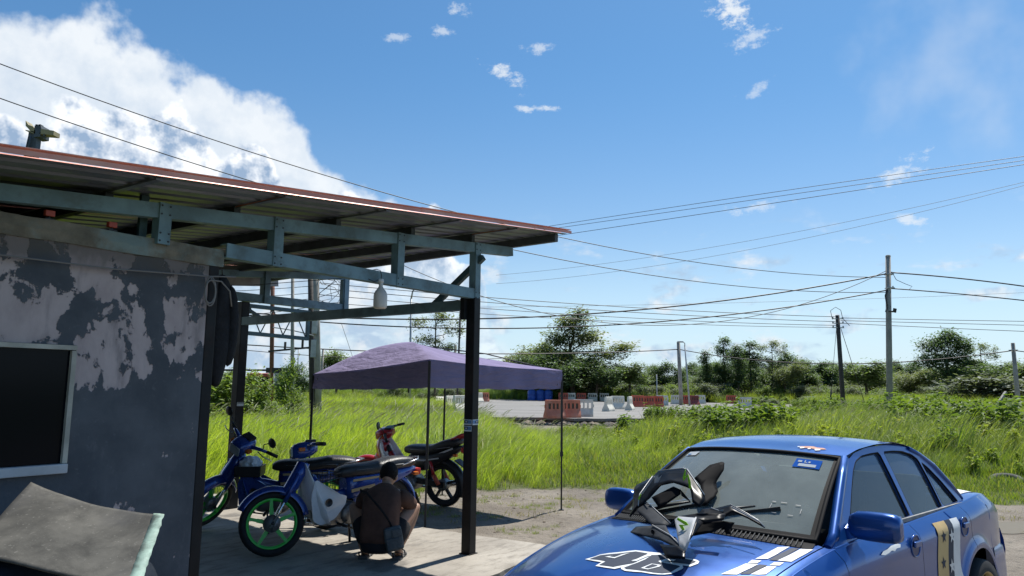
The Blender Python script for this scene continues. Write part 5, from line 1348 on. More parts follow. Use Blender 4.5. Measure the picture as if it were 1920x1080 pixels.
# tops: bonnet, scuttle, boot lid, nose and tail
def top_patch(x0, x1, y0, y1, name, n=26, mrow=22, par=None, lift=0.0):
    mb = MB(); rows = []
    for i in range(n + 1):
        x = x0 + (x1 - x0) * i / n; w = half_w(x) - .075; row = []
        for j in range(mrow + 1):
            y = w * (y0 + (y1 - y0) * j / mrow); row.append((x, y, top_z(x, y) + lift))
        rows.append(row)
    mb.grid(rows); return mb.build(name, M['blue'], par or car)
bon = top_patch(-.70, .70, -.93, .93, 'bonnet')
for sgn in (1, -1):                                  # wing tops outside the bonnet seam, closing to the body side
    mb = MB(); rows = []
    for i in range(40):
        x = -.76 + 1.60 * i / 39; w = half_w(x) - .075; sy = side_y(x, z_sh(x))
        rows.append([(x, sgn * w * .94, top_z(x, w * .94)), (x, sgn * w * .97, top_z(x, w * .97)), (x, sgn * w, z_sh(x) + .004), (x, sgn * (w + sy) / 2, z_sh(x) + .004), (x, sgn * sy, z_sh(x))])
    mb.grid(rows); mb.build('wing_top', M['blue'], car)
    mb = MB(); rows = []
    for i in range(60):
        x = -3.60 + 2.87 * i / 59; w = half_w(x) - .075; sy = side_y(x, z_sh(x)); zt = z_sh(x)
        rows.append([(x, sgn * min(w * .94, .70), zt + .012), (x, sgn * w * .98, zt + .010), (x, sgn * (w + sy) / 2, zt + .006), (x, sgn * sy, zt)])
    mb.grid(rows); mb.build('waist_rail', M['blue'], car)
boot = top_patch(-3.60, -2.70, -.97, .97, 'boot_lid')
mb = MB(); rows = []                                 # nose and tail faces
for j in range(13):
    u = -1 + 2 * j / 12; rows.append([(.84 + .05 * (1 - u * u) - .02 * k, u * (half_w(.84 - .02 * k) - .02), .60 - .10 * k) for k in range(0, 1)] )
for xe, nm, dirx in ((.84, 'nose', 1), (-3.60, 'tail', -1)):
    mb = MB(); rows = []
    for k in range(9):
        t_ = k / 8; row = []
        for j in range(21):
            u = -1 + 2 * j / 20; w = half_w(xe); zt = top_z(xe, u * (w - .075)); bul = (.07 if dirx > 0 else .05) * math.sin(math.pi * min(1, t_ * 1.2)) * (1 - .4 * u * u)
            row.append((xe + dirx * bul, u * w * (1 + .12 * math.sin(math.pi * t_)), zt + (.20 - zt) * t_))
        rows.append(row)
    mb.grid(rows); mb.build(nm, M['blue'], car)
# bumper corners behind
mb = MB(); rows = []
for j in range(25):
    u = -1 + 2 * j / 24; a = u * 1.52; rows.append([(-3.24 - .40 * math.cos(a) - o_ * math.cos(a), .80 * math.sin(a) + (o_ * .35 * (1 if u > 0 else -1)), z_) for z_, o_ in ((.22, .0), (.26, .03), (.40, .045), (.52, .04), (.58, .015), (.60, -.05))])
for e_ in (0, -1):
    r0 = rows[e_]; sg = 1 if r0[0][1] > 0 else -1; ext = [(-3.02, sg * (side_y(-3.02, z_) + .004), z_) for x_, y_, z_ in r0]
    rows.insert(0 if e_ == 0 else len(rows), ext)
mb.grid(rows); mb.build('rear_bumper', M['blue'], car)
mb = MB(); rows = []
for j in range(25):
    u = -1 + 2 * j / 24; a = u * 1.4; rows.append([(.52 + .40 * math.cos(a) + o_, .80 * math.sin(a), z_) for z_, o_ in ((.18, .0), (.24, .03), (.36, .045), (.46, .03), (.50, -.03))])
mb.grid(rows); mb.build('front_bumper', M['blue'], car)
for sgn in (1, -1):
    MB().box((.80, sgn * .52, .585), (.10, .30, .11), bev=.03).build('headlight', M['chrome'], car); MB().box((-3.50, sgn * .52, .74), (.10, .28, .16), bev=.03).build('tail_light', M['bar_red'], car)

# ---- cabin: side frames with window openings, roof, screens
def cab_y(z): return .735 - (z - .92) * .44
OUT = [(-.70, .862), (-.80, .915), (-1.02, 1.07), (-1.20, 1.20), (-1.33, 1.285), (-1.46, 1.325), (-1.65, 1.348), (-1.95, 1.358), (-2.12, 1.352), (-2.28, 1.330), (-2.42, 1.285), (-2.55, 1.20), (-2.65, 1.07), (-2.735, .945), (-2.72, .905), (-1.7, .885), (-.9, .87)]
W1 = [(-.96, .935), (-1.10, 1.045), (-1.22, 1.14), (-1.34, 1.23), (-1.43, 1.28), (-1.54, 1.306), (-1.68, 1.314), (-1.812, 1.316), (-1.812, 1.16), (-1.806, 1.04), (-1.80, .925), (-1.3, .922)]
W2 = [(-1.842, .925), (-1.858, 1.08), (-1.868, 1.2), (-1.872, 1.316), (-2.03, 1.315), (-2.17, 1.306), (-2.29, 1.280), (-2.352, 1.245), (-2.358, 1.12), (-2.352, 1.02), (-2.346, .935), (-2.1, .928)]
W3 = [(-2.368, .938), (-2.376, 1.08), (-2.378, 1.228), (-2.45, 1.185), (-2.54, 1.10), (-2.61, 1.01), (-2.655, .950), (-2.60, .941)]
def smooth_poly(pl, n=3):
    """round a polygon outline a little (corner cutting)"""
    for _ in range(1):
        out = []
        for i in range(len(pl)):
            a, b_ = Vector(pl[i]), Vector(pl[(i + 1) % len(pl)]); out += [tuple(a.lerp(b_, .12)), tuple(a.lerp(b_, .88))]
        pl = out
    return pl
OUTs, W1s, W2s, W3s = smooth_poly(OUT), smooth_poly(W1), smooth_poly(W2), smooth_poly(W3)
def cab_side(sgn):
    bm = bmesh.new(); edges = []
    for loop in (OUTs, W1s, W2s, W3s):
        vs = [bm.verts.new((x, 0, z)) for x, z in loop]; edges += [bm.edges.new((vs[i], vs[(i + 1) % len(vs)])) for i in range(len(vs))]
    bmesh.ops.triangle_fill(bm, use_beauty=True, use_dissolve=False, edges=edges, normal=(0, 1, 0))
    for v in bm.verts: v.co.y = sgn * cab_y(v.co.z)
    me = bpy.data.meshes.new('cabin_side'); bm.to_mesh(me); bm.free(); me.materials.append(M['blue'])
    o = obj('cabin_side', me, car); md = o.modifiers.new('s', 'SOLIDIFY'); md.thickness = .028; md.offset = 0; return o
for sgn in (1, -1):
    cs = cab_side(sgn)
    for loop, nm, off in ((W1s, 'front_door_window', .004), (W2s, 'rear_door_window', .004), (W3s, 'quarter_window', .004)):
        area = sum(loop[i][0] * loop[(i + 1) % len(loop)][1] - loop[(i + 1) % len(loop)][0] * loop[i][1] for i in range(len(loop)))
        lp_ = loop if area * sgn < 0 else loop[::-1]                # outward normals
        MB().add([(x, sgn * (cab_y(z) - off), z) for x, z in lp_], [tuple(range(len(lp_)))]).build(nm, M['side_glass'], car, fix=False)
        MB().tube([(x, sgn * (cab_y(z) + .010), z) for x, z in loop], .0060, 5, closed=True).build('window_seal', M['seal'], cs)
    # belt trim
    mb = MB(); mb.bar((-.93, sgn * (cab_y(.92) + .022), .918), (-2.78, sgn * (cab_y(.93) + .022), .936), .016, .022); mb.build('belt_trim', M['trim_grey'], car)
    # drip rail following the roof
    rl = [(x, z) for x, z in OUT[1:14]]
    MB().tube([(x, sgn * (cab_y(z) - .012), z + .012) for x, z in rl], .010, 6).build('drip_rail', M['seal'], car)
    MB().tube([(-.72, sgn * .733, .875), (-.81, sgn * .725, .925), (-1.02, sgn * .662, 1.085), (-1.20, sgn * .607, 1.21), (-1.335, sgn * .565, 1.30)], [.026, .030, .030, .029, .028], 8).build('front_pillar', M['blue'], car)
    MB().tube([(-2.28, sgn * .562, 1.325), (-2.42, sgn * .572, 1.275), (-2.56, sgn * .605, 1.19), (-2.68, sgn * .655, 1.06), (-2.77, sgn * .69, .955)], [.028, .036, .045, .05, .05], 8, flat=.6).build('rear_pillar', M['blue'], car)
def hdr_f(u): return -1.335 + .10 * (1 - u * u)       # roof front edge
def hdr_r(u): return -2.32 - .07 * (1 - u * u)
mb = MB(); rows = []
for i in range(21):
    t_ = i / 20; row = []
    for j in range(25):
        u = -1 + 2 * j / 24; x = hdr_f(u) * (1 - t_) + hdr_r(u) * t_
        ze = lerp_tab(-x, [(1.2, 1.302), (1.335, 1.318), (1.5, 1.352), (1.75, 1.372), (2.0, 1.372), (2.2, 1.352), (2.33, 1.325), (2.45, 1.30)])
        row.append((x, u * .575, ze + .030 * (1 - abs(u) ** 2.4)))
    rows.append(row)
mb.grid(rows); roof = mb.build('roof', M['blue'], car)
# scabbed hole in the roof skin
hp = car_px(1507, 848, z=1.365)
def roof_z_at(x, y): 
    u = y / .575; ze = lerp_tab(-x, [(1.2, 1.302), (1.335, 1.318), (1.5, 1.352), (1.75, 1.372)]); return ze + .03 * (1 - abs(u) ** 2.4)
hp = Vector((-1.40, .33, 0)); 
mb = MB(); pl = [(-.09, .012), (-.05, .03), (0, .024), (.05, .032), (.10, .008), (.07, -.012), (.03, -.006), (0, -.022), (-.04, -.012)]
def roofpt_(dx, dy, l): x, y = hp.x + dx, hp.y + dy; return (x, y, roof_z_at(x, y) + l)
mb.add([roofpt_(b_ * 1.0, a, .004) for a, b_ in pl], [tuple(range(len(pl)))]); mb.build('paint_scab', mat('filler_pink', (.52, .28, .20), .8, var=.2, vscale=30), roof)
mb = MB()
for a, b_, s_ in ((-.05, .035, .022), (.0, .04, .015), (.055, .042, .026), (-.08, .02, .012)): mb.add([roofpt_(b_ + c_ * s_, a + d_ * s_, .006) for c_, d_ in ((.9, 0), (.2, .8), (-.7, .5), (-.5, -.7), (.3, -.6))], [(0, 1, 2, 3, 4)])
mb.build('paint_scab', M['decal_white'], roof)
# windscreen and back window
def screen(base, top, n=16, mrow=20, bow=.03):
    rows = []
    for i in range(n + 1):
        t_ = i / n; row = []
        for j in range(mrow + 1):
            u = -1 + 2 * j / mrow; a, b_ = Vector(base(u)), Vector(top(u)); q = a.lerp(b_, t_); row.append(q + Vector((0, 0, bow * math.sin(math.pi * t_) * .6)))
        rows.append(row)
    return rows
def ws_base(u): return (-.71 + .20 * (1 - u * u), u * .675, .905 + .035 * (1 - u * u))
def ws_top(u): return (hdr_f(u) + .03, u * .55, 1.298 + .030 * (1 - abs(u) ** 2.4))
wsr = screen(ws_base, ws_top); mb = MB(); mb.grid(wsr); ws = mb.build('windscreen', M['windscreen'], car, fix=True)
def ws_pt(u, t_, lift=.004):                          # u -1..1 across (car right to left), t up
    a, b_ = Vector(ws_base(u)), Vector(ws_top(u)); q = a.lerp(b_, t_) + Vector((0, 0, .03 * math.sin(math.pi * t_) * .6)); return q + Vector((.6, 0, .8)) * lift
edge = [ws_pt(-1 + 2 * k / 20, 0, .003) for k in range(21)] + [ws_pt(1, k / 12, .003) for k in range(1, 13)] + [ws_pt(1 - 2 * k / 20, 1, .003) for k in range(1, 21)] + [ws_pt(-1, 1 - k / 12, .003) for k in range(1, 12)]
MB().tube(edge, .017, 6, closed=True, flat=.7).build('screen_seal', M['seal'], ws)
mb = MB()
for (ua, ub, ta, tb) in ((-1, 1, 0, .05), (.955, 1, .05, 1), (-1, -.955, .05, 1)):
    nn = 24 if ub - ua > 1 else 2; rows = []
    for k in range(nn + 1):
        u = ua + (ub - ua) * k / nn; rows.append([ws_pt(u, ta + (tb - ta) * j / 10, .0025) for j in range(11)])
    mb.grid(rows)
mb.build('frit_band', M['seal'], ws)
def quad_on_ws(u0, u1, t0, t1, name, m_, lift): MB().add([ws_pt(u0, t0, lift), ws_pt(u1, t0, lift), ws_pt(u1, t1, lift), ws_pt(u0, t1, lift)], [(0, 1, 2, 3)]).build(name, m_, ws)
M['tax_blue'] = mat('tax_blue', (.02, .085, .34), .9, spec=.0); M['tax_white'] = mat('tax_white', (.38, .42, .46), .9, spec=.0)
quad_on_ws(.60, .86, .80, .93, 'tax_sticker', M['tax_blue'], .006); quad_on_ws(.65, .82, .815, .855, 'tax_sticker', M['tax_white'], .008); quad_on_ws(.63, .67, .875, .900, 'tax_sticker', M['tax_white'], .008)
quad_on_ws(.695, .705, .872, .908, 'tax_sticker', M['tax_white'], .008); quad_on_ws(.705, .725, .872, .880, 'tax_sticker', M['tax_white'], .008); quad_on_ws(.735, .755, .872, .895, 'tax_sticker', M['tax_white'], .008)
quad_on_ws(-.90, -.72, .88, .95, 'pass_sticker', M['tax_white'], .006); quad_on_ws(-.88, -.82, .89, .91, 'pass_sticker', M['sticker_blue'], .008)
mb = MB()
for u0, u1, t0, t1 in ((.60, .63, .33, .338), (.67, .72, .332, .339), (.79, .83, .322, .329), (.60, .605, .25, .31), (.842, .847, .24, .29), (.63, .67, .214, .220), (.76, .80, .208, .214)): mb.add([ws_pt(u0, t0, .006), ws_pt(u1, t0, .006), ws_pt(u1, t1, .006), ws_pt(u0, t1, .006)], [(0, 1, 2, 3)])
mb.build('torn_sticker', M['trim_grey'], ws)
def rs_base(u): return (-2.76 - .10 * (1 - u * u), u * .64, .985 + .02 * (1 - u * u))
def rs_top(u): return (hdr_r(u) - .02, u * .53, 1.305 + .025 * (1 - abs(u) ** 2.4))
mb = MB(); mb.grid(screen(rs_base, rs_top, bow=.04)); mb.build('back_window', M['windscreen'], car)
MB().tube([rs_base(-1 + .1 * k) for k in range(21)], .016, 6).build('screen_seal', M['seal'], car)
# scuttle grille between bonnet and screen
mb = MB(); rows = []
for j in range(31):
    u = -1 + 2 * j / 30; b_ = Vector(ws_base(u)); f = -.70 + .12 * (1 - u * u) + .10; rows.append([(b_.x, b_.y, b_.z - .004), (b_.x + .05, u * .69, top_z(b_.x + .05, u * .69) + .006), (b_.x + .10, u * .70, top_z(b_.x + .10, u * .70) + .004)])
mb.grid(rows); sc = mb.build('scuttle_panel', M['seal'], car)
M['slat_grey'] = mat('slat_grey', (.055, .057, .06), .7, spec=.2)
slat = MB().box((0, 0, 0), (.07, .005, .006)).mesh('scuttle_slat', M['slat_grey'])
for j in range(58):
    u = -.93 + 1.86 * j / 57; b_ = Vector(ws_base(u)); x = b_.x + .062; obj('scuttle_slat', slat, sc, Matrix.Translation((x, u * .69, top_z(x, u * .69) + .013)) @ Matrix.Rotation(.30, 4, 'Z') @ Matrix.Rotation(.22, 4, 'Y'))
# wipers
def wiper(u0, u1, t0, t1, nm):
    a, b_ = ws_pt(u0, t0, .02), ws_pt(u1, t1, .02); mb = MB(); mb.tube([a, a.lerp(b_, .5) + Vector((.01, 0, .012)), b_], [.012, .012, .006], 6); w_ = mb.build('wiper_arm', M['black_plastic'], car)
    c, d = ws_pt(u0 + (u1 - u0) * .35, t0 + (t1 - t0) * .25, .010), ws_pt(u1 + (u1 - u0) * .35, t1 + (t1 - t0) * .10, .010); MB().bar(c, d, .012, .022).build('wiper_blade', M['rubber'], w_)
wiper(-.05, .50, .02, .24, 'l'); wiper(-.62, -.12, .0, .20, 'r')
# door mirrors
def mirror(sgn):
    y = sgn * (.905 if sgn > 0 else .835); x, z = -.93, .985
    if sgn < 0: x, z = -.90, .962
    secs = []
    for k, (yy, s_) in enumerate(((-.135, .35), (-.125, .72), (-.09, .95), (-.03, 1.0), (.05, 1.0), (.10, .95), (.128, .78), (.138, .4))):
        ring = []
        for j in range(16):
            a = 2 * math.pi * j / 16; cx, cz = math.cos(a), math.sin(a); e = .62
            ring.append((x + .052 * s_ * math.copysign(abs(cx) ** e, cx) + (.03 * (1 - s_)), y + sgn * yy, z + .078 * s_ * math.copysign(abs(cz) ** e, cz)))
        secs.append(ring)
    o = MB().loft(secs).build('door_mirror', M['blue'], car)
    MB().loft([[(x + .03, sgn * .745, .90), (x - .07, sgn * .745, .90), (x - .05, sgn * .735, .985), (x + .005, sgn * .735, .96)], [(x + .02, sgn * .80, .915), (x - .04, sgn * .80, .915), (x - .04, sgn * .80, .96), (x + .01, sgn * .80, .96)]], smooth=False).build('mirror_arm', M['blue'], o)
    MB().box((x - .055, y, z), (.006, .22, .12)).build('mirror_glass', M['chrome'], o)
    MB().add([(-.80, sgn * .745, .905), (-.965, sgn * .745, .905), (-.965, sgn * .70, 1.03)], [(0, 1, 2)]).build('mirror_sail', M['blue'], car, solid=.012)
mirror(1); mirror(-1)
# paint scrape below the mirror
mb = MB(); pl = [(-1.10, .845), (-1.14, .858), (-1.20, .862), (-1.26, .872), (-1.34, .874), (-1.38, .866), (-1.36, .852), (-1.31, .853), (-1.28, .842), (-1.24, .85), (-1.20, .842), (-1.15, .838)]
mb.add([(x, side_y(x, z - .035) + .003, z - .035) for x, z in pl], [tuple(range(len(pl)))]); mb.build('paint_scrape', M['decal_white'], car)
# door stripes: gold, dark, white, each with stars
def stripe_line(z):                                   # swaying course of the stripes down the rear door
    return -2.02 + .06 * math.sin((.93 - z) * 5.2) + .12 * max(0, .78 - z)
def band(x_off0, x_off1, m_, nm, lift):
    mb = MB(); rows = []
    for k in range(23):
        z = .885 - .66 * k / 22; s_ = stripe_line(z); row = []
        for j in range(5):
            x = s_ + x_off0 + (x_off1 - x_off0) * j / 4; row.append((x, side_y(x, z) + lift, z))
        rows.append(row)
    mb.grid(rows); mb.build(nm, m_, car)
band(.06, -.115, M['gold'], 'gold_stripe', .0035); band(-.115, -.205, M['decal_grey'], 'dark_stripe', .003); band(-.205, -.325, M['decal_white'], 'white_stripe', .0035)
def star(x, z, r_, m_, lift):
    pl = [((r_ if k % 2 == 0 else r_ * .42) * math.sin(math.pi * k / 5), (r_ if k % 2 == 0 else r_ * .42) * math.cos(math.pi * k / 5)) for k in range(10)]
    cxz = [(x + a, z + b_) for a, b_ in pl]; v = [(x, side_y(x, z) + lift, z)] + [(a, side_y(a, b_) + lift, b_) for a, b_ in cxz]
    MB().add(v, [(0, k + 1, (k + 1) % 10 + 1) for k in range(10)]).build('star_decal', m_, car)
star(stripe_line(.80) - .03, .80, .042, M['decal_grey'], .006); star(stripe_line(.645) - .03, .645, .042, M['decal_grey'], .006)
star(stripe_line(.79) - .165, .79, .048, M['decal_white'], .007); star(stripe_line(.61) - .165, .61, .048, M['decal_white'], .007)
# boot stripes
for y0, y1 in ((.40, .50), (.55, .66)):
    mb = MB(); rows = [[(x, y, top_z(x, y) + .004) for y in (y0, (y0 + y1) / 2, y1)] for x in [-3.50 + .06 * k for k in range(13)]]; mb.grid(rows); mb.build('boot_stripe', M['decal_white'], car)
# wheels
def car_wheel(x, sgn):
    y = sgn * .785; w_ = thing('wheel', None, None); w_.parent = car; w_.location = (x, y, .29)
    MB().lathe([(.215, -.10), (.275, -.10), (.290, -.08), (.294, -.03), (.294, .03), (.290, .08), (.275, .10), (.215, .10)], 32, 'Y').build('tyre', M['rubber'], w_)
    mb = MB(); mb.lathe([(.218, .098 * sgn), (.212, .100 * sgn), (.205, .085 * sgn), (.192, .06 * sgn), (.188, .0), (.19, -.09 * sgn)], 32, 'Y'); mb.lathe([(0, .045 * sgn), (.05, .05 * sgn), (.055, .03 * sgn)], 16, 'Y')
    for k in range(6):
        a = math.pi / 3 * k; mb.bar((.04 * math.cos(a), .035 * sgn, .04 * math.sin(a)), (.195 * math.cos(a), .06 * sgn, .195 * math.sin(a)), .035, .022, (0, 1, 0))
    mb.build('rim', M['gold_rim'], w_); MB().lathe([(0, -.02), (.12, -.02), (.12, .0), (0, .0)], 20, 'Y').build('brake_disc', M['galv'], w_)
for x in (0.0, -2.62):
    for sgn in (1, -1): car_wheel(x, sgn)
# interior
MB().box((-.86, 0, .86), (.42, 1.24, .12), bev=.04).build('dashboard', M['dash'], car)
for sx, sy in ((-1.52, .34), (-1.52, -.34)):
    MB().box((sx, sy, .92), (.14, .48, .52), Matrix.Rotation(-.22, 4, 'Y'), bev=.05).build('seat_back', M['interior'], car); MB().box((sx - .07, sy, 1.215), (.09, .26, .16), bev=.035).build('headrest', M['interior'], car); MB().box((sx + .25, sy, .62), (.5, .5, .16), bev=.05).build('seat_cushion', M['interior'], car)
MB().box((-2.45, 0, .90), (.16, 1.16, .46), Matrix.Rotation(-.25, 4, 'Y'), bev=.05).build('rear_seat_back', M['interior'], car)
MB().tube([(-1.02 + .07 * math.sin(a), -.34 + .18 * math.cos(a), .93 + .17 * math.sin(a)) for a in [2 * math.pi * k / 24 for k in range(24)]], .014, 6, closed=True).build('steering_wheel', M['dash'], car)
MB().box((-1.36, 0, 1.25), (.03, .22, .06), bev=.012).build('cabin_mirror', M['dash'], car)
for sy in (.34, -.34): MB().box((-1.40, sy * .85, 1.262), (.15, .36, .016), Matrix.Rotation(.25, 4, 'Y'), bev=.006).build('sun_visor', mat('visor', (.28, .28, .27), .8) if 'visor' not in bpy.data.materials else bpy.data.materials['visor'], car)
MB().box((-1.75, 0, .45), (2.3, 1.3, .06)).build('cabin_floor', M['seal'], car)

# ---- bonnet graphics, laid on the bonnet surface
def on_bonnet(px, py, lift=.004):
    """bonnet point seen at a photo pixel"""
    o = CAR_I @ C_O; d = CAR_I.to_3x3() @ px_ray(px, py); lo = None
    t0, t1 = 1.5, 6.0; n_ = 600; prev = None
    for k in range(n_ + 1):
        t_ = t0 + (t1 - t0) * k / n_; q = o + d * t_
        if -1.2 < q.x < .84 and abs(q.y) < .9 and q.z <= top_z(q.x, q.y): return Vector((q.x, q.y, top_z(q.x, q.y) + lift))
    return None
def decal(name, poly_px, m_, lift, par=None, holes=()):
    bm = bmesh.new(); edges = []
    def loop(pl):
        vs = []
        pts_ = []
        for i in range(len(pl)):
            a, b_ = pl[i], pl[(i + 1) % len(pl)]; n_ = max(1, int(math.hypot(a[0] - b_[0], a[1] - b_[1]) / 14))
            pts_ += [(a[0] + (b_[0] - a[0]) * k / n_, a[1] + (b_[1] - a[1]) * k / n_) for k in range(n_)]
        for q in pts_:
            v = on_bonnet(*q)
            if v is None: continue
            vs.append(bm.verts.new((v.x, v.y, 0)))
        return [bm.edges.new((vs[i], vs[(i + 1) % len(vs)])) for i in range(len(vs))]
    for pl in (poly_px,) + tuple(holes): edges += loop(pl)
    bmesh.ops.triangle_fill(bm, use_beauty=True, edges=edges, normal=(0, 0, 1))
    bmesh.ops.subdivide_edges(bm, edges=[e for e in bm.edges if e.calc_length() > .05], cuts=2, use_grid_fill=True)
    for v in bm.verts: v.co.z = top_z(v.co.x, v.co.y) + lift
    me = bpy.data.meshes.new(name); bm.to_mesh(me); bm.free(); me.materials.append(m_); o = obj(name, me, par or bon); return o
def zp(pts): return [(1080 + x * 280 / 1163, 820 + y * 260 / 1080) for x, y in pts]     # coordinates read off an enlarged crop
n4 = zp([(70, 958), (185, 918), (465, 886), (575, 900), (555, 912), (470, 975), (540, 960), (500, 985), (370, 1008), (300, 1032), (150, 1008), (200, 975)])
n6 = zp([(610, 915), (700, 930), (775, 930), (940, 962), (960, 975), (890, 1012), (830, 1000), (800, 1008), (835, 1025), (745, 1075), (660, 1079), (380, 1040), (350, 1028), (370, 1008), (500, 985), (540, 960), (470, 975), (555, 912)])
decal('number_decal', zp([(70, 958), (140, 935), (185, 918), (465, 886), (575, 900), (700, 912), (775, 930), (940, 962), (962, 976), (950, 990), (890, 1013), (830, 1003), (836, 1022), (820, 1035), (745, 1070), (690, 1079), (640, 1076), (380, 1045), (350, 1030), (352, 1018), (300, 1032), (150, 1008), (198, 980)]), M['decal_white'], .0035)
decal('number_decal', zp([(105, 955), (190, 928), (465, 897), (560, 912), (430, 975), (480, 978), (440, 992), (362, 1004), (290, 1020), (180, 1003), (235, 972)]), M['decal_grey'], .0055)
decal('number_decal', zp([(225, 945), (420, 912), (300, 955)]), M['decal_white'], .0075)
decal('number_decal', zp([(262, 942), (360, 925), (302, 947)]), M['decal_grey'], .0095)
decal('number_decal', zp([(590, 925), (700, 925), (765, 942), (925, 970), (935, 977), (885, 1000), (690, 972), (655, 985), (800, 1012), (812, 1020), (735, 1060), (670, 1067), (395, 1036), (375, 1026), (480, 985), (540, 960)]), M['decal_grey'], .0055)
decal('number_decal', zp([(505, 1030), (590, 995), (665, 1010), (650, 1022), (560, 1043)]), M['decal_white'], .0075)
decal('number_decal', zp([(535, 1028), (595, 1004), (640, 1012), (565, 1034)]), M['decal_grey'], .0095)
decal('number_decal', zp([(430, 972), (560, 930), (590, 925), (470, 978)]), M['decal_white'], .0075)
decal('number_decal', zp([(640, 980), (700, 960), (780, 968), (760, 980), (700, 975), (660, 992)]), M['decal_white'], .0078)
# racing stripes towards the near side
decal('bonnet_stripe', [(1459, 1027), (1481, 1027), (1440, 1050), (1416, 1050)], M['decal_white'], .0035)
decal('bonnet_stripe', [(1501, 1031), (1525, 1032), (1484, 1055), (1458, 1053)], M['decal_white'], .0035)
decal('bonnet_stripe', [(1484, 1029), (1499, 1030), (1457, 1053), (1442, 1051)], M['decal_grey'], .0030)
decal('bonnet_stripe', [(1410, 1052), (1428, 1053), (1420, 1058), (1402, 1057)], M['decal_white'], .0035)
decal('bonnet_stripe', [(1452, 1056), (1470, 1057), (1462, 1062), (1443, 1061)], M['decal_white'], .0035)
decal('bonnet_stripe', [(1398, 1059), (1422, 1060), (1382, 1079), (1352, 1079)], M['decal_white'], .0035)
decal('bonnet_stripe', [(1438, 1064), (1456, 1065), (1436, 1079), (1408, 1079)], M['decal_white'], .0035)
decal('bonnet_stripe', [(1424, 1060), (1440, 1061), (1406, 1079), (1386, 1079)], M['decal_grey'], .0030)

# ------------------------------------------------------------------ loose motorcycle fairing panels on the bonnet
M['gloss_black'] = mat('gloss_black', (.004, .0045, .006), .33, spec=.14, dirt=(.010, .010, .012), dscale=6, damt=.5)
M['matt_grey'] = mat('matt_grey', (.042, .045, .050), .6, spec=.08, var=.2, vscale=9); M['lime'] = mat('lime_graphic', (.30, .62, .02), .4); M['silver_panel'] = mat('silver_panel', (.42, .43, .44), .4, metal=.2, var=.1)
M['fair_plastic'] = mat('fairing_plastic', (.008, .008, .009), .65, spec=.05)
def shell(parent, name, faces, m_, th=.008):
    """faces: polygons of (photo x, photo y, local x of the car) : facets of a moulded panel"""
    mb = MB(); idx = {}; vs = []
    fl = []
    for f in faces:
        ids = []
        for k in f:
            if k not in idx: idx[k] = len(vs); vs.append(FP[k])
            ids.append(idx[k])
        fl.append(tuple(ids))
    mb.add(vs, fl, False); o = mb.build(name, m_, parent, fix=True)
    at_ = o.data.attributes.new('crease_edge', 'FLOAT', 'EDGE'); at_.data.foreach_set('value', [.62] * len(o.data.edges))
    sb = o.modifiers.new('sub', 'SUBSURF'); sb.levels = 2; sb.render_levels = 2
    for pg_ in o.data.polygons: pg_.use_smooth = True
    md = o.modifiers.new('s', 'SOLIDIFY'); md.thickness = th; md.offset = 0; return o
FP = {}
def fpt(k, px, py, x): FP[k] = car_px(px, py, x=x)
def cp(x, y): return (1080 + x * 280 / 1163, 820 + y * 260 / 1080)
for k, (cx, cy, lx) in {
    # front cowl: arched hoop, its left leg, top, right leg
    'a1': (440, 560, -.42), 'a2': (455, 400, -.52), 'a3': (478, 372, -.56), 'a4': (640, 268, -.62), 'a5': (835, 246, -.66), 'a6': (870, 255, -.66), 'a7': (1005, 455, -.52), 'a8': (1000, 500, -.48),
    'a9': (890, 395, -.50), 'a10': (760, 350, -.52), 'a11': (660, 372, -.48), 'a12': (575, 470, -.42), 'a13': (490, 540, -.36), 'a14': (420, 620, -.34), 'a15': (960, 540, -.44), 'a16': (905, 500, -.44), 'a17': (600, 310, -.58), 'a18': (500, 450, -.46),
    # inner bars
    'b1': (590, 470, -.42), 'b2': (760, 385, -.52), 'b3': (815, 410, -.52), 'b4': (815, 440, -.50), 'b5': (700, 520, -.42), 'b6': (640, 540, -.38), 'b7': (890, 500, -.46), 'b8': (820, 450, -.48),
    # long grey blade
    'c1': (475, 570, -.34), 'c2': (535, 515, -.40), 'c3': (580, 530, -.40), 'c4': (740, 675, -.24), 'c5': (700, 690, -.20), 'c6': (600, 690, -.18), 'c7': (545, 500, -.42), 'c8': (470, 545, -.38),
    # lower beak
    'd1': (420, 745, -.22), 'd2': (470, 700, -.28), 'd3': (600, 690, -.18), 'd4': (740, 770, -.06), 'd5': (805, 835, .00), 'd6': (800, 868, .03), 'd7': (660, 800, -.04), 'd8': (540, 770, -.14), 'd9': (700, 690, -.18), 'd10': (780, 780, -.04),
    # spike panel
    'e1': (770, 645, -.18), 'e2': (800, 620, -.22), 'e3': (940, 632, -.16), 'e4': (885, 800, .02), 'e5': (850, 892, .06), 'e6': (805, 850, .03), 'e7': (985, 590, -.24), 'e8': (1163, 600, -.30), 'e9': (1150, 640, -.26), 'e10': (990, 665, -.2), 'e11': (850, 945, .10), 'e12': (700, 935, .10), 'e13': (655, 835, .0),
}.items(): fpt(k, *cp(cx, cy), lx)
fa = thing('fairing_panel', 'black arched front cowl with green and white flashes leaning on the windscreen', 'fairing', CAR_O, CAR_YAW, 'loose fairing panels on the bonnet'); fa.rotation_euler = (CAR_ROLL, 0, CAR_YAW)
shell(fa, 'cowl_shell', [('a2', 'a3', 'a17', 'a11', 'a12', 'a18'), ('a17', 'a4', 'a10', 'a11'), ('a4', 'a5', 'a9', 'a10'), ('a5', 'a6', 'a9'), ('a6', 'a7', 'a8', 'a9'), ('a1', 'a2', 'a18', 'a13', 'a14'), ('a18', 'a12', 'a13'), ('a9', 'a8', 'a15', 'a16')], M['gloss_black'])
shell(fa, 'inner_brace', [('b1', 'b2', 'b3', 'b4', 'b5', 'b6'), ('b3', 'b7', 'b8')], M['fair_plastic'])
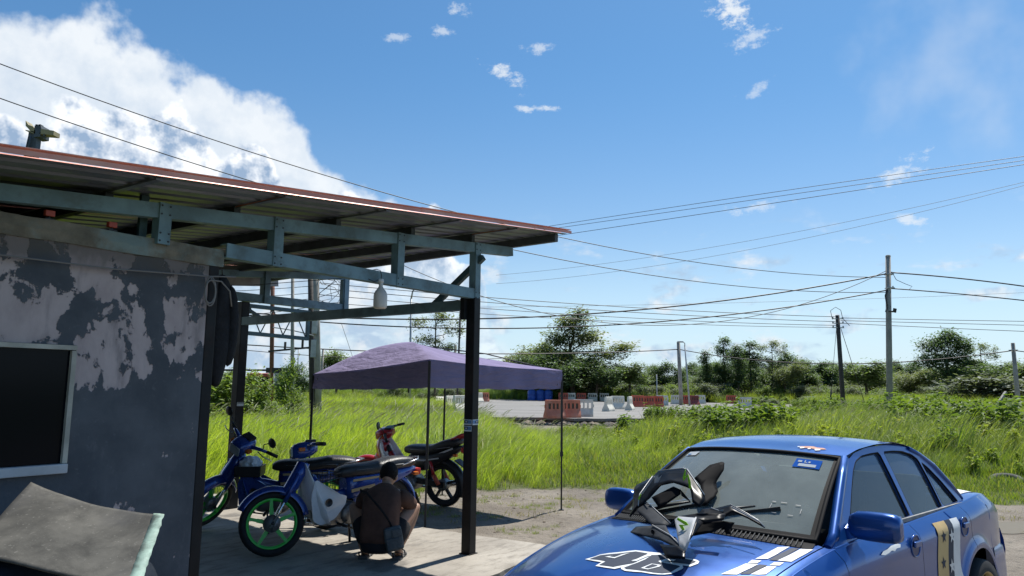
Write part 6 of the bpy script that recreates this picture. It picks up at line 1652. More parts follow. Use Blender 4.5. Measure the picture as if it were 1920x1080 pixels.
def flash(par, name, pts, lx, m_):
    vs = [car_px(*cp(x, y), x=lx) for x, y in pts]; n_ = len(vs); MB().add(vs, [tuple(range(n_))]).build(name, m_, par, solid=.003)
flash(fa, 'green_flash', [(850, 252), (832, 310), (838, 340), (868, 300), (882, 400), (898, 400), (892, 345), (873, 285), (850, 310), (856, 255)], -.485, M['lime'])
flash(fa, 'white_flash', [(612, 300), (640, 298), (640, 318), (668, 296), (640, 350), (612, 356)], -.46, M['silver_panel'])
flash(fa, 'edge_flash', [(520, 440), (612, 310), (606, 302), (500, 450)], -.44, M['silver_panel']); flash(fa, 'green_flash', [(484, 480), (500, 440), (508, 444), (494, 488)], -.40, M['lime'])
fb_ = thing('fairing_panel', 'dull grey blade shaped panel lying across the cowl foot', 'fairing', CAR_O, CAR_YAW, 'loose fairing panels on the bonnet'); fb_.rotation_euler = (CAR_ROLL, 0, CAR_YAW); fb_.rotation_euler = (CAR_ROLL, 0, CAR_YAW)
shell(fb_, 'blade_face', [('c1', 'c2', 'c3', 'c4', 'c5', 'c6')], M['matt_grey']); shell(fb_, 'blade_tip', [('c8', 'c7', 'c3', 'c2', 'c1')], M['gloss_black'])
fd = thing('fairing_panel', 'black beak shaped panel resting on the bonnet, pointing to the nose', 'fairing', CAR_O, CAR_YAW, 'loose fairing panels on the bonnet'); fd.rotation_euler = (CAR_ROLL, 0, CAR_YAW); fd.rotation_euler = (CAR_ROLL, 0, CAR_YAW)
shell(fd, 'beak_face', [('d1', 'd2', 'd3', 'd7', 'd8'), ('d3', 'd9', 'd4', 'd7'), ('d4', 'd10', 'd5', 'd6', 'd7')], M['matt_grey'])
MB().lathe([(0, 0), (.012, 0), (.012, .004)], 10, 'X', car_px(*cp(600, 735), x=-.11)).build('stud', M['gloss_black'], fd)
fe_ = thing('fairing_panel', 'silver spike shaped panel with green zigzag, sharpest tip towards the number', 'fairing', CAR_O, CAR_YAW, 'loose fairing panels on the bonnet'); fe_.rotation_euler = (CAR_ROLL, 0, CAR_YAW); fe_.rotation_euler = (CAR_ROLL, 0, CAR_YAW)
shell(fe_, 'spike_face', [('e1', 'e2', 'e3', 'e4', 'e5', 'e6')], M['silver_panel']); shell(fe_, 'spike_back', [('e2', 'e7', 'e8', 'e9', 'e10', 'e3')], M['gloss_black']); shell(fe_, 'spike_keel', [('e6', 'e5', 'e11', 'e12', 'e13')], M['gloss_black'])
shell(fe_, 'spike_side', [('e3', 'e10', 'e4')], M['gloss_black'])
flash(fe_, 'green_flash', [(785, 640), (795, 626), (860, 660), (876, 684), (832, 690), (862, 752), (845, 750), (800, 680), (850, 682), (800, 650)], -.085, M['lime'])
# dark bracket leaning against the glass, and the long tail panel (read off a second crop)
def cq(x, y): return (1300 + x * 300 / 1350, 820 + y * 240 / 1080)
for k, (cx, cy, lx) in {'g1': (10, 345, -.72), 'g2': (140, 235, -.86), 'g3': (240, 210, -.92), 'g4': (262, 215, -.92), 'g5': (258, 270, -.88), 'g6': (190, 385, -.80), 'g7': (208, 460, -.74), 'g8': (180, 500, -.68), 'g9': (95, 575, -.58), 'g10': (80, 500, -.62), 'g11': (60, 400, -.70),
                          'h1': (0, 690, -.30), 'h2': (80, 610, -.38), 'h3': (200, 600, -.42), 'h4': (315, 572, -.46), 'h5': (440, 640, -.47), 'h6': (550, 705, -.48), 'h7': (605, 762, -.46), 'h8': (460, 680, -.44), 'h9': (330, 625, -.42), 'h10': (270, 660, -.38), 'h11': (240, 700, -.34), 'h12': (30, 730, -.26),
                          'i1': (20, 700, -.28), 'i2': (260, 705, -.34), 'i3': (350, 720, -.38), 'i4': (320, 760, -.36), 'i5': (315, 815, -.33), 'i6': (275, 815, -.33), 'i7': (255, 760, -.34), 'i8': (160, 800, -.28), 'i9': (0, 830, -.2), 'i10': (0, 740, -.24)}.items(): fpt(k, *cq(cx, cy), lx)
fg = thing('fairing_panel', 'matt black bracket panel propped upright against the windscreen glass', 'fairing', CAR_O, CAR_YAW, 'loose fairing panels on the bonnet'); fg.rotation_euler = (CAR_ROLL, 0, CAR_YAW); fg.rotation_euler = (CAR_ROLL, 0, CAR_YAW)
shell(fg, 'bracket', [('g1', 'g2', 'g11'), ('g2', 'g3', 'g4', 'g5', 'g6', 'g11'), ('g6', 'g7', 'g8', 'g9', 'g10', 'g11')], M['fair_plastic'])
fh = thing('fairing_panel', 'long black tail panel stretched along the windscreen base by the wiper', 'fairing', CAR_O, CAR_YAW, 'loose fairing panels on the bonnet'); fh.rotation_euler = (CAR_ROLL, 0, CAR_YAW); fh.rotation_euler = (CAR_ROLL, 0, CAR_YAW)
shell(fh, 'tail_top', [('h1', 'h2', 'h3', 'h10', 'h11', 'h12'), ('h3', 'h4', 'h9', 'h10'), ('h4', 'h5', 'h8', 'h9'), ('h5', 'h6', 'h7', 'h8')], M['gloss_black'])
shell(fh, 'tail_side', [('i1', 'i2', 'i7', 'i8', 'i9', 'i10'), ('i2', 'i3', 'i4', 'i5', 'i6', 'i7')], M['fair_plastic'])
vs = [car_px(*cq(x, y), x=-.40) for x, y in ((110, 600), (150, 590), (215, 615), (260, 605), (230, 650), (160, 630), (85, 612))]
MB().add(vs, [tuple(range(7))]).build('silver_tape', M['silver_panel'], fh, solid=.003)
vs = [car_px(*cq(x, y), x=-.405) for x, y in ((315, 578), (560, 705), (545, 712), (330, 600))]
MB().add(vs, [(0, 1, 2, 3)]).build('edge_flash', M['silver_panel'], fh, solid=.003)

def edge_line(par, keys, r_=.0035):  # silver tubes along panel edges: highlight lines put in as colour
    MB().tube([FP[k] + Vector((.006, 0, .006)) for k in keys], r_, 5).build('painted_highlight', M['silver_panel'], par)
edge_line(fa, ('a6', 'a7')); edge_line(fa, ('a17', 'a18', 'a13'), .003); edge_line(fa, ('a4', 'a5', 'a6'), .0025)
edge_line(fb_, ('c2', 'c3', 'c4'), .0025); edge_line(fd, ('d3', 'd4', 'd5'), .003); edge_line(fe_, ('e3', 'e4', 'e5'), .004); edge_line(fh, ('h4', 'h5', 'h6', 'h7'), .003)

# ------------------------------------------------------------------ underbone motorcycles (local: x forward, rear axle at x=0, wheels on z=0)
M['bike_blue'] = mat('bike_blue', (.010, .058, .31), .25, metal=.2, coat=.8, dirt=(.03, .05, .13), dscale=7, damt=.5)
M['bike_red'] = mat('bike_red', (.42, .025, .03), .28, coat=.7); M['bike_white'] = mat('bike_white', (.80, .81, .82), .3, coat=.4, dirt=(.60, .59, .57), dscale=6, damt=.3)
M['seat'] = mat('seat_vinyl', (.020, .021, .023), .42, bump=.25, bscale=60); M['green'] = mat('green_rim', (.03, .58, .045), .4, coat=.3)
M['engine'] = mat('engine_alloy', (.28, .28, .275), .45, metal=.75, dirt=(.05, .045, .04), dscale=9, damt=.7); M['iron'] = mat('dark_iron', (.03, .03, .032), .5, metal=.4)
M['lens'] = mat('lamp_lens', (.30, .33, .34), .12, spec=.8); M['amber'] = mat('amber_lens', (.62, .16, .02), .25); M['red_lens'] = mat('red_lens', (.50, .03, .02), .25); M['mirror_back'] = mat('mirror_back', (.02, .022, .02), .4)
M['gold_line'] = mat('gold_line', (.45, .36, .20), .4)
WR, WB = .287, 1.21
HEAD = Vector((.925, 0, .78)); RAKE = R(30)
AXIS = Vector((-math.sin(RAKE), 0, math.cos(RAKE)))
def arc_fender(mb, cx, cz, r, a0, a1, w, depth, n=18):
    rows = []
    for i in range(n + 1):
        a = a0 + (a1 - a0) * i / n; row = []
        for j in range(9):
            u = -1 + 2 * j / 8; rr = r - depth * (abs(u) ** 2.2); row.append((cx + rr * math.cos(a), u * w, cz + rr * math.sin(a)))
        rows.append(row)
    mb.grid(rows)
def wheel_parts(th, T, cx, rim_m, spokes=5, drum=True, cast=True):
    w_ = bpy.data.objects.new('wheel', None); COL.objects.link(w_); w_.parent = th; w_.empty_display_size = .1
    mb = MB(T); mb.tube([(cx + (WR - .036) * math.cos(a), 0, WR + (WR - .036) * math.sin(a)) for a in [2 * math.pi * k / 40 for k in range(40)]], .036, 10, closed=True); mb.build('tyre', M['rubber'], w_)
    mb = MB(T); mb.tube([(cx + (WR - .070) * math.cos(a), 0, WR + (WR - .070) * math.sin(a)) for a in [2 * math.pi * k / 40 for k in range(40)]], .021, 8, closed=True)
    for k in range(spokes):
        a = math.pi / 2 + 2 * math.pi * k / spokes; c, s_ = math.cos(a), math.sin(a)
        p0, p1 = Vector((cx + .04 * c, 0, WR + .04 * s_)), Vector((cx + (WR - .075) * c, 0, WR + (WR - .075) * s_))
        mb.bar(p0, p0.lerp(p1, .55), .036, .030, (0, 1, 0)); mb.bar(p0.lerp(p1, .5), p1, .028, .044, (0, 1, 0))
    mb.lathe([(.0, -.05), (.045, -.05), (.055, -.03), (.055, .03), (.045, .05), (0, .05)], 16, 'Y', (cx, 0, WR)); mb.build('rim', rim_m, w_)
    if drum: MB(T).lathe([(0, -.056), (.075, -.05), (.078, -.02), (.078, .02), (.075, .05), (0, .056)], 20, 'Y', (cx, 0, WR)).build('hub_drum', M['engine'], w_)
    return w_
def steer(deg):
    return Matrix.Translation(HEAD) @ Matrix.Rotation(R(deg), 4, AXIS) @ Matrix.Translation(-HEAD)
def cub(name, label, loc, heading, steer_deg, lean, body, shield, rim, group, sport=False, tail=None, basket=False, stand='side', mirrors=2, pitch=0.0, scale=1.03, rear_rim=None):
    th = thing(name, label, 'motorcycle', loc, heading, group); th.rotation_euler = (R(lean), R(pitch), heading); th.scale = (scale,) * 3
    S = steer(steer_deg); I = Matrix.Identity(4)
    fx = WB
    wheel_parts(th, S, fx, rim); wheel_parts(th, I, 0, rim if rear_rim is None else rear_rim)
    P = lambda mb, nm, m_, **k: mb.build(nm, m_, th, **k)
    # fork: upper tubes, bright lower sliders, axle
    for sy in (-1, 1):
        y = sy * .072
        P(MB(S).tube([(fx - .245, y, .70), (fx - .11, y, .46)], .021, 8), 'fork_tube', body); P(MB(S).tube([(fx - .145, y, .53), (fx + .015, y, WR - .04)], .0165, 8), 'fork_slider', M['chrome'])
        P(MB(S).lathe([(0, -.012), (.014, -.012), (.014, .012), (0, .012)], 8, 'Y', (fx, sy * .09, WR)), 'axle_nut', M['iron'])
    # front mudguard, deep and rounded, with stays
    mb = MB(S); arc_fender(mb, fx, WR, WR + .045, R(28), R(172), .068, .055); P(mb, 'front_mudguard', body, solid=.004)
    mb = MB(S); secs = []
    for x, z, w, d in ((fx - .12, WR + .23, .070, .06), (fx - .185, .60, .075, .065), (fx - .245, .70, .070, .062), (fx - .30, .80, .055, .055)):
        secs.append([(x + d * math.cos(a), w * math.sin(a), z + .02 * math.cos(a)) for a in [2 * math.pi * k / 12 for k in range(12)]])
    mb.loft(secs); P(mb, 'fork_cover', body)
    # head: nacelle with lamp, handlebar, grips, levers, mirrors
    hx, hz = fx - .335, .915
    secs = []
    for x, w, h, dz in ((hx + .145, .062, .050, -.012), (hx + .13, .085, .066, -.008), (hx + .08, .098, .075, .0), (hx + .02, .105, .078, .004), (hx - .05, .095, .062, .012), (hx - .09, .06, .035, .016)):
        ring = []
        for k in range(16):
            a = 2 * math.pi * k / 16; c, s_ = math.cos(a), math.sin(a); ring.append((x, w * math.copysign(abs(c) ** .7, c), hz + dz + h * math.copysign(abs(s_) ** .7, s_)))
        secs.append(ring)
    P(MB(S).loft(secs), 'nacelle', body if not sport else M['bike_red'])
    P(MB(S).box((hx + .147, 0, hz - .012), (.022, .145 if not sport else .12, .098), bev=.016), 'headlight', M['lens'])
    P(MB(S).box((hx - .03, 0, hz + .078), (.10, .13, .03), bev=.012), 'speedometer', M['black_plastic'])
    for sy in (-1, 1):
        P(MB(S).tube([(hx, sy * .08, hz + .01), (hx - .03, sy * .20, hz + .035), (hx - .085, sy * .30, hz + .02)], [.024, .018, .013], 8), 'bar_cover', body if not sport else M['black_plastic'])
        P(MB(S).tube([(hx - .06, sy * .255, hz + .03), (hx - .115, sy * .365, hz + .012)], .018, 8), 'grip', M['rubber'])
        P(MB(S).tube([(hx + .015, sy * .20, hz + .03), (hx + .02, sy * .28, hz + .02), (hx - .03, sy * .37, hz + .0)], .006, 5), 'lever', M['alu'])
        P(MB(S).box((hx + .06, sy * .118, hz + .0), (.06, .05, .036), bev=.012), 'front_indicator', M['amber'])
        if sy in ((-1, 1) if mirrors == 2 else (mirrors,)):
            P(MB(S).tube([(hx - .04, sy * .215, hz + .05), (hx - .02, sy * .23, hz + .13), (hx - .01, sy * .30, hz + .19)], .0055, 5), 'mirror_stem', M['iron'])
            mb = MB(S @ Matrix.Translation((hx - .01, sy * .335, hz + .215)) @ Matrix.Rotation(sy * -.25, 4, 'X')); mb.lathe([(0, .012), (.03, .011), (.05, .004), (.055, -.006), (.05, -.010), (0, -.010)], 16, 'X'); 
            for v_i in range(len(mb.v)): pass
            P(mb, 'mirror', M['mirror_back'])
    # steering column and leg shield
    P(MB().tube([(fx - .295, 0, .80), (fx - .39, 0, .62)], .03, 8), 'head_tube', M['iron'])
    mb = MB(); rows = []
    for k in range(17):
        t_ = k / 16; z = .80 - .58 * t_; xb = fx - .285 - .075 * t_ - .06 * t_ ** 3 + (.015 * math.sin(math.pi * t_))
        w = lerp_tab(t_, [(0, .075), (.12, .105), (.35, .15), (.6, .195), (.85, .205), (.95, .19), (1, .15)]); fl = lerp_tab(t_, [(0, .0), (.3, .05), (.7, .085), (1, .08)])
        rows.append([(xb - fl * (1 - (1 - abs(u)) ** 1.0 * 1.0) * (abs(u) ** 1.3) + .0, u * w, z) for u in [-1 + 2 * j / 16 for j in range(17)]])
    mb.grid(rows); P(mb, 'leg_shield', shield, solid=.006)
    # side cowl below the shield (white lower body with round hole)
    for sy in (-1, 1):
        bm = bmesh.new(); loop = [(.86, .66), (.90, .50), (.88, .28), (.80, .235), (.66, .28), (.545, .40), (.53, .47), (.62, .50), (.72, .555)]; loop = smooth_poly(loop)
        vs = [bm.verts.new((x, sy * (.135 + .03 * math.sin((x - .5) * 7)), z)) for x, z in loop]; bm.faces.new(vs); bmesh.ops.triangulate(bm, faces=bm.faces)
        me = bpy.data.meshes.new('side_cowl'); bm.to_mesh(me); bm.free(); me.materials.append(shield); o = obj('side_cowl', me, th); md = o.modifiers.new('s', 'SOLIDIFY'); md.thickness = .006
        MB().lathe([(.0, 0), (.036, 0), (.038, .004 * sy)], 18, 'Y', (.735, sy * .172, .435)).build('cowl_vent', M['black_plastic'], o)
    if sport:                                        # white and red fairing over the leg shield
        for sy in (-1, 1):
            rows = [[(fx - .20 - .0 * t_, sy * .03, .86), (fx - .30, sy * .10, .86)], [(fx - .17, sy * .05, .74), (fx - .36, sy * .15, .74)], [(fx - .20, sy * .07, .58), (fx - .46, sy * .18, .58)], [(fx - .30, sy * .08, .42), (fx - .56, sy * .17, .42)]]
            mb = MB(); mb.grid(rows); P(mb, 'front_fairing', M['bike_white'], solid=.006)
            mb = MB(); mb.grid([[(a[0], a[1] + sy * .007, a[2]), (Vector(a).lerp(Vector(b_), .45) + Vector((0, sy * .007, 0)))] for a, b_ in rows]); P(mb, 'fairing_flash', M['bike_red'], solid=.004)
    # frame spine, centre cover
    P(MB().tube([(fx - .37, 0, .66), (.72, 0, .50), (.52, 0, .46), (.40, 0, .52)], [.045, .055, .055, .05], 10), 'frame_spine', body)
    # engine: crankcase, barrel, covers
    P(MB().box((.55, 0, .30), (.34, .20, .20), bev=.05), 'crankcase', M['engine']); P(MB().lathe([(0, -.135), (.085, -.135), (.10, -.11), (.10, .11), (.085, .135), (0, .135)], 22, 'Y', (.47, 0, .29)), 'crank_cover', M['engine'])
    mb = MB()
    for k in range(7): mb.box((.70 + .022 * k, 0, .33 + .003 * k), (.008, .15, .13), bev=.003)
    mb.box((.77, 0, .34), (.17, .10, .09)); P(mb, 'cylinder', M['engine'])
    P(MB().tube([(.84, -.05, .30), (.86, -.09, .22), (.70, -.13, .19), (.4, -.15, .20), (.1, -.155, .235)], .017, 8), 'exhaust_pipe', M['chrome']); P(MB().tube([(.30, -.155, .215), (.22, -.158, .225), (-.18, -.165, .29), (-.25, -.167, .30)], [.028, .042, .045, .03], 12), 'silencer', M['chrome'])
    # carburettor side, pedals, foot pegs
    for sy in (-1, 1): P(MB().tube([(.60, sy * .10, .215), (.60, sy * .27, .215)], .014, 8), 'foot_peg', M['rubber'])
    P(MB().tube([(.52, .13, .24), (.62, .19, .21), (.76, .19, .23)], .008, 6), 'gear_pedal', M['iron']); P(MB().tube([(.47, -.10, .33), (.45, -.17, .30), (.34, -.19, .40), (.33, -.24, .40)], .009, 6), 'kick_lever', M['iron'])
    # swing arm, chain case, shocks
    for sy in (-1, 1):
        P(MB().bar((.36, sy * .085, .315), (-.02, sy * .085, WR), .024, .036), 'swing_arm', M['iron'])
        P(MB().tube([(.0, sy * .115, WR + .02), (.075, sy * .115, .43)], .030, 10), 'shock_spring', M['iron'] if not sport else M['bar_red']); P(MB().tube([(.07, sy * .115, .42), (.115, sy * .115, .60)], .022, 8), 'shock_cover', body)
    P(MB().bar((.36, .075, .335), (-.06, .075, .295), .035, .075), 'chain_case', M['iron'] if sport else M['bike_blue'])
    # rear body: loft from under the seat to the tail, mudguard, lamp
    up = .06 if sport else 0.0; dz = -.02 if sport else -.065          # seat and tail height
    secs = []
    for x, w, z0, z1 in ((.50, .085, .46, .67), (.40, .115, .45, .70), (.25, .128, .47, .705), (.08, .125, .52 + up * .5, .71 + up * .3), (-.10, .105, .57 + up, .715 + up), (-.24, .07, .62 + up * 1.6, .715 + up * 1.6), (-.32, .04, .655 + up * 2, .70 + up * 2)):
        zc, h = (z0 + z1) / 2 + dz * .6, (z1 - z0) / 2; ring = []
        for k in range(16):
            a = 2 * math.pi * k / 16; c, s_ = math.cos(a), math.sin(a); ring.append((x, w * math.copysign(abs(c) ** .6, c), zc + h * math.copysign(abs(s_) ** .75, s_)))
        secs.append(ring)
    P(MB().loft(secs), 'side_panel', body if not sport else M['black_plastic'])
    for sy in (-1, 1):
        mb = MB(); mb.bar((.45, sy * .116, .60), (.20, sy * .134, .612), .008, .022); mb.bar((.20, sy * .134, .612), (-.02, sy * .130, .625 + up * .4), .008, .016); P(mb, 'panel_trim', M['gold_line'] if not sport else M['silver_line'])
        if sport: P(MB().bar((.52, sy * .10, .50), (-.22, sy * .098, .70 + up * 1.3), .008, .020), 'panel_trim', M['silver_line'])
        else: P(MB().bar((.47, sy * .12, .505), (.22, sy * .135, .535), .008, .03), 'panel_trim', M['gold_line'])
    mb = MB(); arc_fender(mb, 0, WR, WR + .055, R(100), R(205), .07, .05); arc_fender(mb, 0, WR, WR + .055, R(40), R(100), .07, .05); P(mb, 'rear_mudguard', body if not sport else M['black_plastic'], solid=.004)
    if sport:
        P(MB().bar((-.22, 0, .62), (-.42, 0, .50), .13, .012), 'plate_bracket', M['black_plastic'])
    else:
        P(MB().bar((-.315, 0, .40), (-.38, 0, .24), .11, .010), 'mud_flap', M['rubber'])
    P(MB().box((-.345, 0, .645 + up * 2 + dz * .6), (.07, .11, .07), bev=.018), 'tail_light', M['red_lens'])
    for sy in (-1, 1): P(MB().box((-.27, sy * .115, .60 + up * 1.6), (.055, .05, .035), bev=.012), 'rear_indicator', M['amber'])
    # seat
    secs = []
    for x, w, z, h in ((.585, .055, .735, .028), (.54, .088, .742, .055), (.42, .118, .748, .066), (.28, .132, .745, .064), (.12, .132, .752, .066), (.02, .130, .778 + up * .4, .070), (-.12, .122, .784 + up, .066), (-.25, .105, .778 + up * 1.5, .055), (-.32, .07, .775 + up * 1.8, .03)):
        ring = []
        for k in range(16):
            a = 2 * math.pi * k / 16; c, s_ = math.cos(a), math.sin(a); ring.append((x, w * math.copysign(abs(c) ** .65, c), z + dz + h * math.copysign(abs(s_) ** .7, s_)))
        secs.append(ring)
    st_ = P(MB().loft(secs), 'seat', M['seat'], subd=1)
    MB().tube([(x, .95 * .13, dz + .762 + (.012 if x < .1 else 0) + up * max(0, .1 - x) * 2.5) for x in (.42, .2, 0, -.2)], .004, 4).build('seat_piping', M['trim_grey'], st_)
    # grab rail
    if tail is not None:
        P(MB().tube([(-.20, -.10, .80 + up * 1.6), (-.36, -.085, .835 + up * 2), (-.42, 0, .84 + up * 2), (-.36, .085, .835 + up * 2), (-.20, .10, .80 + up * 1.6)], [.014, .02, .02, .02, .014], 8), 'grab_rail', tail)
        P(MB().box((-.33, 0, .80 + up * 2), (.14, .12, .035), bev=.012), 'tail_cowl', tail)
    else: P(MB().tube([(-.10, -.13, .70), (-.30, -.11, .74), (-.38, 0, .75), (-.30, .11, .74), (-.10, .13, .70)], .008, 6), 'grab_rail', M['chrome'])
    # stand
    if stand == 'centre':
        for sy in (-1, 1): P(MB().tube([(.40, sy * .07, .24), (.36, sy * .115, .10), (.34, sy * .14, -.035 * 0 + .005 - .045)], .013, 6), 'stand_leg', M['iron'])
        P(MB().tube([(.37, -.11, .12), (.37, .11, .12)], .009, 6), 'stand_bar', M['iron'])
    else: P(MB().tube([(.60, .10, .22), (.56, .20, .06), (.555, .225, .012)], .010, 6), 'side_stand', M['iron'])
    if basket:
        mb = MB()
        for z in (.50, .56, .62, .67):
            s_ = .86 + .14 * (z - .5) / .17; mb.tube([(.70 + dx * .105 * s_, dy * .135 * s_, z + .02) for dx, dy in ((-1, -1), (1, -1), (1, 1), (-1, 1))], .0035 if z < .66 else .006, 4, closed=True)
        for k in range(5):
            f = -1 + 2 * k / 4
            for e in (-1, 1): mb.tube([(.70 + f * .09, e * .116, .52), (.70 + f * .105, e * .135, .69)], .003, 4); mb.tube([(.70 + e * .09, f * .116, .52), (.70 + e * .105, f * .135, .69)], .003, 4)
        for k in range(4): mb.tube([(.62 + .055 * k, -.11, .52), (.62 + .055 * k, .11, .52)], .003, 4)
        P(mb, 'wire_basket', M['iron'])
    return th
M['silver_line'] = mat('silver_line', (.55, .55, .56), .35)
BG = 'motorcycles parked under the shelter and tent'
fw2 = px_z(508, 1043, 0)
h2 = R(221)
b2m = cub('motorcycle', 'blue and white motorcycle with green front wheel on its centre stand before the crouching man', Vector((fw2.x, fw2.y, .0)) - 1.03 * Vector((math.cos(h2), math.sin(h2), 0)) * 1.21, h2, -22, 0, M['bike_blue'], M['bike_white'], M['green'], BG, basket=True, stand='centre', mirrors=0, pitch=2.0, rear_rim=M['iron'])
b2m.location.z = .043
fw1 = px_z(372, 1003, 0) + Vector((0, .25, 0)); h1 = R(188)
b1m = cub('motorcycle', 'blue motorcycle with turned handlebar and mirrors, half behind the dark column', fw1 - 1.03 * Vector((math.cos(h1), math.sin(h1), 0)) * 1.21, h1, 62, -4, M['bike_blue'], M['bike_blue'], M['green'], BG, mirrors=2)
rw3 = px_z(833, 943, -.07); h3 = R(152)
rw3.z = ground_z(rw3.x, rw3.y)
b3m = cub('motorcycle', 'red and white sport motorcycle with red tail parked under the canopy', rw3, h3, 20, -6, M['bike_red'], M['bike_white'], M['iron'], BG, sport=True, tail=M['bike_red'], mirrors=1, scale=1.1)
# shopping bag and tray on the first motorcycle
q = b1m.matrix_basis @ Vector((.80, .05, .60))
tr_ = thing('carry_tray', 'black tray hung on the first motorcycle behind its leg shield', 'tray', q, h1)
MB().box((0, 0, -.01), (.26, .30, .02)).build('tray_base', M['black_plastic'], tr_)
for (dx, dy, sx_, sy_) in ((-.13, 0, .012, .30), (.13, 0, .012, .30), (0, -.15, .25, .012), (0, .15, .25, .012)): MB().box((dx, dy, .04), (sx_, sy_, .10)).build('tray_side', M['black_plastic'], tr_)
MB().box((0, 0, -.14), (.05, .06, .26)).build('tray_bracket', M['iron'], tr_)
bm = bmesh.new(); bmesh.ops.create_icosphere(bm, subdivisions=3, radius=1.0)
for v in bm.verts:
    d = v.co.copy(); k = 1 + .22 * mnoise.noise(d * 2.3) + .10 * mnoise.noise(d * 6); v.co = Vector((d.x * .12 * k, d.y * .14 * k, d.z * .095 * k))
me = bpy.data.meshes.new('shopping_bag'); bm.to_mesh(me); bm.free(); me.materials.append(mat('plastic_bag', (.62, .66, .70), .35, var=.15, vscale=14, bump=.5, bscale=25)); 
for pg_ in me.polygons: pg_.use_smooth = False
o = obj('shopping_bag', me); o.location = q + Vector((0, 0, .095)); tag(o, 'crumpled white plastic bag in the motorcycle tray', 'bag')

# ------------------------------------------------------------------ the crouching man (local: y away from the camera, x to the right)
def skin_mesh(name, verts, edges, radii, material, root=0, sub=2, M4=None):
    me = bpy.data.meshes.new(name + '_cage'); me.from_pydata(verts, edges, []); o = bpy.data.objects.new(name + '_cage', me); COL.objects.link(o)
    sk = o.modifiers.new('skin', 'SKIN'); sk.use_smooth_shade = True
    for i, r_ in enumerate(radii):
        sv = me.skin_vertices[0].data[i]; sv.radius = (r_, r_) if not isinstance(r_, tuple) else r_; sv.use_root = (i == root)
    sb = o.modifiers.new('sub', 'SUBSURF'); sb.levels = sub; sb.render_levels = sub
    dg = bpy.context.evaluated_depsgraph_get(); out = bpy.data.meshes.new_from_object(o.evaluated_get(dg)); out.name = name
    bpy.data.objects.remove(o); out.materials.clear(); out.materials.append(material)
    for pg_ in out.polygons: pg_.use_smooth = True; pg_.material_index = 0
    return out
M['skin'] = mat('skin', (.40, .23, .15), .55, var=.12, vscale=9); M['shirt'] = mat('brown_shirt', (.092, .044, .029), .9, var=.25, vscale=7, bump=.4, bscale=18); M['shorts'] = mat('black_shorts', (.014, .014, .016), .9, var=.2, bump=.3, bscale=20)
M['hair'] = mat('hair_black', (.008, .007, .007), .75, spec=.2, bump=.9, bscale=90); M['sandal'] = mat('sandal', (.10, .10, .10), .7); M['bag_grey'] = mat('bag_grey', (.085, .10, .105), .75, var=.2, vscale=12, bump=.3, bscale=50)
fc = px_z(709, 1053, 0)
man = thing('person', 'person in brown shirt and black shorts crouching with back turned beside the motorcycle', 'person', fc, R(-4))
def J(*a): return [Vector(q) for q in a]
V = [(0, .02, .20), (0, .015, .30), (0, .05, .41), (0, .11, .51), (0, .175, .60), (0, .215, .645), (0, .26, .68),           # 0-6 pelvis..head base
     (-.095, .04, .19), (-.225, .19, .33), (-.335, .32, .455), (-.265, .23, .27), (-.165, .11, .085), (-.16, .16, .045), (-.165, .27, .028),   # 7-13 left leg
     (.095, .04, .19), (.19, .19, .34), (.275, .33, .465), (.225, .24, .28), (.150, .11, .085), (.15, .16, .045), (.155, .27, .028),         # 14-20 right leg
     (-.085, .155, .575), (-.165, .165, .55), (-.235, .28, .445), (-.25, .36, .39), (-.17, .50, .40), (-.10, .58, .42),            # 21-26 left arm
     (.085, .155, .575), (.165, .165, .55), (.235, .28, .445), (.25, .36, .39), (.17, .50, .38), (.09, .58, .37)]            # 27-32 right arm
E_ = [(0, 1), (1, 2), (2, 3), (3, 4), (4, 5), (5, 6), (0, 7), (7, 8), (8, 9), (9, 10), (10, 11), (11, 12), (12, 13), (0, 14), (14, 15), (15, 16), (16, 17), (17, 18), (18, 19), (19, 20),
      (4, 21), (21, 22), (22, 23), (23, 24), (24, 25), (25, 26), (4, 27), (27, 28), (28, 29), (29, 30), (30, 31), (31, 32)]
Rr = [.115, .105, .105, .10, .06, .050, .052, .095, .085, .062, .056, .040, .036, .026, .095, .085, .062, .056, .040, .036, .026, .07, .062, .048, .042, .036, .026, .07, .062, .048, .042, .036, .026]
obj('body', skin_mesh('body', V, E_, Rr, M['skin']), man)
# head, bent forward
def ellip(c, r_, n=3, noise_=0.0, rot=None, f=None):
    bm = bmesh.new(); bmesh.ops.create_icosphere(bm, subdivisions=n, radius=1.0); Rm = rot or Matrix.Identity(4)
    for v in bm.verts:
        d = v.co.copy(); k = 1 + noise_ * mnoise.noise(d * 5); q = Vector((d.x * r_[0], d.y * r_[1], d.z * r_[2])) * k
        if f: q = f(d, q)
        v.co = Rm.to_3x3() @ q + Vector(c)
    me = bpy.data.meshes.new('e'); bm.to_mesh(me); bm.free()
    for pg_ in me.polygons: pg_.use_smooth = True
    return me
TH = Matrix.Rotation(R(-38), 4, 'X'); HC = Vector((0, .31, .725))
def face(d, q):
    if d.y > .55: q.y += .012 * math.exp(-(d.x / .22) ** 2) * math.exp(-((d.z + .1) / .25) ** 2) * 2.0
    if d.z < -.3: q.x *= .86; q.y *= .95
    return q
me = ellip(HC, (.074, .094, .112), 4, 0, TH, face); me.materials.append(M['skin']); hd = obj('head', me, man)
me = ellip(HC + TH.to_3x3() @ Vector((0, -.020, .018)), (.086, .098, .112), 4, .07, TH, lambda d, q: Vector((q.x, q.y * (1 if d.y < .35 else .72), q.z * (1 if d.z > -.35 else .80)))); me.materials.append(M['hair']); obj('hair', me, hd)
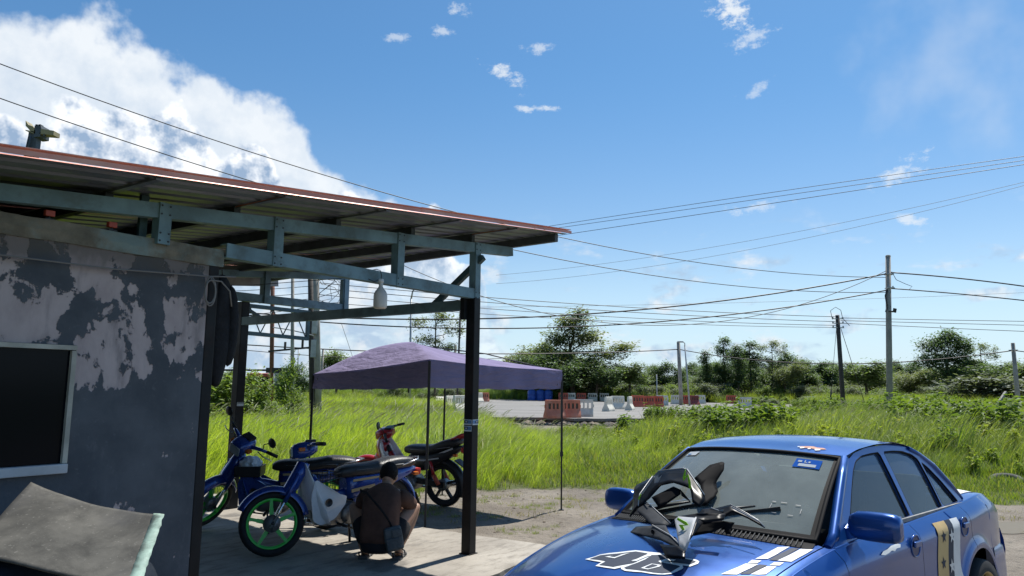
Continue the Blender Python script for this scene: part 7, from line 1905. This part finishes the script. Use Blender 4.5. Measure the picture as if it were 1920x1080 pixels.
for sx_ in (-1, 1):
    me = ellip(HC + TH.to_3x3() @ Vector((sx_ * .080, -.008, -.022)), (.011, .020, .031), 2, 0, TH); me.materials.append(M['skin']); obj('ear', me, hd)
    me = ellip(HC + TH.to_3x3() @ Vector((sx_ * .03, .086, .004)), (.012, .008, .007), 2, 0, TH); me.materials.append(M['hair']); obj('eye', me, hd)
MB().box(HC + TH.to_3x3() @ Vector((0, .088, -.052)), (.04, .01, .008), TH).build('mouth', M['bike_red'], hd)
# shirt: loose torso and short sleeves
def ring3(c, rx, ry, tilt, n=24, wr=0.0):
    out = []
    for k in range(n):
        a = 2 * math.pi * k / n; co, si = math.cos(a), math.sin(a); f = 1 + wr * mnoise.noise((co * 2.2, si * 2.2, c[2] * 9))
        q = Vector((rx * math.copysign(abs(co) ** .8, co) * f, ry * math.copysign(abs(si) ** .8, si) * f, 0)); q.rotate(Matrix.Rotation(tilt, 3, 'X')); out.append(q + Vector(c))
    return out
sh = MB(); sh.loft([ring3((0, -.015, .15), .165, .135, 0, wr=.17), ring3((0, -.02, .22), .172, .142, 0, wr=.2), ring3((0, -.012, .31), .170, .140, R(-8), wr=.17), ring3((0, .02, .40), .172, .135, R(-18), wr=.17), ring3((0, .065, .48), .182, .128, R(-28), wr=.12),
                    ring3((0, .115, .545), .188, .115, R(-36), wr=.06), ring3((0, .155, .59), .165, .092, R(-42), wr=.04), ring3((0, .185, .625), .10, .072, R(-46)), ring3((0, .205, .645), .062, .062, R(-48))])
shirt = sh.build('shirt', M['shirt'], man, subd=1)
for sx_ in (-1, 1):
    MB().tube([(sx_ * .125, .13, .565), (sx_ * .18, .165, .545), (sx_ * .225, .235, .49), (sx_ * .245, .285, .445)], [.085, .082, .072, .070], 14).build('sleeve', M['shirt'], shirt, subd=1)
# shorts to mid thigh
so = MB(); so.loft([ring3((0, .0, .075), .10, .09, 0), ring3((0, -.005, .105), .155, .135, 0, wr=.06), ring3((0, -.005, .17), .175, .15, 0, wr=.06), ring3((0, 0, .24), .165, .14, 0)]); shorts = so.build('shorts', M['shorts'], man, subd=1)
for sx_, kx in ((-1, .335), (1, .275)):
    MB().tube([(sx_ * .08, .02, .165), (sx_ * .16, .11, .25), (sx_ * kx * .60, .165, .30), (sx_ * kx * .68, .19, .325)], [.122, .108, .098, .095], 14).build('shorts_leg', M['shorts'], shorts, subd=1)
MB().box((-.17, .02, .20), (.018, .004, .05), Matrix.Rotation(.3, 4, 'Y')).build('shorts_tag', M['white_plastic'], man)
# hands with separate fingers reaching to the engine
for sx_, w_ in ((-1, Vector(V[26])), (1, Vector(V[32]))):
    vs, es, rs_ = [tuple(w_ + Vector((sx_ * .01, -.03, 0))), tuple(w_ + Vector((-sx_ * .01, .03, 0))), tuple(w_ + Vector((-sx_ * .02, .065, .0)))], [(0, 1), (1, 2)], [.024, .033, .030]
    for k, L in enumerate((.055, .066, .070, .064)):
        b_ = w_ + Vector((-sx_ * .02, .075, .033 - .021 * k)); i = len(vs); vs += [tuple(b_), tuple(b_ + Vector((-sx_ * .006, L * .5, -.006))), tuple(b_ + Vector((-sx_ * .028, L * .82, -.018)))]; es += [(2, i), (i, i + 1), (i + 1, i + 2)]; rs_ += [.0095, .009, .0075]
    i = len(vs); vs += [tuple(w_ + Vector((-sx_ * .012, .02, .038))), tuple(w_ + Vector((-sx_ * .03, .045, .058))), tuple(w_ + Vector((-sx_ * .045, .07, .056)))]; es += [(0, i), (i, i + 1), (i + 1, i + 2)]; rs_ += [.013, .0105, .009]
    obj('hand', skin_mesh('hand', vs, es, rs_, M['skin'], 1), man)
# sandals
for sx_ in (-.163, .153):
    sd = MB().prism([(sx_ - .042, .06), (sx_ + .042, .06), (sx_ + .046, .20), (sx_ + .05, .30), (sx_ + .03, .345), (sx_ - .03, .345), (sx_ - .05, .30), (sx_ - .046, .20)], .02).build('sandal', M['sandal'], man)
    MB().tube([(sx_ - .052, .22, .014), (sx_ - .04, .225, .055), (sx_, .225, .076), (sx_ + .04, .225, .055), (sx_ + .052, .22, .014)], .012, 6, flat=.5).build('strap', M['black_plastic'], sd)
    MB().tube([(sx_ - .045, .12, .015), (sx_ - .044, .085, .06), (sx_, .058, .072), (sx_ + .044, .085, .06), (sx_ + .045, .12, .015)], .008, 6, flat=.5).build('strap', M['black_plastic'], sd)
# sling bag on the back of the hip
sb = thing('sling_bag', 'dark grey sling bag worn at the right hip of the crouching person', 'bag', fc + Vector((.155, -.135, .12)), R(14))
MB().box((0, 0, .11), (.165, .085, .215), Matrix.Rotation(R(-12), 4, 'Y'), bev=.03).build('bag_body', M['bag_grey'], sb, subd=1)
MB().box((.02, -.044, .165), (.085, .012, .075), Matrix.Rotation(R(-12), 4, 'Y'), bev=.01).build('flap', M['bag_grey'], sb)
MB().box((0, -.046, .075), (.13, .02, .10), Matrix.Rotation(R(-12), 4, 'Y'), bev=.012).build('pocket', M['bag_grey'], sb)
MB().tube([(-.02, .02, .21), (-.05, -.012, .27), (-.10, -.015, .34), (-.17, .03, .42), (-.24, .12, .49), (-.30, .22, .51)], .014, 6, flat=.35).build('strap', M['shorts'], sb)

# ------------------------------------------------------------------ dark car body by the wall with an old mat thrown over it
M['slate_paint'] = mat('slate_paint', (.012, .017, .026), .55, spec=.2, var=.2, vscale=3, dirt=(.022, .028, .036), dscale=5, damt=.5)
# old worn mat: bare grey, mottled and stained
mt = bpy.data.materials.new('old_mat'); mt.use_nodes = True; t = NT(mt.node_tree); p = t.n['Principled BSDF']; p.inputs['Roughness'].default_value = .9
ob = t.node('ShaderNodeTexCoord').outputs['Object']; n1 = t.noise(ob, 5, 7, .65, .3).outputs[0]; n2 = t.noise(ob, 2.2, 5, .6).outputs[0]; n3 = t.noise(ob, 60, 3, .6).outputs[0]
c = t.mix(t.smooth(n1, .3, .7), (.045, .044, .039), (.115, .110, .096)); c = t.mix(t.math('MULTIPLY', t.smooth(n2, .50, .68), .6), c, (.045, .045, .048)); c = t.mix(t.math('MULTIPLY', t.smooth(n3, .60, .72), .25), c, (.30, .29, .26))
t.l.new(c, p.inputs['Base Color']); b = t.node('ShaderNodeBump', {'Strength': .4, 'Distance': .01, 'Height': n1}); t.l.new(b.outputs[0], p.inputs['Normal']); M['old_mat'] = mt
M['mint_tape'] = mat('mint_edge', (.27, .38, .32), .7, var=.25, vscale=20, dirt=(.08, .09, .08), dscale=9, damt=.85)
HB = Vector((-2.20, 3.42, -.05)) + WBx * .13; hb = thing('dark_car', 'dark slate blue car bonnet parked against the wall under the old mat', 'car', HB, R(180 - 90 + 57))
# local x runs along the wall towards the column, bonnet nose at +x
hw = smooth_tab([(-2.2, .74), (-1.0, .78), (-.2, .77), (.25, .74), (.45, .66), (.56, .50), (.60, .30)]); ht = smooth_tab([(-2.2, .99), (-1.0, .98), (-.2, .965), (.2, .945), (.42, .90), (.54, .82), (.60, .70)])
hb.rotation_euler.z = WA
mb = MB(); rows = []
for i in range(40):
    x = -2.2 + 2.8 * i / 39; w, zt = hw(x) * .80, ht(x) - .03; row = []
    for k in range(25):
        a = math.pi * k / 24; c, s_ = math.cos(a), math.sin(a); row.append((x, w * math.copysign(abs(c) ** .42, c), .22 + (zt - .22) * abs(s_) ** .38))
    rows.append(row)
mb.grid(rows); bd = mb.build('body_shell', M['slate_paint'], hb)
n_ = len(rows[-1]); MB().add(rows[-1], [tuple(range(n_))]).build('nose_panel', M['slate_paint'], hb)
for sy in (-1, 1):
    MB().lathe([(0, -.09), (.27, -.09), (.29, -.05), (.29, .05), (.27, .09), (0, .09)], 24, 'Y', (-.35, sy * .52, .29)).build('wheel', M['rubber'], hb)
    MB().box((.52, sy * .40, .66), (.10, .22, .10), bev=.03).build('headlight', M['lens'], hb)
# mat: draped sheet, corners set from where it lies in the picture
C4 = [px_y(58, 905, 3.62), px_y(308, 966, 3.42), px_y(258, 1112, 2.98), px_y(-60, 1042, 3.10)]
mb = MB(); rows = []; N_ = 26
def mat_pt(u, v):
    q = C4[0].lerp(C4[1], u).lerp(C4[3].lerp(C4[2], u), v)
    q = q + Vector((0, 0, .018 * math.sin(u * 3.0 + .6) * math.sin(v * 2.6) - .03 * math.sin(math.pi * u) * (1 - v) + .01 * mnoise.noise((u * 3, v * 3, 1))))
    return q
for i in range(N_ + 1): rows.append([mat_pt(i / N_ * .955, j / N_) for j in range(N_ + 1)])
mo = thing('old_mat', 'worn grey rubber mat with mint green edge lying over the dark car', 'mat', C4[0])
mb.T = Matrix.Translation(-C4[0]); mb.grid(rows); mb.build('mat_sheet', M['old_mat'], mo, solid=.008)
mb = MB(Matrix.Translation(-C4[0])); rows = []
for j in range(N_ + 1):
    v = j / N_; rag = .006 * mnoise.noise((v * 22, 0, 0)); rows.append([mat_pt(.925 + rag, v) + Vector((0, 0, .006)), mat_pt(.96, v) + Vector((0, 0, .0065)), mat_pt(1.0 + rag * 2, v) + Vector((0, 0, .004))])
mb.grid(rows); mb.build('edge_strip', M['mint_tape'], mo, solid=.002)
